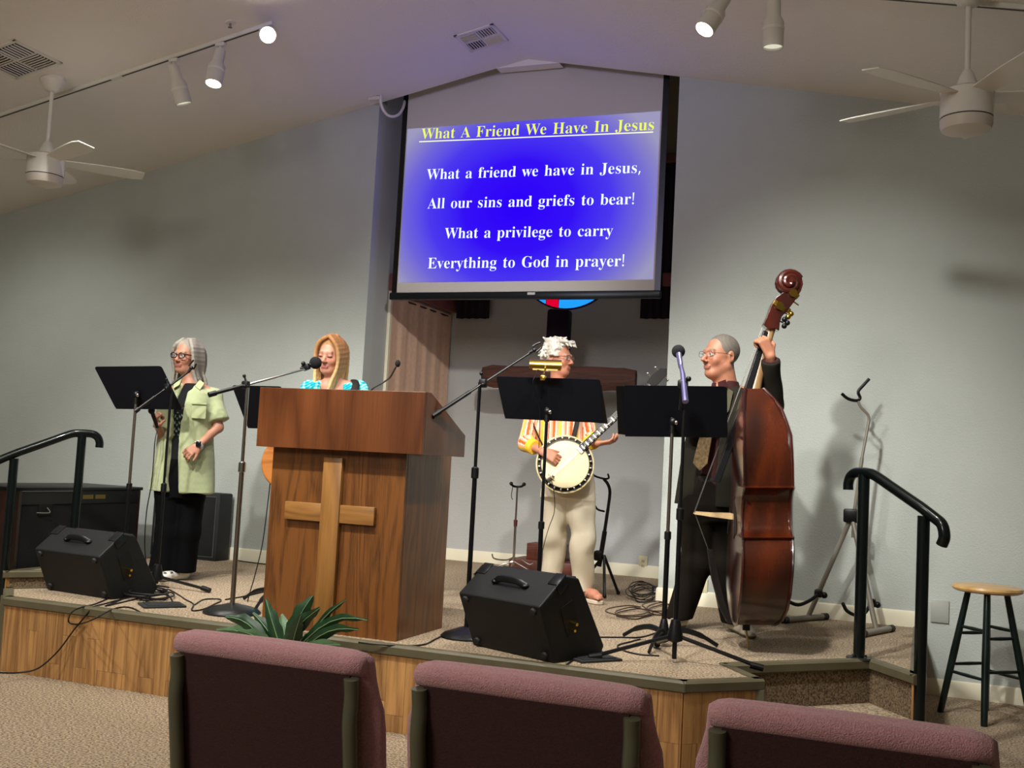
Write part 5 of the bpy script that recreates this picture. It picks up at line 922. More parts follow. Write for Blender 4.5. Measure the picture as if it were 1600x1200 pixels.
# ================================================================ implicit-surface figures
class SDF:
    def __init__(s, lo, hi, h):
        s.h = h; s.lo = np.array(lo, np.float32)-2*h; n = np.ceil((np.array(hi)+2*h-s.lo)/h).astype(int)+1; s.n = n
        s.g = np.full(n, .08, np.float32); s.ax = [s.lo[i]+h*np.arange(n[i], dtype=np.float32) for i in range(3)]
    def sub(s, lo, hi):
        sl = []
        for i in range(3):
            a = max(0, int((lo[i]-s.lo[i])/s.h)-1); b = min(s.n[i], int((hi[i]-s.lo[i])/s.h)+2); sl.append(slice(a, max(a, b)))
        return tuple(sl), s.ax[0][sl[0]][:, None, None], s.ax[1][sl[1]][None, :, None], s.ax[2][sl[2]][None, None, :]
    def op(s, sl, d, k, mode):
        g = s.g[sl]
        if g.size == 0: return s
        if mode == 'u':
            if k > 0: h_ = np.maximum(k-np.abs(g-d), 0)/k; g[...] = np.minimum(g, d)-h_*h_*k*.25
            else: g[...] = np.minimum(g, d)
        else:
            nd = -d
            if k > 0: h_ = np.maximum(k-np.abs(g-nd), 0)/k; g[...] = np.maximum(g, nd)+h_*h_*k*.25
            else: g[...] = np.maximum(g, nd)
        return s
    def cone(s, a, b, ra, rb=None, k=.02, mode='u', flat=None, fs=1.6, capb=False):
        rb = ra if rb is None else rb; a = np.array(a, float); b = np.array(b, float); m_ = max(ra, rb)+k+.02
        sl, X, Y, Z = s.sub(np.minimum(a, b)-m_, np.maximum(a, b)+m_); ab = b-a; L2 = max(float(ab@ab), 1e-9)
        t = np.clip(((X-a[0])*ab[0]+(Y-a[1])*ab[1]+(Z-a[2])*ab[2])/L2, 0, 1); dx, dy, dz = X-a[0]-t*ab[0], Y-a[1]-t*ab[1], Z-a[2]-t*ab[2]
        q = dx*dx+dy*dy+dz*dz
        if flat is not None: w_ = np.array(flat, float); w_ = w_/np.linalg.norm(w_); c = dx*w_[0]+dy*w_[1]+dz*w_[2]; q = q+c*c*(fs*fs-1)
        q = np.sqrt(q)-(ra+(rb-ra)*t)
        if capb: Lb = math.sqrt(L2); q = np.maximum(q, ((X-b[0])*ab[0]+(Y-b[1])*ab[1]+(Z-b[2])*ab[2])/Lb)
        return s.op(sl, q, k, mode)
    def chain(s, pts, rs, k=.01, **kw):
        for i in range(len(pts)-1): s.cone(pts[i], pts[i+1], rs[i], rs[i+1], k=k, **kw)
        return s
    def ell(s, c, r, k=.02, R=None, mode='u'):
        c = np.array(c, float); r = np.array(r, float); m_ = r.max()+k+.02; sl, X, Y, Z = s.sub(c-m_, c+m_); x, y, z = X-c[0], Y-c[1], Z-c[2]
        if R is not None: R = np.array(R); x, y, z = [x*R[0][i]+y*R[1][i]+z*R[2][i] for i in range(3)]   # R^T p
        k0 = np.sqrt((x/r[0])**2+(y/r[1])**2+(z/r[2])**2); k1 = np.sqrt((x/r[0]**2)**2+(y/r[1]**2)**2+(z/r[2]**2)**2)+1e-6
        return s.op(sl, k0*(k0-1)/k1, k, mode)
    def stack(s, secs, yaw=0, k=.015, mode='u', pw=2.3, cap=0):   # secs: (z, cx, cy, rx, ry) rising in z
        S_ = np.array(secs, float); mr = S_[:, 3:].max()+.04; lo = [S_[:, 1].min()-mr, S_[:, 2].min()-mr, S_[0, 0]-.03]; hi = [S_[:, 1].max()+mr, S_[:, 2].max()+mr, S_[-1, 0]+.03]
        sl, X, Y, Z = s.sub(lo, hi); zz = s.ax[2][sl[2]]; I = lambda j: np.interp(zz, S_[:, 0], S_[:, j])[None, None, :].astype(np.float32)
        x, y = X-I(1), Y-I(2); c_, s__ = math.cos(yaw), math.sin(yaw); x, y = x*c_+y*s__, -x*s__+y*c_; rx, ry = I(3), I(4)
        q = ((np.abs(x)/rx)**pw+(np.abs(y)/ry)**pw)**(1/pw); d = (q-1)*np.minimum(rx, ry)
        dz = np.maximum(S_[0, 0]-Z, Z-S_[-1, 0]); d = np.maximum(d, dz) if not cap else np.maximum(d, dz)
        return s.op(sl, d, k, mode)
    def cut(s, p, n):       # keep the side where (x-p).n < 0
        n = np.array(n, float); n /= np.linalg.norm(n); X, Y, Z = s.ax[0][:, None, None], s.ax[1][None, :, None], s.ax[2][None, None, :]
        s.g = np.maximum(s.g, ((X-p[0])*n[0]+(Y-p[1])*n[1]+(Z-p[2])*n[2]).astype(np.float32)); return s
    def noise(s, f): X, Y, Z = s.ax[0][:, None, None], s.ax[1][None, :, None], s.ax[2][None, None, :]; s.g = s.g+f(X, Y, Z).astype(np.float32); return s
    def mesh(s):
        g = s.g; h = s.h; ins = g < 0; nx, ny, nz = g.shape; cs = np.zeros((nx-1, ny-1, nz-1), np.int8)
        for i in (0, 1):
            for j in (0, 1):
                for k in (0, 1): cs += ins[i:nx-1+i, j:ny-1+j, k:nz-1+k]
        act = (cs > 0) & (cs < 8); ids = np.argwhere(act); idx = -np.ones(act.shape, np.int64); idx[act] = np.arange(len(ids))
        C8 = np.array([(i, j, k) for i in (0, 1) for j in (0, 1) for k in (0, 1)]); val = np.stack([g[ids[:, 0]+c[0], ids[:, 1]+c[1], ids[:, 2]+c[2]] for c in C8], 1)
        P_ = np.zeros((len(ids), 3)); W = np.zeros(len(ids))
        for a in range(8):
            for b in range(a+1, 8):
                if np.abs(C8[a]-C8[b]).sum() != 1: continue
                va, vb = val[:, a], val[:, b]; m_ = (va < 0) != (vb < 0); t = np.where(m_, va/np.where(m_, va-vb, 1), 0)
                P_ += np.where(m_[:, None], C8[a]+(C8[b]-C8[a])*t[:, None], 0); W += m_
        v = (ids+P_/W[:, None])*h+s.lo; F_ = []
        for ax in range(3):
            A = [slice(None)]*3; B = [slice(None)]*3; A[ax] = slice(0, -1); B[ax] = slice(1, None); e0 = ins[tuple(A)]; e1 = ins[tuple(B)]; u, w_ = (ax+1) % 3, (ax+2) % 3
            for sg in (0, 1):
                E_ = np.argwhere((e0 & ~e1) if sg == 0 else (~e0 & e1)); E_ = E_[(E_[:, u] > 0) & (E_[:, w_] > 0) & (E_[:, u] < g.shape[u]-1) & (E_[:, w_] < g.shape[w_]-1)]
                if len(E_) == 0: continue
                q = []
                for du, dw in ((1, 1), (0, 1), (0, 0), (1, 0)): c = E_.copy(); c[:, u] -= du; c[:, w_] -= dw; q.append(idx[c[:, 0], c[:, 1], c[:, 2]])
                q = np.stack(q, 1); F_.append(q if sg == 0 else q[:, ::-1])
        return v, np.concatenate(F_)
def sdf_obj(s, name, m, parent, color=None, smooth=1, disp=None, keep_big=True):
    v, f = s.mesh()
    for _ in range(smooth):
        acc = np.zeros_like(v); n_ = np.zeros(len(v))
        for a, b in ((0, 1), (1, 2), (2, 3), (3, 0)):
            np.add.at(acc, f[:, a], v[f[:, b]]); np.add.at(acc, f[:, b], v[f[:, a]]); np.add.at(n_, f[:, a], 1); np.add.at(n_, f[:, b], 1)
        v = v*.5+.5*acc/np.maximum(n_, 1)[:, None]
    if disp is not None:
        nn = np.cross(v[f[:, 1]]-v[f[:, 0]], v[f[:, 2]]-v[f[:, 0]]); N_ = np.zeros_like(v)
        for k in range(4): np.add.at(N_, f[:, k], nn)
        N_ /= np.linalg.norm(N_, axis=1)[:, None]+1e-12; v = v+N_*disp(v)[:, None]
    me = bpy.data.meshes.new(name); me.vertices.add(len(v)); me.vertices.foreach_set('co', v.astype(np.float32).ravel()); me.loops.add(len(f)*4); me.loops.foreach_set('vertex_index', f.astype(np.int32).ravel())
    me.polygons.add(len(f)); me.polygons.foreach_set('loop_start', np.arange(0, len(f)*4, 4, dtype=np.int32)); me.update(calc_edges=True); me.validate()
    if color is not None:
        c = color(v); a = me.color_attributes.new('Col', 'FLOAT_COLOR', 'POINT'); a.data.foreach_set('color', np.concatenate([c, np.ones((len(c), 1))], 1).astype(np.float32).ravel())
    me.shade_smooth(); me.materials.append(m); o = bpy.data.objects.new(name, me); C.objects.link(o); o.parent = parent; return o
def L3(c): return np.array(lin(c))
def nz(v, a, ph=0): return np.sin(v[:, 0]*a+ph)*np.sin(v[:, 1]*a*1.13+1.7+ph)*np.sin(v[:, 2]*a*.91+.6)
def wrinkles(v, amp=.004, a=26, dirz=.6):    # soft cloth folds
    x, y, z = v.T; w_ = np.sin(x*a*1.3+3*np.sin(z*a*.35)+y*a)+.6*np.sin(z*a*dirz+4*np.sin(x*a*.4)+2*np.sin(y*a*.7)); return amp*w_*.6
SKINM = vcmat('skin', .5, .08, 500, sss=.08); HAIRM = vcmat('hair', .55, .5, 260); CLOTHM = vcmat('cloth_print', .85, .25, 600, spec=.2)
def head_prims(s, c, R, k=1.0, jaw=1.0, nose=1.0, lean=None):
    """head in its own frame (faces -y, z up, origin between the ears) rotated by R, centred at c"""
    T = lambda *p: np.array(c)+np.array(R)@(np.array(p)*k)
    s.ell(T(0, .018, .030), np.array((.073, .092, .083))*k, .02, R); s.ell(T(0, -.022, -.030), np.array((.057, .064, .084))*k, .03, R)
    s.ell(T(0, -.062, -.094*jaw), np.array((.021, .018, .017))*k, .03, R)
    for sx in (-1, 1):
        s.cone(T(sx*.050, .006, -.055), T(sx*.018, -.055, -.093*jaw), .019*k, .014*k, .025); s.ell(T(sx*.034, -.058, -.030), np.array((.022, .02, .022))*k, .02, R)
        s.ell(T(sx*.031, -.0905, .002), np.array((.0165, .013, .0115))*k, .010, R, 'c')
    s.cone(T(-.034, -.077, .020), T(.034, -.077, .020), .0095*k, .0095*k, .014)
    s.cone(T(0, -.080, .004), T(0, -.104*nose, -.030), .0075*k, .0115*k, .010)
    for sx in (-1, 1): s.ell(T(sx*.0105, -.094, -.036), np.array((.0085, .010, .0075))*k, .006, R)
    s.cone(T(-.019, -.083, -.0615), T(.019, -.083, -.0615), .0055*k, .0055*k, .006); s.cone(T(-.016, -.083, -.072), T(.016, -.083, -.072), .0065*k, .0065*k, .006)
    s.cone(T(-.024, -.094, -.0665), T(.024, -.094, -.0665), .0035*k, .0035*k, .003, 'c')
    for sx in (-1, 1): s.ell(T(sx*.074, .018, -.008), np.array((.009, .018, .031))*k, .008, R); s.ell(T(sx*.082, .014, -.004), np.array((.006, .010, .018))*k, .004, R, 'c')
    return T
def face_color(c, R, k=1.0, skin='C98F72', lip='A8564C', brow='8A7562', old=.0):
    base = L3(skin); lipc = L3(lip); bc = L3(brow); Rm = np.array(R)
    def f(v, col):
        p = ((v-np.array(c))@Rm)/k; x, y, z = p.T; hd = (np.abs(z) < .14) & (np.abs(x) < .1) & (np.abs(y) < .13)
        m_ = hd & (y < -.06) & (np.abs(z+.067) < .011) & (np.abs(x) < .024); col[m_] = lipc
        m_ = hd & (y < -.06) & (np.abs(z-.024-.10*np.abs(np.abs(x)-.03)) < .0045) & (np.abs(np.abs(x)-.031) < .019); col[m_] = bc
        ck = np.exp(-((np.abs(x)-.038)**2+(z+.03)**2)/.0006)*(y < -.02)*hd; col[:] = col*(1-.22*ck[:, None])+.22*ck[:, None]*L3('C0604E')
        ck = np.exp(-(x**2+(z+.03)**2)/.0003)*(y < -.09)*hd; col[:] = col*(1-.2*ck[:, None])+.2*ck[:, None]*L3('B85A48')
        return col
    return f
def skin_color(skin, faces):
    b = L3(skin)
    def f(v):
        col = np.tile(b, (len(v), 1))*(1+.06*nz(v, 60)[:, None]+.04*nz(v, 170, 2)[:, None])
        for g_ in faces: col = g_(v, col)
        return np.clip(col, 0, 1)
    return f
def eyes(parent, T, R, k=1.0, iris='4A5A66', closed=False):
    for sx in (-1, 1):
        c = Vector(T(sx*.031, -.0755, .0005)); b = MB(); r = .0125*k; b.ball(c, r, 10); o = b.build('eye', mat('eye_white', 'DDD6CC', .2), parent, smooth=180)
        d = Vector(T(sx*.031, -.2, -.004 if not closed else -.06))-c; q = d.to_track_quat('Z', 'Y').to_matrix()
        b = MB(); b.lathe([(.0001, r+.0012), (.0028, r+.0008), (.0058*k, r*.90+.0002), (.0060*k, r*.84)], 14, c, q); b.build('iris', mat('iris_'+iris, iris, .15), o)
def lids(s, T, k, R, amt=.006):
    for sx in (-1, 1): s.ell(T(sx*.031, -.074, .0065), np.array((.016, .0145, .0085))*k, .004, R)
def glasses(parent, T, col, R_, wire=.0014, w_=.024, h_=.019, gap=.009, y=-.1, z0=.0, sq=2.6, half=False):
    t = empty('spectacles', (0, 0, 0)); t.parent = parent; m_ = mat('glasses_'+col, col, .25); gl = 'lens_clear'
    if gl not in MATS:
        M = mat(gl, 'FFFFFF', .03); b_ = M.node_tree.nodes['Principled BSDF']; b_.inputs['Alpha'].default_value = .04; b_.inputs['Specular IOR Level'].default_value = .1
    for sx in (-1, 1):
        ring = []
        for i in range(20):
            a = 2*math.pi*i/20; cx_2 = math.copysign(abs(math.cos(a))**(2/sq), math.cos(a)); sy_2 = math.copysign(abs(math.sin(a))**(2/sq), math.sin(a)); ring.append(Vector(T(sx*(gap+w_)+cx_2*w_, y+.006*abs(cx_2*sx+0), z0+sy_2*h_)))
        b = MB(); b.tube(ring, wire, 6, closed=True); b.build('lens_rim', m_, t); b = MB(); b.add(ring, [tuple(range(20))]); b.build('lens', MATS[gl], t, smooth=0)
        b = MB(); b.tube(bez([T(sx*(gap+2*w_), y+.006, z0+h_*.5), T(sx*.076, y+.03, z0+h_*.45), T(sx*.080, -.01, z0+.006), T(sx*.078, .03, z0-.004)], 4), wire*1.1, 6); b.build('temple_arm', m_, t)
    b = MB(); b.tube(bez([T(-gap, y, z0+.003), T(0, y-.003, z0+.007), T(gap, y, z0+.003)], 3), wire, 6); b.build('bridge', m_, t); return t
def hand(s, w, d, pn, side=1, sc=1.0, curl=(.5, .55, .6, .65), thumb=(.6, .5), spread=.10, arch=0):
    """w wrist, d hand direction, pn palm normal (palm faces pn); side = +1 thumb on d x pn side"""
    w = np.array(w, float); d = np.array(d, float); d /= np.linalg.norm(d); pn = np.array(pn, float); pn -= d*(pn@d); pn /= np.linalg.norm(pn); l = np.cross(d, pn)*side
    q = lambda a, b, c: w+(d*a+l*b+pn*c)*sc
    for b_ in (-.026, -.009, .009, .026): s.cone(q(.0, b_*.55, 0), q(.082, b_, 0), .0135*sc, .0115*sc, .012, flat=pn, fs=1.15)
    s.cone(q(.015, .02, .008), q(.05, .034, .010), .014*sc, .012*sc, .012)
    for i, (b_, L_, c_) in enumerate(zip((.030, .010, -.010, -.029), (.082, .090, .083, .066), curl)):
        p = q(.085, b_, 0); a = 0; sp = spread*(1.5-i)/1.5; dirv = d*math.cos(sp)+l*math.sin(sp)
        for j, (f_, r0, r1) in enumerate(((.45, .0095, .0085), (.30, .0085, .0078), (.25, .0078, .0066))):
            a += c_*(1.0, 1.25, .8)[j]; e = p+(dirv*math.cos(a)+pn*math.sin(a))*L_*f_*sc; s.cone(p, e, r0*sc, r1*sc, .004); p = e
    p = q(.022, .028, .004); a1, a2 = thumb; e = p+(d*math.cos(a1)+l*math.sin(a1)+pn*.25)*.045*sc; s.cone(p, e, .0125*sc, .0105*sc, .010)
    e2 = e+(d*math.cos(a1-.4*a2)+l*math.sin(a1-.4*a2)+pn*a2)*.036*sc/(1+a2*a2*.3); s.cone(e, e2, .0105*sc, .0085*sc, .004); return s
def frameR(yaw, pitch=0, roll=0): # yaw>0 turns the face toward image right (from facing -y)
    return np.array(Matrix.Rotation(yaw, 3, 'Z') @ Matrix.Rotation(pitch, 3, 'X') @ Matrix.Rotation(roll, 3, 'Y'))
class Person:
    def __init__(s, ref, label, name='person'):
        s.ref = Vector(ref); s.e = empty(name, ref, label, 'person', rz=YAW)
    def J(s, px, py, dd=0): q = cp(px, py, s.ref, dd)-s.ref; return np.array((q.dot(RT), q.dot(FW), q.z))
def foot(s, heel, ang, L_=.25, w_=.045, h_=.06, k=.02):
    d = np.array((math.sin(ang), -math.cos(ang), 0)); h = np.array(heel, float); side = np.array((d[1], -d[0], 0))
    s.cone(h+[0, 0, .035], h+d*(L_-.09)+[0, 0, .030], .035, .036, k, flat=(0, 0, 1), fs=1.1); s.cone(h+d*(L_-.10)+[0, 0, .028], h+d*(L_-.035)+[0, 0, .022], .038, .028, k, flat=(0, 0, 1), fs=1.3); return d
def hair_locks(s, T, k, locks, r0=.012, kk=.004):
    for P_ in locks: P_ = [T(*p) for p in P_]; P_ = [np.array(q) for q in bez(P_, 3)]; s.chain(P_, [r0*k*(1-.35*i/len(P_)) for i in range(len(P_))], k=kk)
# ================================================================ woman in pale green
def body_core(s, J, yaw, w=1.0):   # torso of the continuous body, slightly inside the clothes; J: dict of joints
    pel, ch, nb = J['pelvis'], J['chest'], J['neck']; R = frameR(yaw)
    s.ell(pel, (.145*w, .095*w, .12), .03, R); s.ell((pel+ch)/2, (.12*w, .085*w, .16), .04, R); s.ell(ch, (.145*w, .10*w, .17), .04, R)
    for a in ('shL', 'shR'): s.cone(nb-np.array((0, 0, .03)), J[a], .045, .045*w, .03)
    s.cone(nb-np.array((0, 0, .05)), J['head']-np.array((0, 0, .05)), .056*w, .052*w, .025)
def limbs(s, J, arms=True, r=1.0):
    for sd in 'LR':
        s.chain([J['sh'+sd], J['el'+sd]], [.046*r, .037*r], k=.025); s.chain([J['el'+sd], J['wr'+sd]], [.037*r, .024*r], k=.02)
        s.chain([J['hip'+sd], J['kn'+sd], J['an'+sd]], [.07*r, .05*r, .035*r], k=.03)
p = Person(gp(272, 905), 'person with long grey hair and dark glasses in an open pale green shirt')
J = p.J; g = dict(head=J(292, 557), neck=J(300, 596), chest=J(293, 650), pelvis=J(283, 745), shL=J(334, 618, -.02), shR=J(263, 616, .04), elL=J(341, 668, .02), wrL=J(309, 697, .17), elR=J(256, 682, .05), wrR=J(247, 668, .16),
    hipL=J(301, 755, -.02), hipR=J(265, 755, .02), knL=J(294, 830, .02), knR=J(262, 832, .03), anL=J(286, 890, 0), anR=J(252, 893, .03))
R = frameR(-.38, .03, .04); hs = 1.0; s = SDF((-.36, -.34, 0), (.36, .2, 1.68), .005); body_core(s, g, -.35, .92); limbs(s, g, r=.9)
T = head_prims(s, g['head'], R, hs)
hand(s, g['wrL'], J(288, 711, .26)-g['wrL'], (-.3, .6, -.5), 1, .93, (.7, .8, .8, .9), (.5, .5)); hand(s, g['wrR'], J(243, 650, .20)-g['wrR'], (.8, .5, .1), -1, .93, (1.1, 1.2, 1.2, 1.2), (.9, .9))
lids(s, T, hs, R)
sdf_obj(s, 'body', SKINM, p.e, skin_color('AE7A62', [face_color(g['head'], R, hs, lip='94564C')]))
eyes(p.e, T, R, hs); glasses(p.e, T, '1C0E0D', R, .0036, .024, .017, .008)
# long wavy grey hair
s = SDF(T(0, 0, 0)-.2, T(0, 0, 0)+.2, .0045); s = SDF(np.array(T(0, 0, 0))+[-.17, -.17, -.30], np.array(T(0, 0, 0))+[.17, .17, .16], .0045)
s.ell(T(0, .028, .036), np.array((.084, .095, .088))*hs, .01, R); s.ell(T(0, -.085, -.03), np.array((.054, .06, .086))*hs, .012, R, 'c'); s.ell(T(0, -.09, .03), np.array((.046, .04, .035))*hs, .012, R, 'c')
rr = random.Random(4); lk = []
for sx in (-1, 1):
    for i in range(9):
        y0 = -.045+.014*i; a = .074-.0006*i; e = .02*rr.uniform(-1, 1)
        lk.append([(sx*.03, y0*.4, .112), (sx*a, y0, .06), (sx*(a+.012), y0+.008, -.02), (sx*(a+.006+e*.3), y0+.02, -.10), (sx*(a+.012+e), y0+.03+e, -.17), (sx*(a+.002+e*1.4), y0+.045, -.235-.02*rr.random())])
for i in range(8): x = -.06+.017*i; lk.append([(x*.5, .03, .115), (x, .10, .05), (x*1.1, .118, -.05), (x*1.05+.01*rr.uniform(-1, 1), .108, -.15), (x+.015*rr.uniform(-1, 1), .10, -.24)])
hair_locks(s, T, hs, lk, .0145)
hc = lambda c1, c2, a=230: (lambda v: (lambda s_: L3(c1)[None]*(.5+.5*s_)[:, None]+L3(c2)[None]*(.5-.5*s_)[:, None])(np.sin(v[:, 0]*a*.6+2*np.sin(v[:, 2]*9)+v[:, 1]*a*.35)))
sdf_obj(s, 'hair', HAIRM, p.e, hc('A19A8F', '8A8379', 120), 0)
# dark trousers
s = SDF((-.3, -.22, .02), (.3, .2, 1.02), .006); pz = g['pelvis']
s.stack([(pz[2]-.14, pz[0], pz[1], .168, .12), (pz[2], pz[0], pz[1], .165, .12), (pz[2]+.12, pz[0], pz[1], .14, .105)], -.35)
for sd, dx in (('L', .0), ('R', .0)):
    a, k_, h_ = g['an'+sd], g['kn'+sd], g['hip'+sd]; s.chain([h_, k_, a-np.array((0, 0, .015))], [.098, .082, .088], k=.03)
s.cut((0, 0, .055), (0, 0, -1))
sdf_obj(s, 'trousers', mat('black_trousers', '060709', .9, spec=.1, bump=.2, bscale=500), p.e, None, 1, lambda v: wrinkles(v, .005, 15, .3))
# dark tee
s = SDF((-.26, -.24, .7), (.26, .2, 1.45), .006); c_ = g['chest']; n_ = g['neck']
s.stack([(pz[2]-.03, pz[0], pz[1], .145, .112), (pz[2]+.2, pz[0]+.005, pz[1], .135, .108), (c_[2]+.05, c_[0], c_[1], .155, .118), (n_[2]-.07, n_[0], n_[1]+.01, .13, .085), (n_[2]-.015, n_[0], n_[1]+.01, .065, .07)], -.35, cap=1)
tee = lambda v: np.where(((np.sin(v[:, 0]*190)*np.sin(v[:, 2]*150+2*np.sin(v[:, 0]*60)) > .45) & (v[:, 2] < c_[2]+.02) & (v[:, 2] > c_[2]-.14) & (np.abs(v[:, 0]-c_[0]+.02) < .07))[:, None], L3('7C8C7C')[None], L3('121416')[None])
sdf_obj(s, 'dark_top', CLOTHM, p.e, tee)
# open pale green shirt
s = SDF((-.40, -.36, .55), (.42, .24, 1.48), .006)
s.stack([(pz[2]-.10, pz[0]+.012, pz[1], .232, .170), (pz[2]+.06, pz[0]+.008, pz[1], .212, .162), (c_[2]-.06, c_[0]+.005, c_[1], .18, .14), (c_[2]+.08, c_[0], c_[1], .182, .132), (n_[2]-.075, n_[0], n_[1]+.01, .16, .10), (n_[2]-.03, n_[0], n_[1]+.01, .09, .085)], -.35)
for sd in 'LR':
    a, b_ = g['sh'+sd], g['el'+sd]; s.cone(a+[0, 0, -.012], a+(b_-a)*.80+(np.array((.010, 0, 0)) if sd == 'L' else 0), .054, .074, .03, capb=True)
for a_ in ('shL', 'shR'): s.cone(n_-np.array((0, -.01, .045)), g[a_]+[0, 0, -.012], .058, .058, .02)
# cut the front opening
fd = frameR(-.35)@np.array((-.12, -1, 0)); fd /= np.linalg.norm(fd); ops = SDF((-1, -1, -1), (-.9, -.9, -.9), .05)
for A, B, w_ in ((J(271, 770, .16), J(268, 690, .17), .045), (J(268, 700, .17), J(274, 640, .16), .034), (J(274, 650, .16), J(287, 596, .12), .042), (J(290, 600, .12), J(294, 592, .10), .055)): s.cone(A, B, w_, w_, .006, 'c', flat=(0, 1, 0), fs=.45)
sl_dir = g['elL']-g['shL']; s2 = np.linalg.norm(sl_dir)
m_ = vcmat('linen_green', .9, .35, 700, sheen=.2)
sdf_obj(s, 'green_shirt', m_, p.e, lambda v: np.clip(L3('A4AD84')[None]*(1+.05*nz(v, 150)[:, None]+.03*np.sin(v[:, 2]*900)[:, None]), 0, 1), 1, lambda v: wrinkles(v, .008, 19, .6))
b = MB() # collar and pocket
for sx in (-1, 1):
    q = n_+np.array((sx*.05-.005, -.04, .0)); b.prism([q+np.array(o_) for o_ in ((sx*.01, .03, .012), (sx*.052, -.0, -.012), (sx*.040, -.050, -.062), (sx*.002, -.044, -.035))], .006, (0, -.6, .5))
b.build('collar', mat('linen_plain', 'A9B288', .9, bump=.3, bscale=600), p.e, bev=.002)
q = J(311, 642, .155); b = MB(); b.box(q, (.095, .010, .105), Matrix.Rotation(.1, 3, 'Z') @ Matrix.Rotation(-.12, 3, 'X'), .004); b.box(q+np.array((0, -.004, .048)), (.10, .012, .014), Matrix.Rotation(.1, 3, 'Z'), .003); b.build('chest_pocket', MATS['linen_plain'], p.e)
# watch
wd = (J(288, 711, .26)-g['wrL']); wd /= np.linalg.norm(wd); wq = Vector(wd).to_track_quat('Z', 'Y').to_matrix(); wc = Vector(g['wrL']-wd*.005)
b = MB(); b.lathe([(.030, -.011), (.0335, -.011), (.0335, .011), (.030, .011), (.030, -.011)], 24, wc, wq); ob = b.build('watch_band', mat('band_light', 'C9C6CC', .5), p.e); b = MB(); b.box(wc+Vector((.01, -.034, .012)), (.034, .012, .036), None, .004); b.build('watch_case', mat('watch_black', '101216', .15), ob)
# white shoes
for sd, an in (('L', -.5), ('R', -.9)):
    s = SDF(g['an'+sd]*[1, 1, 0]+[-.3, -.3, 0], g['an'+sd]*[1, 1, 0]+[.3, .2, .13], .005); h0 = g['an'+sd]*[1, 1, 0]; foot(s, h0+[0, .02, 0], an, .255); s.cone(h0+[0, 0, .04], h0+[0, 0, .09], .042, .045, .02); s.cut((0, 0, .004), (0, 0, -1)); s.cut((0, 0, .10), (0, 0, 1))
    sdf_obj(s, 'white_sneaker', vcmat('shoe_leather', .45), p.e, lambda v: np.where((np.abs(v[:, 2]-.055) < .006)[:, None] & (np.sin(v[:, 0]*120+v[:, 1]*60) > .3)[:, None], L3('4A4A4A')[None], L3('D9D6CE')[None]))
# held microphone and its cable
A, B = p.ref+RT*0, None
def loc2w(p, q): return p.ref+RT*float(q[0])+FW*float(q[1])+V(0, 0, float(q[2]))
A, B = cp(246, 668, p.ref, .20), cp(238, 645, p.ref, .25); t = empty('held_microphone', A, 'black hand microphone held low by the woman in pale green', 'microphone'); b = MB(); b.tube([V(0, 0, 0), B-A], [.011, .014], 12); b.build('mic_body', BLKM, t); b = MB(); b.ball((B-A)*1.15, .022, 10, (1, 1, 1.1)); b.build('mic_grille', mat('grille_steel', '202122'), t)
q = [cp(x, y, p.ref, dd)-A for x, y, dd in ((246, 670, .20), (242, 690, .22), (240, 720, .2), (236, 760, .18), (229, 800, .15), (226, 850, .1), (229, 885, .08), (232, 905, .05))]; b = MB(); b.tube(bez(q, 5), .0035, 6); b.build('mic_cable', CAB, t)
# ================================================================ blonde woman behind the pulpit
p = Person(V(-3.36, 5.72, H), 'person with long blonde hair in a turquoise lace dress singing behind the pulpit'); J = p.J
g = dict(head=J(517, 555, .03), neck=J(523, 595), chest=J(520, 640), pelvis=J(510, 745), shL=J(561, 607, 0), shR=J(485, 606, .05), elL=J(583, 672, .03), wrL=J(575, 690, .22), elR=J(462, 672, .06), wrR=J(460, 715, .22),
    hipL=J(527, 760), hipR=J(492, 760), knL=J(520, 860), knR=J(488, 860), anL=J(512, 945), anR=J(484, 945))
for a in ('anL', 'anR'): g[a][2] = .07
R = frameR(-.28, .16, .06); hs = .98; s = SDF((-.32, -.34, 0), (.32, .2, 1.68), .005); body_core(s, g, -.12, .9); limbs(s, g, r=.88)
for a in ('anL', 'anR'): foot(s, g[a]*[1, 1, 0], 0, .23)
T = head_prims(s, g['head'], R, hs); hand(s, g['wrL'], (.75, .2, .6), (.2, -.9, .2), 1, .9, (.9, 1, 1, 1)); hand(s, g['wrR'], (.8, .1, -.5), (0, .9, 0), 1, .9)
for sx in (-1, 1): s.ell(T(sx*.031, -.0765, .001), np.array((.016, .0135, .0115))*hs, .003, R)     # lowered eyelids
fcx = face_color(g['head'], R, hs, lip='A25F58', brow='8A6A4C')
def lidc(v, col):
    q = ((v-g['head'])@R)/hs; m_ = (np.abs(np.abs(q[:, 0])-.031) < .015) & (q[:, 1] < -.075) & (np.abs(q[:, 2]+.006) < .0032); col[m_] = L3('4A2E26'); m_ = (np.abs(np.abs(q[:, 0])-.031) < .013) & (q[:, 1] < -.07) & (np.abs(q[:, 2]-.005) < .006); col[m_] *= .8; return col
sdf_obj(s, 'body', SKINM, p.e, skin_color('BC8670', [fcx, lidc]))
c0 = np.array(T(0, 0, 0)); s = SDF(c0+[-.19, -.18, -.40], c0+[.19, .18, .16], .0045)
s.ell(T(0, .026, .036), np.array((.083, .096, .087))*hs, .01, R); s.ell(T(0, -.085, -.04), np.array((.048, .06, .105))*hs, .012, R, 'c')
lk = []; rr = random.Random(9)
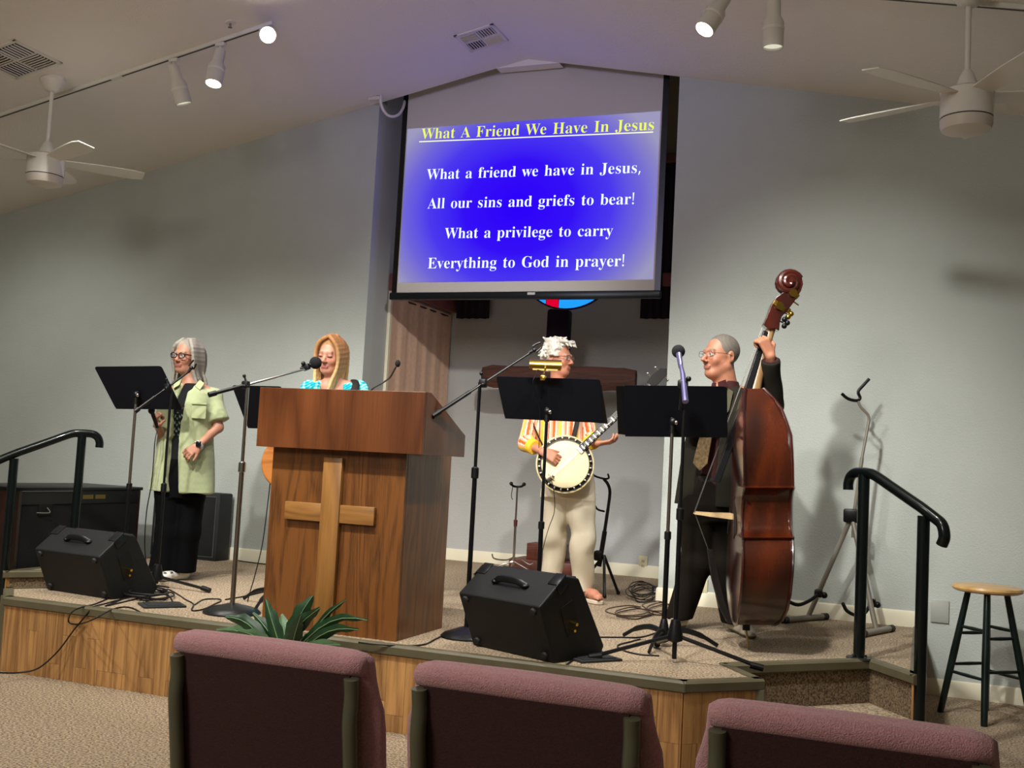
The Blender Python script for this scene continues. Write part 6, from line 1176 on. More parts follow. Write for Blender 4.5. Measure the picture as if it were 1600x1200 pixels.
for sx in (-1, 1):
    for i in range(10):
        y0 = -.058+.013*i; a = .070; e = rr.uniform(-1, 1)
        lk.append([(sx*.006, y0*.7, .118), (sx*.05, y0*1.05, .085), (sx*(a+.006), y0, .02), (sx*(a+.004), y0-.004, -.07), (sx*(a-.010+.006*e), y0-.03, -.15), (sx*(a-.022+.008*e), y0-.060, -.24), (sx*(a-.020+.010*e), y0-.070, -.33-.02*e)])
for i in range(8): x = -.055+.016*i; lk.append([(x*.4, .03, .12), (x, .105, .05), (x*1.1, .115, -.06), (x*1.1, .10, -.2), (x*1.1, .09, -.3)])
hair_locks(s, T, hs, lk, .0135)
sdf_obj(s, 'hair', HAIRM, p.e, lambda v: (lambda z, st: np.clip((L3('9C6A3A')[None]*(1-z)[:, None]+L3('CFAE78')[None]*z[:, None])*(1+.10*st)[:, None], 0, 1))(np.clip((c0[2]+.09-v[:, 2])/.24, 0, 1), np.sin(v[:, 0]*170+v[:, 1]*110+2.5*np.sin(v[:, 2]*15))), 0)
s = SDF((-.36, -.30, .2), (.36, .22, 1.46), .006); pz, c_, n_ = g['pelvis'], g['chest'], g['neck']
s.stack([(.25, pz[0], pz[1], .25, .22), (pz[2]-.1, pz[0], pz[1], .20, .15), (pz[2]+.18, pz[0], pz[1], .145, .115), (c_[2]+.04, c_[0], c_[1], .168, .13), (n_[2]-.07, n_[0], n_[1]+.012, .155, .10), (n_[2]-.03, n_[0], n_[1]+.012, .10, .085)], -.12)
for a_ in ('shL', 'shR'): s.cone(n_-np.array((0, -.01, .05)), g[a_]+[0, 0, -.010], .052, .060, .02)
for sd in 'LR': a, b_ = g['sh'+sd], g['el'+sd]; s.cone(a+[0, 0, -.02], a+(b_-a)*.62, .056, .066, .02, capb=True)
s.ell(n_+[.0, -.10, -.04], (.075, .09, .10), .01, None, 'c'); s.ell(g['shL']+[-.045, -.03, .065], (.035, .08, .03), .008, None, 'c')
def lace(v):
    t = np.sin(v[:, 0]*130+3*np.sin(v[:, 2]*70))*np.sin(v[:, 2]*120+3*np.sin(v[:, 0]*60)+v[:, 1]*90); return np.where((t > .25)[:, None], L3('9FD8D0')[None], np.where((t < -.35)[:, None], L3('0F7F93')[None], L3('22B4C4')[None]))
sdf_obj(s, 'turquoise_dress', CLOTHM, p.e, lace, 1, lambda v: wrinkles(v, .003, 30))
# acoustic guitar held behind the pulpit
gc = cp(458, 722, p.ref, .20); t = empty('acoustic_guitar', gc, 'orange acoustic guitar showing past the edge of the pulpit', 'guitar', rz=YAW)
ga = math.radians(24); U_ = np.array((math.cos(ga), 0, math.sin(ga))); W_ = np.array((-math.sin(ga), 0, math.cos(ga)))
s = SDF((-.28, -.10, -.26), (.36, .10, .3), .006)
for cpos, r_ in ((-.02, .165), (.22, .125)): s.cone(U_*cpos+[0, -.0, 0], U_*cpos+[0, .0, 0], r_, r_, .09, flat=(0, 1, 0), fs=1)
s.g = np.maximum(s.g, (np.abs(s.ax[1])-.045)[None, :, None].astype(np.float32)); sdf_obj(s, 'guitar_body', wood('guitar_spruce', '8E4E1E', 'B87436', 1, .3, .5, 0, 0, 5), t)
b = MB(); b.lathe([(.0001, 0), (.048, 0), (.048, .002), (.0001, .002)], 28, Vector(U_*.12)+V(0, -.047, 0), rot('X', 90)); b.build('sound_hole', mat('hole_dark', '120A06', .9), t)
b = MB(); q0, q1 = Vector(U_*.20)+V(0, -.052, 0), Vector(U_*.66)+V(0, -.052, 0); b.tube([q0, q1], .020, 8, flat=1); b.build('neck', wood('guitar_neck', '2A1810', '4A2A1A', 1, .4, .2, 0), t)
b = MB(); b.box(Vector(U_*.74)+V(0, -.045, 0), (.17, .016, .07), rot('Y', -24), .006); b.build('headstock', MATS['guitar_neck'], t)
b = MB(); b.box(Vector(U_*-.06)+V(0, -.05, 0), (.02, .012, .16), rot('Y', -24), .003); b.build('guitar_bridge', MATS['hole_dark'], t)
b = MB(); b.tube(bez([cp(x, y, p.ref, .18)-gc for x, y in ((424, 738), (418, 790), (410, 850), (398, 900), (388, 935), (384, 960))], 5), .0032, 6); b.build('guitar_cable', CAB, t)
for o_ in kids(t):
    if o_.name.startswith('guitar_cable'): o_.rotation_euler = (0, 0, -YAW)
b = MB(); P_ = [J(564, 600, .09), J(550, 598, .03), J(556, 588, -.02)]; pts = [np.array(q) for q in ((J(526, 660, .17)), (J(545, 625, .14)), (J(556, 603, .085)), (J(553, 594, .02)), (J(556, 606, -.07)))]
b.tube(bez(pts, 5), .022, 8, flat=.25); b.build('guitar_strap', mat('strap_black', '15110F', .7), p.e)
# ================================================================ banjo player
p = Person(gp(886, 938), 'person with curly white hair and glasses in a striped orange shirt playing the banjo'); J = p.J
g = dict(head=J(873, 560, 0), neck=J(871, 604, -.01), chest=J(872, 655), pelvis=J(887, 748), shL=J(909, 622, -.02), shR=J(836, 624, .03), elL=J(922, 690, .02), wrL=J(934, 693, .20), elR=J(823, 693, .06), wrR=J(848, 706, .24),
    hipL=J(905, 765, .0), hipR=J(868, 765, -.02), knL=J(911, 848, .05), knR=J(866, 840, -.04), anL=J(909, 935, .0), anR=J(862, 918, -.12))
g['anR'][2] = .08; g['anL'][2] = .075
R = frameR(.98, .02, 0); hs = 1.0; s = SDF((-.36, -.36, 0), (.38, .28, 1.80), .005); body_core(s, g, .05, .95); limbs(s, g, r=.92)
T = head_prims(s, g['head'], R, hs, nose=1.03); lids(s, T, hs, R)
hand(s, g['wrR'], J(880, 722, .245)-g['wrR'], (0, .9, -.3), 1, .98, (.45, .5, .55, .6), (.4, .2), .06); hand(s, g['wrL'], J(960, 690, .22)-g['wrL'], (-.2, .3, .9), -1, .92, (.35, .4, .4, .5), (.8, .2))
fa = .55
h0 = g['anL']*[1, 1, 0]+[0, .03, .03]; d = foot(s, h0, fa, .225, h_=.05)
for i in range(5): q = h0+d*.185+np.array((d[1], -d[0], 0))*(-.028+.014*i)*-1; s.cone(q+[0, 0, .016], q+d*(.040-.005*i)+[0, 0, .010], .010-.0008*i, .0085-.0008*i, .004)
h1 = g['anR']*[1, 1, 0]+[0, .03, .03]; foot(s, h1, .1, .225)
sdf_obj(s, 'body', SKINM, p.e, skin_color('BC7E64', [face_color(g['head'], R, hs, lip='A0625A', brow='A89A8C')]))
eyes(p.e, T, R, hs); glasses(p.e, T, '5A2A22', R, .0017, .024, .018, .008)
c0 = np.array(T(0, 0, 0)); s = SDF(c0+[-.16, -.16, -.16], c0+[.16, .16, .18], .004); rr = random.Random(12)
s.ell(T(0, .030, .042), np.array((.084, .094, .090))*hs, .01, R); s.ell(T(0, -.098, -.035), np.array((.060, .07, .085))*hs, .01, R, 'c')
for i in range(150):
    u, ph = rr.uniform(-.35, 1), rr.uniform(0, 2*math.pi); st = math.sqrt(1-u*u); n = np.array((st*math.cos(ph), st*math.sin(ph), u))
    if n[1] < -.72 and n[2] < .45: continue
    q = np.array((0, .028, .036))+n*np.array((.085, .094, .092)); a = q+np.cross(n, (.3, .2, 1))*.02
    e = q+np.array((rr.uniform(-1, 1), rr.uniform(-1, 1), rr.uniform(-1, .3)))*.02+n*.008
    s.chain([T(*a), T(*(q+n*.008)), T(*e)], [.010, .0095, .006], k=.004)
for i in range(12): x = -.055+.010*i; s.chain([T(x, -.045, .112), T(x*1.1, -.074, .112+.008*rr.uniform(-1, 1)), T(x*1.2+.006*rr.uniform(-1, 1), -.092-.012*rr.random(), .098+.018*rr.uniform(-1, .8))], [.012, .009, .005], k=.003)
for i in range(60):
    a_ = rr.uniform(.0, 3.14); q = np.array((math.cos(a_)*.082, .03+.05*rr.uniform(-1, 1), .04+math.sin(a_)*.085)); s.chain([T(*q), T(*(q*1.08+[0, 0, .004])), T(*(q*1.08+np.array([rr.uniform(-1, 1), rr.uniform(-1, 1), rr.uniform(-1, 1)])*.016))], [.013, .010, .006], k=.003)
for i in range(6): x = -.05+.02*i; s.chain([T(x, .10, 0), T(x, .105, -.05), T(x, .095, -.085)], [.016, .014, .008], k=.006)
sdf_obj(s, 'hair', HAIRM, p.e, hc('F0ECE2', 'CFCABE', 190), 0)
def stripes(x):
    u = np.mod(x*1.0, .115)/.115; c = np.tile(L3('EBA888'), (len(x), 1)); c[(u > .0) & (u < .17)] = L3('D9612C'); c[(u > .17) & (u < .24)] = L3('F2E2D2'); c[(u > .36) & (u < .52)] = L3('EFC23E'); c[(u > .52) & (u < .62)] = L3('F3E0C8'); c[(u > .76) & (u < .82)] = L3('C8502A'); c[(u > .82) & (u < .9)] = L3('F0CDB8'); return c
s = SDF((-.38, -.32, .85), (.36, .24, 1.5), .006); pz, c_, n_ = g['pelvis'], g['chest'], g['neck']
s.stack([(pz[2]-.05, pz[0]-.01, pz[1], .185, .135), (pz[2]+.1, pz[0]-.015, pz[1], .175, .135), (c_[2], c_[0], c_[1], .175, .135), (c_[2]+.09, c_[0], c_[1], .175, .125), (n_[2]-.06, n_[0], n_[1]+.01, .13, .09), (n_[2]-.01, n_[0], n_[1]+.01, .068, .068)], .05, cap=1)
for sd in 'LR': s.cone(g['sh'+sd]+[0, 0, -.01], g['el'+sd], .058, .056, .025)
eR = g['elR']+(g['wrR']-g['elR'])*.52; s.cone(g['elR'], eR, .056, .050, .015, capb=True); eL = g['elL']+(g['wrL']-g['elL'])*.45; s.cone(g['elL'], eL, .056, .052, .015, capb=True)
def shirtc(v):
    c = stripes(v[:, 0]-c_[0]+.5)
    for sd, e in (('R', eR), ('L', eL)):
        S0, E0 = g['sh'+sd], g['el'+sd]
        for A, B in ((S0, E0), (E0, e)):
            ab = B-A; t_ = ((v-A)@ab)/(ab@ab); dd_ = v-A-np.clip(t_, 0, 1)[:, None]*ab; r_ = np.linalg.norm(dd_, axis=1); m_ = (r_ < .069) & (t_ > -.1) & (t_ < 1.15) & (np.abs(v[:, 0]-c_[0]) > .12)
            ax = ab/np.linalg.norm(ab); e1 = np.cross(ax, (0, 1, 0)); e1 /= np.linalg.norm(e1); e2 = np.cross(ax, e1); an = np.arctan2(dd_@e2, dd_@e1); c[m_] = stripes(an[m_]*.058+.6)
        ab = e-E0; t_ = ((v-E0)@ab)/(ab@ab); r_ = np.linalg.norm(v-E0-np.clip(t_, 0, 1)[:, None]*ab, axis=1); m_ = (t_ > .62) & (r_ < .07); c[m_] = L3('EDBE3A')
    return c
sdf_obj(s, 'striped_shirt', CLOTHM, p.e, shirtc, 1, lambda v: wrinkles(v, .004, 24))
s = SDF((-.3, -.26, .06), (.32, .34, 1.0), .006)
s.stack([(pz[2]-.13, pz[0], pz[1], .175, .13), (pz[2]+.02, pz[0], pz[1], .172, .128), (pz[2]+.09, pz[0], pz[1], .155, .115)], .05)
s.chain([g['hipL'], g['knL'], g['anL']+[0, 0, -.012]], [.100, .082, .068], k=.03); s.chain([g['hipR'], g['knR'], g['anR']+[0, 0, -.01]], [.100, .082, .070], k=.03); s.cut((0, 0, .068), (0, 0, -1))
sdf_obj(s, 'white_trousers', mat('cream_denim', 'D8CDB6', .85, bump=.3, bscale=600), p.e, None, 1, lambda v: wrinkles(v, .011, 21, 1.3))
for h_, an_ in ((h0, fa), (h1, .1)):
    d = np.array((math.sin(an_), -math.cos(an_), 0)); sd_ = np.array((-d[1], d[0], 0)); t_ = MB(); pl = [(-.035, -.03), (.06, -.032), (.16, -.045), (.215, -.030), (.225, .01), (.20, .040), (.14, .046), (.06, .03), (-.03, .03)]; t_.prism([h_*[1, 1, 0]+d*a+sd_*b_+np.array((0, 0, .002)) for a, b_ in pl], .026); ob = t_.build('sandal', mat('sandal_sole', 'C9B9A6', .6), p.e, bev=.005)
    t_ = MB(); c1 = h_*[1, 1, 0]+d*.185+np.array((0, 0, .045)); t_.tube(bez([h_*[1, 1, 0]+d*.09-sd_*.045+[0, 0, .03], h_*[1, 1, 0]+d*.135-sd_*.03+[0, 0, .066], c1, h_*[1, 1, 0]+d*.135+sd_*.032+[0, 0, .066], h_*[1, 1, 0]+d*.09+sd_*.045+[0, 0, .03]], 4), .009, 8, flat=.5); t_.build('sandal_strap', mat('sandal_tan', '8A7460', .6), ob)
# ---- banjo
pr_ = p.ref; bc = cp(883, 725, pr_, .215); t = empty('banjo', bc, 'five-string banjo with a cream head held by the white-haired player', 'banjo')
nd = cp(1014, 601, pr_, .10)-cp(884, 722, pr_, .225); nn = (-FW+V(0, 0, .10)).normalized(); nd = (nd-nn*nd.dot(nn)); NL = nd.length; nd.normalize(); sd_ = nn.cross(nd).normalized()
RB = Matrix((nd, sd_, nn)).transposed()
def bj(x, y, z=0): return RB @ V(x, y, z)
b = MB(); b.lathe([(.0001, -.075), (.15, -.07), (.186, -.05), (.192, -.02), (.192, -.012), (.186, -.010), (.178, -.012), (.178, -.02)], 56, R=RB); b.build('resonator', mat('resonator_edge', 'C9B98E', .3, coat=.4), t)
b = MB(); b.lathe([(.186, -.014), (.184, -.011), (.158, -.011), (.158, -.018), (.186, -.018)], 56, R=RB); b.build('flange', mat('flange_brown', '1C1412', .4), t)
b = MB(); b.lathe([(.158, -.02), (.162, .002), (.160, .008), (.1565, .008), (.1565, -.02)], 56, R=RB); b.build('tension_hoop', mat('hoop_nickel', '8D7F66', .3, .8), t)
b = MB(); b.lathe([(.0001, .0035), (.150, .0035), (.157, .001), (.157, -.004), (.0001, -.004)], 56, R=RB); b.build('banjo_head', mat('banjo_skin', 'E6D9B0', .55), t)
for k in range(24):
    a = 2*math.pi*(k+.5)/24; b = MB(); c = bj(.170*math.cos(a), .170*math.sin(a), -.004); b.box(c, (.016, .011, .022), RB @ rot('Z', math.degrees(a)), .002); b.build('bracket', mat('bracket_metal', 'B8B2A4' if k % 2 else 'B8B2A4', .25, .9), t)
b = MB(); b.box(bj(.155+(NL-.155)*.5-.02, 0, -.004), (NL-.16, .046, .026), RB, .006); b.build('banjo_neck', wood('banjo_maple', '5A2E18', '7A4426', 1, .35, .3, 0), t)
b = MB(); b.box(bj(.13+(NL-.13)*.5, 0, .0115), (NL-.16, .050, .006), RB, .001); b.build('fingerboard', mat('ebony', '16110F', .4), t)
for k in range(20):
    x = .145+(NL-.20)*(1-2**(-(20-k)/12.))/(1-2**(-20/12.)) if False else .15+(NL-.20)*(1-(1-k/20)**1.25)
    b = MB(); b.box(bj(x, 0, .0152), (.0025, .050, .0015), RB); b.build('fret', mat('fret_silver', 'D8D4CA', .2, .8), t, smooth=0)
    if k % 2 == 0 or k < 6: b = MB(); b.box(bj(x+.011, 0, .0149), (.010, .034, .0012), RB); b.build('pearl_inlay', mat('pearl', 'E4E0D6', .2), t, smooth=0)
b = MB(); b.box(bj(.132, 0, .012), (.022, .05, .008), RB, .001); b.build('neck_end_cap', mat('pearl', 'E4E0D6'), t)
b = MB(); pg = [bj(NL, -.026, -.008), bj(NL+.05, -.036, -.008), bj(NL+.13, -.030, -.008), bj(NL+.16, 0, -.008), bj(NL+.13, .030, -.008), bj(NL+.05, .036, -.008), bj(NL, .026, -.008)]; b.prism(pg, .016, nn); b.build('peghead', mat('ebony', '16110F'), t, bev=.002)
for x, y in ((NL+.045, -.055), (NL+.11, -.050), (NL+.045, .055), (NL+.11, .050)): b = MB(); b.tube([bj(x, y*.5, 0), bj(x, y, 0)], .003, 6); b.ball(bj(x, y*1.15, 0), .010, 8); b.build('tuning_peg', CHR, t)
br = cp(861, 745, pr_, .235)-bc; b = MB(); q = RB.inverted() @ br; b.box(bj(q.x, q.y, .012), (.006, .055, .016), RB, .001); b.build('bridge', mat('bridge_maple', 'C9A468', .5), t)
b = MB(); b.box(bj(-.135, q.y*.4, .012), (.055, .03, .008), RB, .003); b.build('tailpiece', CHRD, t)
for k in range(4): b = MB(); y = (-1.5+k)*.010; b.tube([bj(-.115, q.y*.4+y*.6, .016), bj(q.x, q.y+y, .022), bj(NL, y*.8, .020)], .0007, 4); b.build('string', mat('steel_string', 'B0B0AC', .3, .9), t)
b = MB(); P_ = [bj(.12, .06, -.04), loc2w(p, J(905, 640, .12))-bc, loc2w(p, J(898, 612, .07))-bc, loc2w(p, J(888, 604, -.04))-bc]; b.tube(bez(P_, 5), .016, 8, flat=.3); P_ = [bj(-.10, -.12, -.05), loc2w(p, J(836, 670, .10))-bc, loc2w(p, J(840, 640, .06))-bc]; b.tube(bez(P_, 5), .014, 8, flat=.3); b.build('shoulder_strap', mat('strap_black', '15110F', .7), t)
b = MB(); b.tube(bez([bj(-.13, .0, .01), cp(866, 772, pr_, .25)-bc, cp(866, 800, pr_, .2)-bc, cp(857, 826, pr_, .22)-bc, cp(848, 860, pr_, .2)-bc, cp(843, 900, pr_, .2)-bc], 5), .0025, 6); b.build('pickup_cable', CAB, t)
# ================================================================ upright bass
rb = gp(1170, 1015)
def Bp(x, y, w=0): # side-profile pixel -> place; w = metres across the body (+ toward the seats)
    dd = -(1015-y)/565*.22; q = cp(x, y, rb, dd); return q+(-FW*.99-RT*.10)*w
t = empty('upright_bass', rb, 'glossy red-brown upright bass seen from its side beside the man', 'double bass')
VAR = wood('bass_varnish', '260B04', '582208', .5, .16, .6, 2, 0, 3, .5); VARD = wood('bass_varnish_dark', '260806', '48140A', .6, .14, 1.0, 2, 0, 3, .5)
W_ = [(0, .02), (.012, .10), (.04, .175), (.09, .245), (.16, .298), (.24, .322), (.31, .322), (.35, .300), (.375, .285), (.385, .300), (.39, .262), (.41, .225), (.45, .195), (.50, .185), (.54, .195), (.572, .222), (.585, .262), (.592, .232), (.62, .236), (.68, .240), (.74, .235), (.80, .215), (.86, .175), (.91, .125), (.95, .080), (.98, .05), (1.0, .04)]
yv = lambda v: 976+(608-976)*v
fx = lambda y: np.interp(y, [608, 625, 650, 700, 760, 850, 950, 976], [1166, 1162, 1159, 1156, 1157, 1152, 1148, 1150]); bx = lambda y: np.interp(y, [608, 622, 640, 680, 760, 850, 940, 966, 976], [1190, 1203, 1213, 1223, 1225, 1222, 1217, 1211, 1202])
def outline(xf, off=0, sh=0):
    R_side = [(v, w+off) for v, w in W_]; pts = [Bp(xf(yv(v))+sh, yv(v), w) for v, w in R_side]+[Bp(xf(yv(v))+sh, yv(v), -w) for v, w in R_side[::-1]]; return pts
def ribstrip(x0, x1, o0=0, o1=0):
    A, B = outline(x0, o0), outline(x1, o1); n = len(A); b = MB(); b.add([q-rb for q in A+B], [(i, (i+1) % n, n+(i+1) % n, n+i) for i in range(n)]); return b
ribstrip(fx, bx).build('ribs', VAR, t, smooth=40)
def plate(xf, name, sgn, m_):
    A = outline(xf, .010, 0); B = outline(xf, .010, sgn*4); n = len(A); M = len(W_); b = MB(); vs = [q-rb for q in A+B]
    # arched face
    K = 6; faces = [(i, (i+1) % n, n+(i+1) % n, n+i) for i in range(n)]; base = len(vs); rows = []
    for v, w in W_:
        row = []
        for k in range(-K, K+1):
            f = k/K; arch = (1-f*f)*min(1, v*6, (1-v)*6)*.030*298; row.append(len(vs)); vs.append(Bp(xf(yv(v))+sgn*(4+arch), yv(v), (w+.010)*f)-rb)
        rows.append(row)
    for i in range(M-1):
        for k in range(2*K): faces.append((rows[i][k], rows[i][k+1], rows[i+1][k+1], rows[i+1][k]))
    b.add(vs, faces+[tuple(range(n))]); o = b.build(name, m_, t, smooth=50); return o
plate(fx, 'front_plate', -1, VARD); plate(bx, 'back_plate', 1, VAR)
for yy in (702, 728, 795, 838, 864): pass
def fhole(sg):
    b = MB(); P_ = [Bp(fx(y)-9, y, sg*w) for y, w in ((776, .10), (782, .085), (790, .10), (805, .125), (822, .15), (832, .165), (838, .15))]; b.tube([q-rb for q in bez(P_, 4)], .010, 8); b.build('f_hole', mat('hole_dark', '120A06'), t)
fhole(1); fhole(-1)
# purfling edge, bridge, tailpiece, strings
for xf, sh in ((fx, -2), (bx, 2)):
    P_ = [Bp(xf(yv(v))+sh, yv(v), w+.011)-rb for v, w in W_]+[Bp(xf(yv(v))+sh, yv(v), -w-.011)-rb for v, w in W_[::-1]]; b = MB(); b.tube(P_, .0055, 6, closed=True); b.build('edge_rim', VARD, t)
brk = [(1143, 811, .07), (1143, 802, .07), (1112, 801, .05), (1086, 799, .045), (1084, 803, .045), (1110, 807, .05)]
b = MB(); A = [Bp(x, y, w)-rb for x, y, w in brk]; B = [Bp(x, y, -w)-rb for x, y, w in brk]; n = len(A); b.add(A+B, [tuple(range(n)), tuple(range(n, 2*n))[::-1]]+[(i, (i+1) % n, n+(i+1) % n, n+i) for i in range(n)]); b.build('bridge', wood('bass_bridge', 'A98A5C', 'CDB183', 1, .5, .1, 0), t)
b = MB(); tp = [(1105, 858, .030), (1112, 905, .038), (1124, 950, .045), (1136, 972, .05), (1143, 972, .05), (1130, 935, .042), (1119, 890, .036), (1113, 858, .030)]
A = [Bp(x, y, w)-rb for x, y, w in tp]; B = [Bp(x, y, -w)-rb for x, y, w in tp]; n = len(A); b.add(A+B, [tuple(range(n)), tuple(range(n, 2*n))[::-1]]+[(i, (i+1) % n, n+(i+1) % n, n+i) for i in range(n)]); b.build('tailpiece', mat('ebony', '16110F'), t)
for k in range(4):
    w = -.024+.016*k; b = MB(); b.tube([Bp(1107, 860, w)-rb, Bp(1085, 800, w*1.4)-rb, Bp(1191, 512, w*.7)-rb], .0009, 5); b.build('string', mat('bass_string', '55534E', .4, .6), t)
# neck, fingerboard
b = MB(); fb = [(1114, 752), (1124, 754), (1160, 655), (1200, 520), (1193, 516), (1150, 645)]; ww = [.045, .045, .037, .024, .024, .036]
A = [Bp(x, y, w)-rb for (x, y), w in zip(fb, ww)]; B = [Bp(x, y, -w)-rb for (x, y), w in zip(fb, ww)]; n = 6; b.add(A+B, [tuple(range(n)), tuple(range(n, 2*n))[::-1]]+[(i, (i+1) % n, n+(i+1) % n, n+i) for i in range(n)]); b.build('fingerboard', mat('ebony_satin', '17181B', .3), t, bev=.004)
P_ = [Bp(1172, 640), Bp(1178, 612), Bp(1187, 575), Bp(1196, 540), Bp(1205, 512)]; b = MB(); b.tube([q-rb for q in P_], [.05, .036, .028, .026, .026], 12, flat=.9); b.build('neck', wood('bass_neck', '7A5C3C', 'A08058', 1, .4, .2, 2), t)
pgx = [(1191, 508), (1197, 495), (1203, 478), (1211, 466), (1222, 458), (1232, 452), (1238, 446), (1236, 440), (1244, 430), (1251, 434), (1253, 446), (1250, 456), (1240, 472), (1228, 488), (1220, 496), (1217, 505), (1216, 518), (1209, 515), (1199, 516)]
cen = 0
b = MB(); A = [Bp(x, y, .040)-rb for x, y in pgx]; B = [Bp(x, y, -.040)-rb for x, y in pgx]; n = len(A); b.add(A+B, [tuple(range(n)), tuple(range(n, 2*n))[::-1]]+[(i, (i+1) % n, n+(i+1) % n, n+i) for i in range(n)]); b.build('pegbox', VARD, t, smooth=30, bev=.004)
# scroll: a spiral that widens toward its eye
P_ = []; rs = []
for i in range(34):
    a = math.radians(-20-i*22); r = 17.5*(1-i/40); P_.append((1232+r*math.cos(a)*1.0, 443+r*math.sin(a)*.95)); rs.append(.024-.00035*i)
for sgn in (-1, 1): b = MB(); b.tube([Bp(x, y, sgn*(.022+.0013*i))-rb for i, (x, y) in enumerate(P_)], rs, 10); b.build('scroll', VARD, t)
b = MB(); b.tube([Bp(1232, 443, .06)-rb, Bp(1232, 443, -.06)-rb], .030, 16); b.build('scroll_eye', VARD, t)
for (x, y, kx, ky) in ((1237, 460, 1247, 478), (1216, 480, 1229, 493)):
    b = MB(); q = Bp(x, y, .044)-rb; b.box(q, (.075, .006, .03), Matrix.Rotation(YAW, 3, 'Z') @ rot('Y', 38), .002); b.tube([q, q-FW*.012], .022, 16); b.build('brass_gear', BRS, t)
for (x, y, kx, ky, m_) in ((1238, 472, 1247, 478, BRS), (1222, 490, 1229, 491, BRS), (1218, 504, 1223, 505, BLK)):
    b = MB(); q0, q1 = Bp(x-2, y-2, .02)-rb, Bp(kx, ky, .02)-rb; b.tube([q0, q1], .004, 6)
    if m_ is BLK or ky > 485:
        for o_ in (V(0, 0, .018), V(0, 0, -.018), RT*.016): b.ball(q1+o_*1.0+RT*.006, .015, 8, (1, 1, 1))
    b.build('tuning_key', m_, t)
b = MB(); b.tube([Bp(1166, 975)-rb, Bp(1166, 985)-rb], .020, 12); b.build('endpin_collar', mat('ebony', '16110F'), t)
b = MB(); b.tube([Bp(1166, 985)-rb, V(0, 0, .004)], [.006, .005], 8); b.build('endpin', mat('endpin_brass', 'A09060', .3, .8), t)
# ================================================================ man with the bass
p = Person(gp(1112, 985), 'person with short grey hair and glasses in a dark suit holding the upright bass'); J = p.J
g = dict(head=J(1125, 556, .02), neck=J(1136, 600, .0), chest=J(1128, 665), pelvis=J(1112, 775), shL=J(1170, 620, -.04), shR=J(1098, 622, .10), elL=J(1206, 634, .32), wrL=J(1204, 557, .485), elR=J(1082, 664, .12), wrR=J(1080, 648, .27),
    hipL=J(1132, 790, -.02), hipR=J(1094, 790, .03), knL=J(1132, 880, .05), knR=J(1086, 880, .04), anL=J(1150, 965, .02), anR=J(1062, 968, -.02))
g['anL'][2] = .09; g['anR'][2] = .09
R = frameR(-1.10, .0, .03); hs = 1.10; s = SDF((-.40, -.66, 0), (.44, .25, 1.84), .005); body_core(s, g, -.5, 1.08); limbs(s, g, r=1.1)
s.cone(g['neck']-np.array((0, 0, .05)), g['head']-np.array((-.02, 0, .06)), .066, .062, .02)
T = head_prims(s, g['head'], R, hs, jaw=1.04, nose=1.06); lids(s, T, hs, R); s.ell(T(0, -.03, -.10), (.035, .04, .03), .03, R)
hand(s, g['wrL'], (-.42, .0, .9), (-.45, .88, -.1), -1, 1.08, (1.0, 1.05, 1.1, 1.1), (.9, .8), .16); hand(s, g['wrR'], (.4, -.1, .2), (0, .8, -.4), 1, 1.0)
def manc(v, col):
    q = ((v-g['head'])@R)/hs; x, y, z = q.T; m_ = (z > -.14) & (np.abs(x) < .1) & (y < .13)
    hl = .035+.55*np.clip(-y-.0, 0, 1); hair = m_ & (z > np.where(y > .005, -.065+.0*y, np.where(y > -.035, .032-.3*(y+.035), .082))) & (y > -.062) & ~((np.abs(x) > .066) & (z < .03) & (y > -.01) & (y < .045)); nn_ = .5+.5*np.sin(v[:, 0]*600)*np.sin(v[:, 1]*500)*np.sin(v[:, 2]*550); cc = L3('6E675E')[None]*(1-.3*nn_)[:, None]+L3('8F887C')[None]*(.3*nn_)[:, None]; top = np.clip((z-.085)/.03, 0, 1)[:, None]*.45; cc = cc*(1-top)+L3('B88A70')[None]*top; col[hair] = cc[hair]; return col
sdf_obj(s, 'body', SKINM, p.e, skin_color('AE765C', [face_color(g['head'], R, hs, skin='AE765C', lip='9A6250', brow='7E6E5E'), manc]))
eyes(p.e, T, R, hs); glasses(p.e, T, '3A2E2A', R, .0012, .024, .015, .009)
# short cropped hair as a thin shell
s = SDF(g['head']-.18, g['head']+.18, .0045); s.ell(T(0, .021, .032), np.array((.0755, .0935, .085))*hs, .01, R)
s.ell(T(0, -.085, -.02), np.array((.09, .080, .125))*hs, .006, R, 'c'); s.ell(T(0, .0, -.095), np.array((.12, .105, .075))*hs, .006, R, 'c')
for sx in (-1, 1): s.ell(T(sx*.078, .014, -.012), np.array((.02, .024, .038))*hs, .004, R, 'c')
sdf_obj(s, 'hair', HAIRM, p.e, lambda v: L3('6A635A')[None]*(1+.18*np.sin(v[:, 0]*300+v[:, 2]*200)*np.sin(v[:, 1]*260))[:, None], 0)
# trousers
pz, c_, n_ = g['pelvis'], g['chest'], g['neck']; s = SDF((-.36, -.26, .03), (.36, .25, 1.1), .006)
s.stack([(pz[2]-.14, pz[0], pz[1], .19, .145), (pz[2], pz[0], pz[1], .185, .14), (pz[2]+.13, pz[0]-.0, pz[1], .165, .13)], -.4)
for sd in 'LR': s.chain([g['hip'+sd], g['kn'+sd], g['an'+sd]+[0, 0, -.02]], [.105, .085, .080], k=.03)
s.cut((0, 0, .055), (0, 0, -1)); sdf_obj(s, 'trousers', mat('brown_trousers', '17130E', .9, spec=.12, bump=.2, bscale=500), p.e, None, 1, lambda v: wrinkles(v, .006, 15, .5))
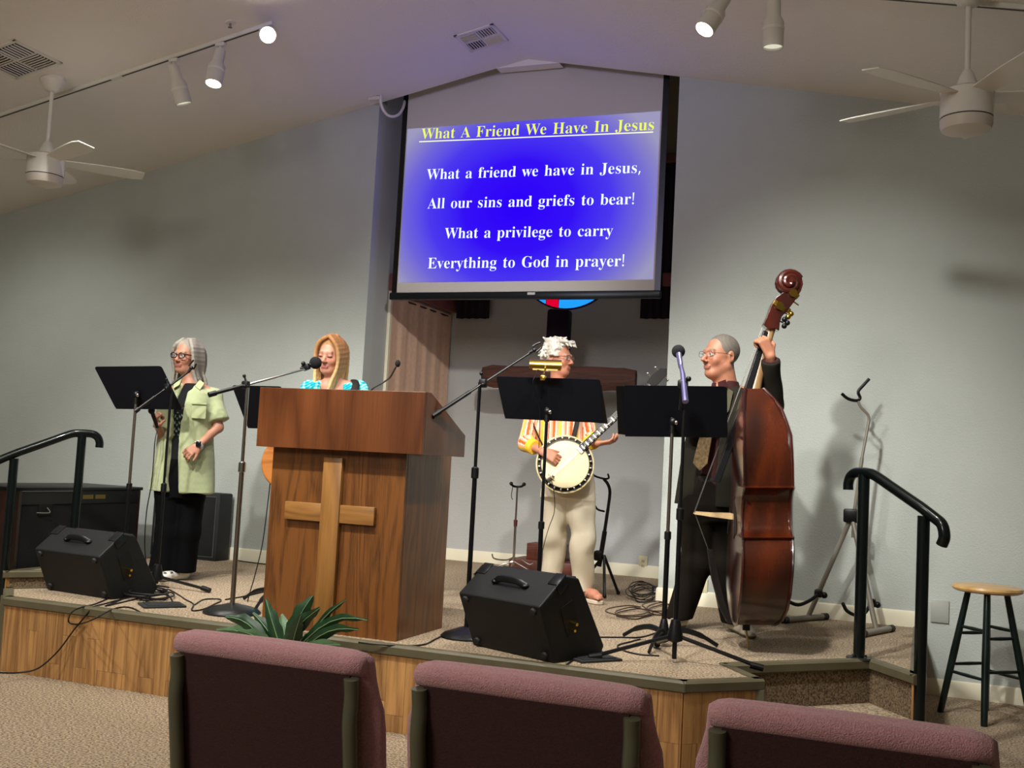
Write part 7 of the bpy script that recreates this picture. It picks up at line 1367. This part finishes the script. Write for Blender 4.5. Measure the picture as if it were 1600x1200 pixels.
# shirt, tie
fd = frameR(-.62)@np.array((0, -1, 0))
s = SDF((-.26, -.26, .75), (.28, .2, 1.48), .006); s.stack([(pz[2]+.02, pz[0], pz[1], .165, .135), (c_[2], c_[0], c_[1], .17, .14), (n_[2]-.09, n_[0], n_[1]+.01, .13, .10), (n_[2]-.03, n_[0], n_[1], .078, .078), (n_[2]+.015, n_[0]-.006, n_[1]-.006, .068, .068)], -.5, cap=1)
sdf_obj(s, 'maroon_shirt', mat('maroon_cloth', '3A1418', .8, bump=.2, bscale=500), p.e)
b = MB(); T0 = n_+fd*.085; T0[2] = n_[2]-.035; T2 = J(1094, 735, .19); T1 = J(1112, 640, .185); side = np.cross(fd, (0, 0, 1)); vs = []
for q, w in ((T0, .018), (T0+[0, 0, -.03], .014), (T1, .030), (T2+[0, 0, .04], .044), (T2, .002)): vs += [q-side*w, q+side*w]
b.add(vs+[Vector(q)+Vector(fd)*.006 for q in vs], [(i, i+1, i+3, i+2) for i in (0, 2, 4, 6)]+[(10+i, 12+i, 13+i, 11+i) for i in (0, 2, 4, 6)]+[(i, i+2, i+12, i+10) for i in (0, 2, 4, 6)]+[(i+1, i+11, i+13, i+3) for i in (0, 2, 4, 6)])
tie = b.build('necktie', mat('tie_brown', '4A3520', .6, var=.25, vscale=60, col2='6A5836'), p.e)
# jacket
s = SDF((-.44, -.62, .72), (.46, .26, 1.66), .006)
s.stack([(pz[2]-.08, pz[0], pz[1]+.01, .215, .165), (pz[2]+.08, pz[0], pz[1], .20, .155), (c_[2]-.05, c_[0], c_[1], .205, .155), (c_[2]+.08, c_[0], c_[1], .205, .15), (n_[2]-.085, n_[0]+.005, n_[1]+.015, .165, .115), (n_[2]-.015, n_[0]+.006, n_[1]+.02, .085, .085)], -.5)
s.chain([g['shL']+[0, 0, -.01], g['elL']], [.075, .066], k=.03); eL = g['elL']+(g['wrL']-g['elL'])*.92; s.cone(g['elL'], eL, .064, .048, .02, capb=True)
s.chain([g['shR']+[0, 0, -.01], g['elR']], [.072, .062], k=.03); s.cone(g['elR'], g['elR']+(g['wrR']-g['elR'])*.9, .062, .045, .02, capb=True)
for A, B, w_ in ((J(1092, 790, .2), J(1095, 690, .2), .074), (J(1095, 700, .2), J(1112, 640, .19), .066), (J(1112, 650, .19), J(1125, 598, .12), .040)): s.cone(A, B, w_, w_, .008, 'c', flat=fd, fs=.5)
sdf_obj(s, 'suit_jacket', mat('suit_olive', '25231D', .9, spec=.15, bump=.3, bscale=700, var=.12, vscale=300), p.e, None, 1, lambda v: wrinkles(v, .005, 18, .8))
b = MB(); q = Vector(g['wrL']-(g['wrL']-g['elL'])*.10); d_ = Vector(g['wrL']-g['elL']).normalized(); b.tube([q-d_*.04, q+d_*.012], [.043, .040], 16); b.build('shirt_cuff', MATS['maroon_cloth'], p.e)
for sgn, P_ in ((1, ((1128, 600, .09), (1146, 612, .12), (1140, 640, .17), (1121, 672, .195), (1118, 640, .195))), (-1, ((1118, 600, .13), (1106, 616, .2), (1098, 640, .22), (1106, 668, .21), (1110, 630, .21)))):
    b = MB(); b.prism([J(*q) for q in P_], .006, tuple(fd)); b.build('lapel', mat('lapel_lit_olive', '55513F', .9, bump=.3, bscale=700), p.e, bev=.002)  # lapels are suit cloth, lightened in colour where light falls on them
for sgn, P_ in ((1, ((1122, 597, .14), (1134, 593, .10), (1137, 604, .13), (1122, 614, .17))), (-1, ((1113, 598, .16), (1119, 598, .15), (1119, 614, .18), (1110, 610, .18)))):
    b = MB(); b.prism([J(*q) for q in P_], .003, tuple(fd)); b.build('shirt_collar', MATS['maroon_cloth'], p.e, bev=.0015)
b = MB(); b.lathe([(.168, pz[2]+.075-.0), (.170, pz[2]+.08), (.170, pz[2]+.108), (.168, pz[2]+.112)], 32, (pz[0], pz[1], 0), Matrix.Rotation(-.4, 3, 'Z'), 1, .8); b.build('belt', mat('strap_black', '15110F'), p.e)
for sd, an in (('L', .15), ('R', -.45)):
    h_ = g['an'+sd]*[1, 1, 0]; s = SDF(h_+[-.3, -.34, 0], h_+[.3, .2, .14], .005); foot(s, h_+[0, .02, 0], an, .29); s.cone(h_+[0, 0, .05], h_+[0, 0, .10], .05, .052, .02); s.cut((0, 0, .004), (0, 0, -1)); s.cut((0, 0, .11), (0, 0, 1))
    sdf_obj(s, 'beige_shoe', vcmat('shoe_leather', .45), p.e, lambda v: np.where((v[:, 2] < .022)[:, None], L3('4A4338')[None], L3('A99F8C')[None]))
# ---- small orange instrument resting on the floor behind the man
q = gp(1112, 945); t = empty('floor_instrument', q, 'small orange stringed instrument standing by the wall behind the bass', 'guitar', rz=YAW)
s = SDF((-.12, -.07, 0), (.12, .07, .36), .006); s.cone((0, 0, .10), (0, 0, .10), .095, .095, .03); s.cone((.0, 0, .235), (.0, 0, .235), .075, .075, .05); s.g = np.maximum(s.g, (np.abs(s.ax[1])-.035)[None, :, None].astype(np.float32)); sdf_obj(s, 'instrument_body', MATS['guitar_spruce'], t)
b = MB(); b.tube([V(0, -.02, .29), V(.02, -.02, .62)], .014, 8); b.build('neck', MATS['guitar_neck'], t)
b = MB(); b.tube(bez([V(-.10, -.05, .0), V(-.03, -.055, .03), V(.03, -.055, .03), V(.06, -.06, .07)], 4), .008, 8); b.build('stand_hook', BLK, t)
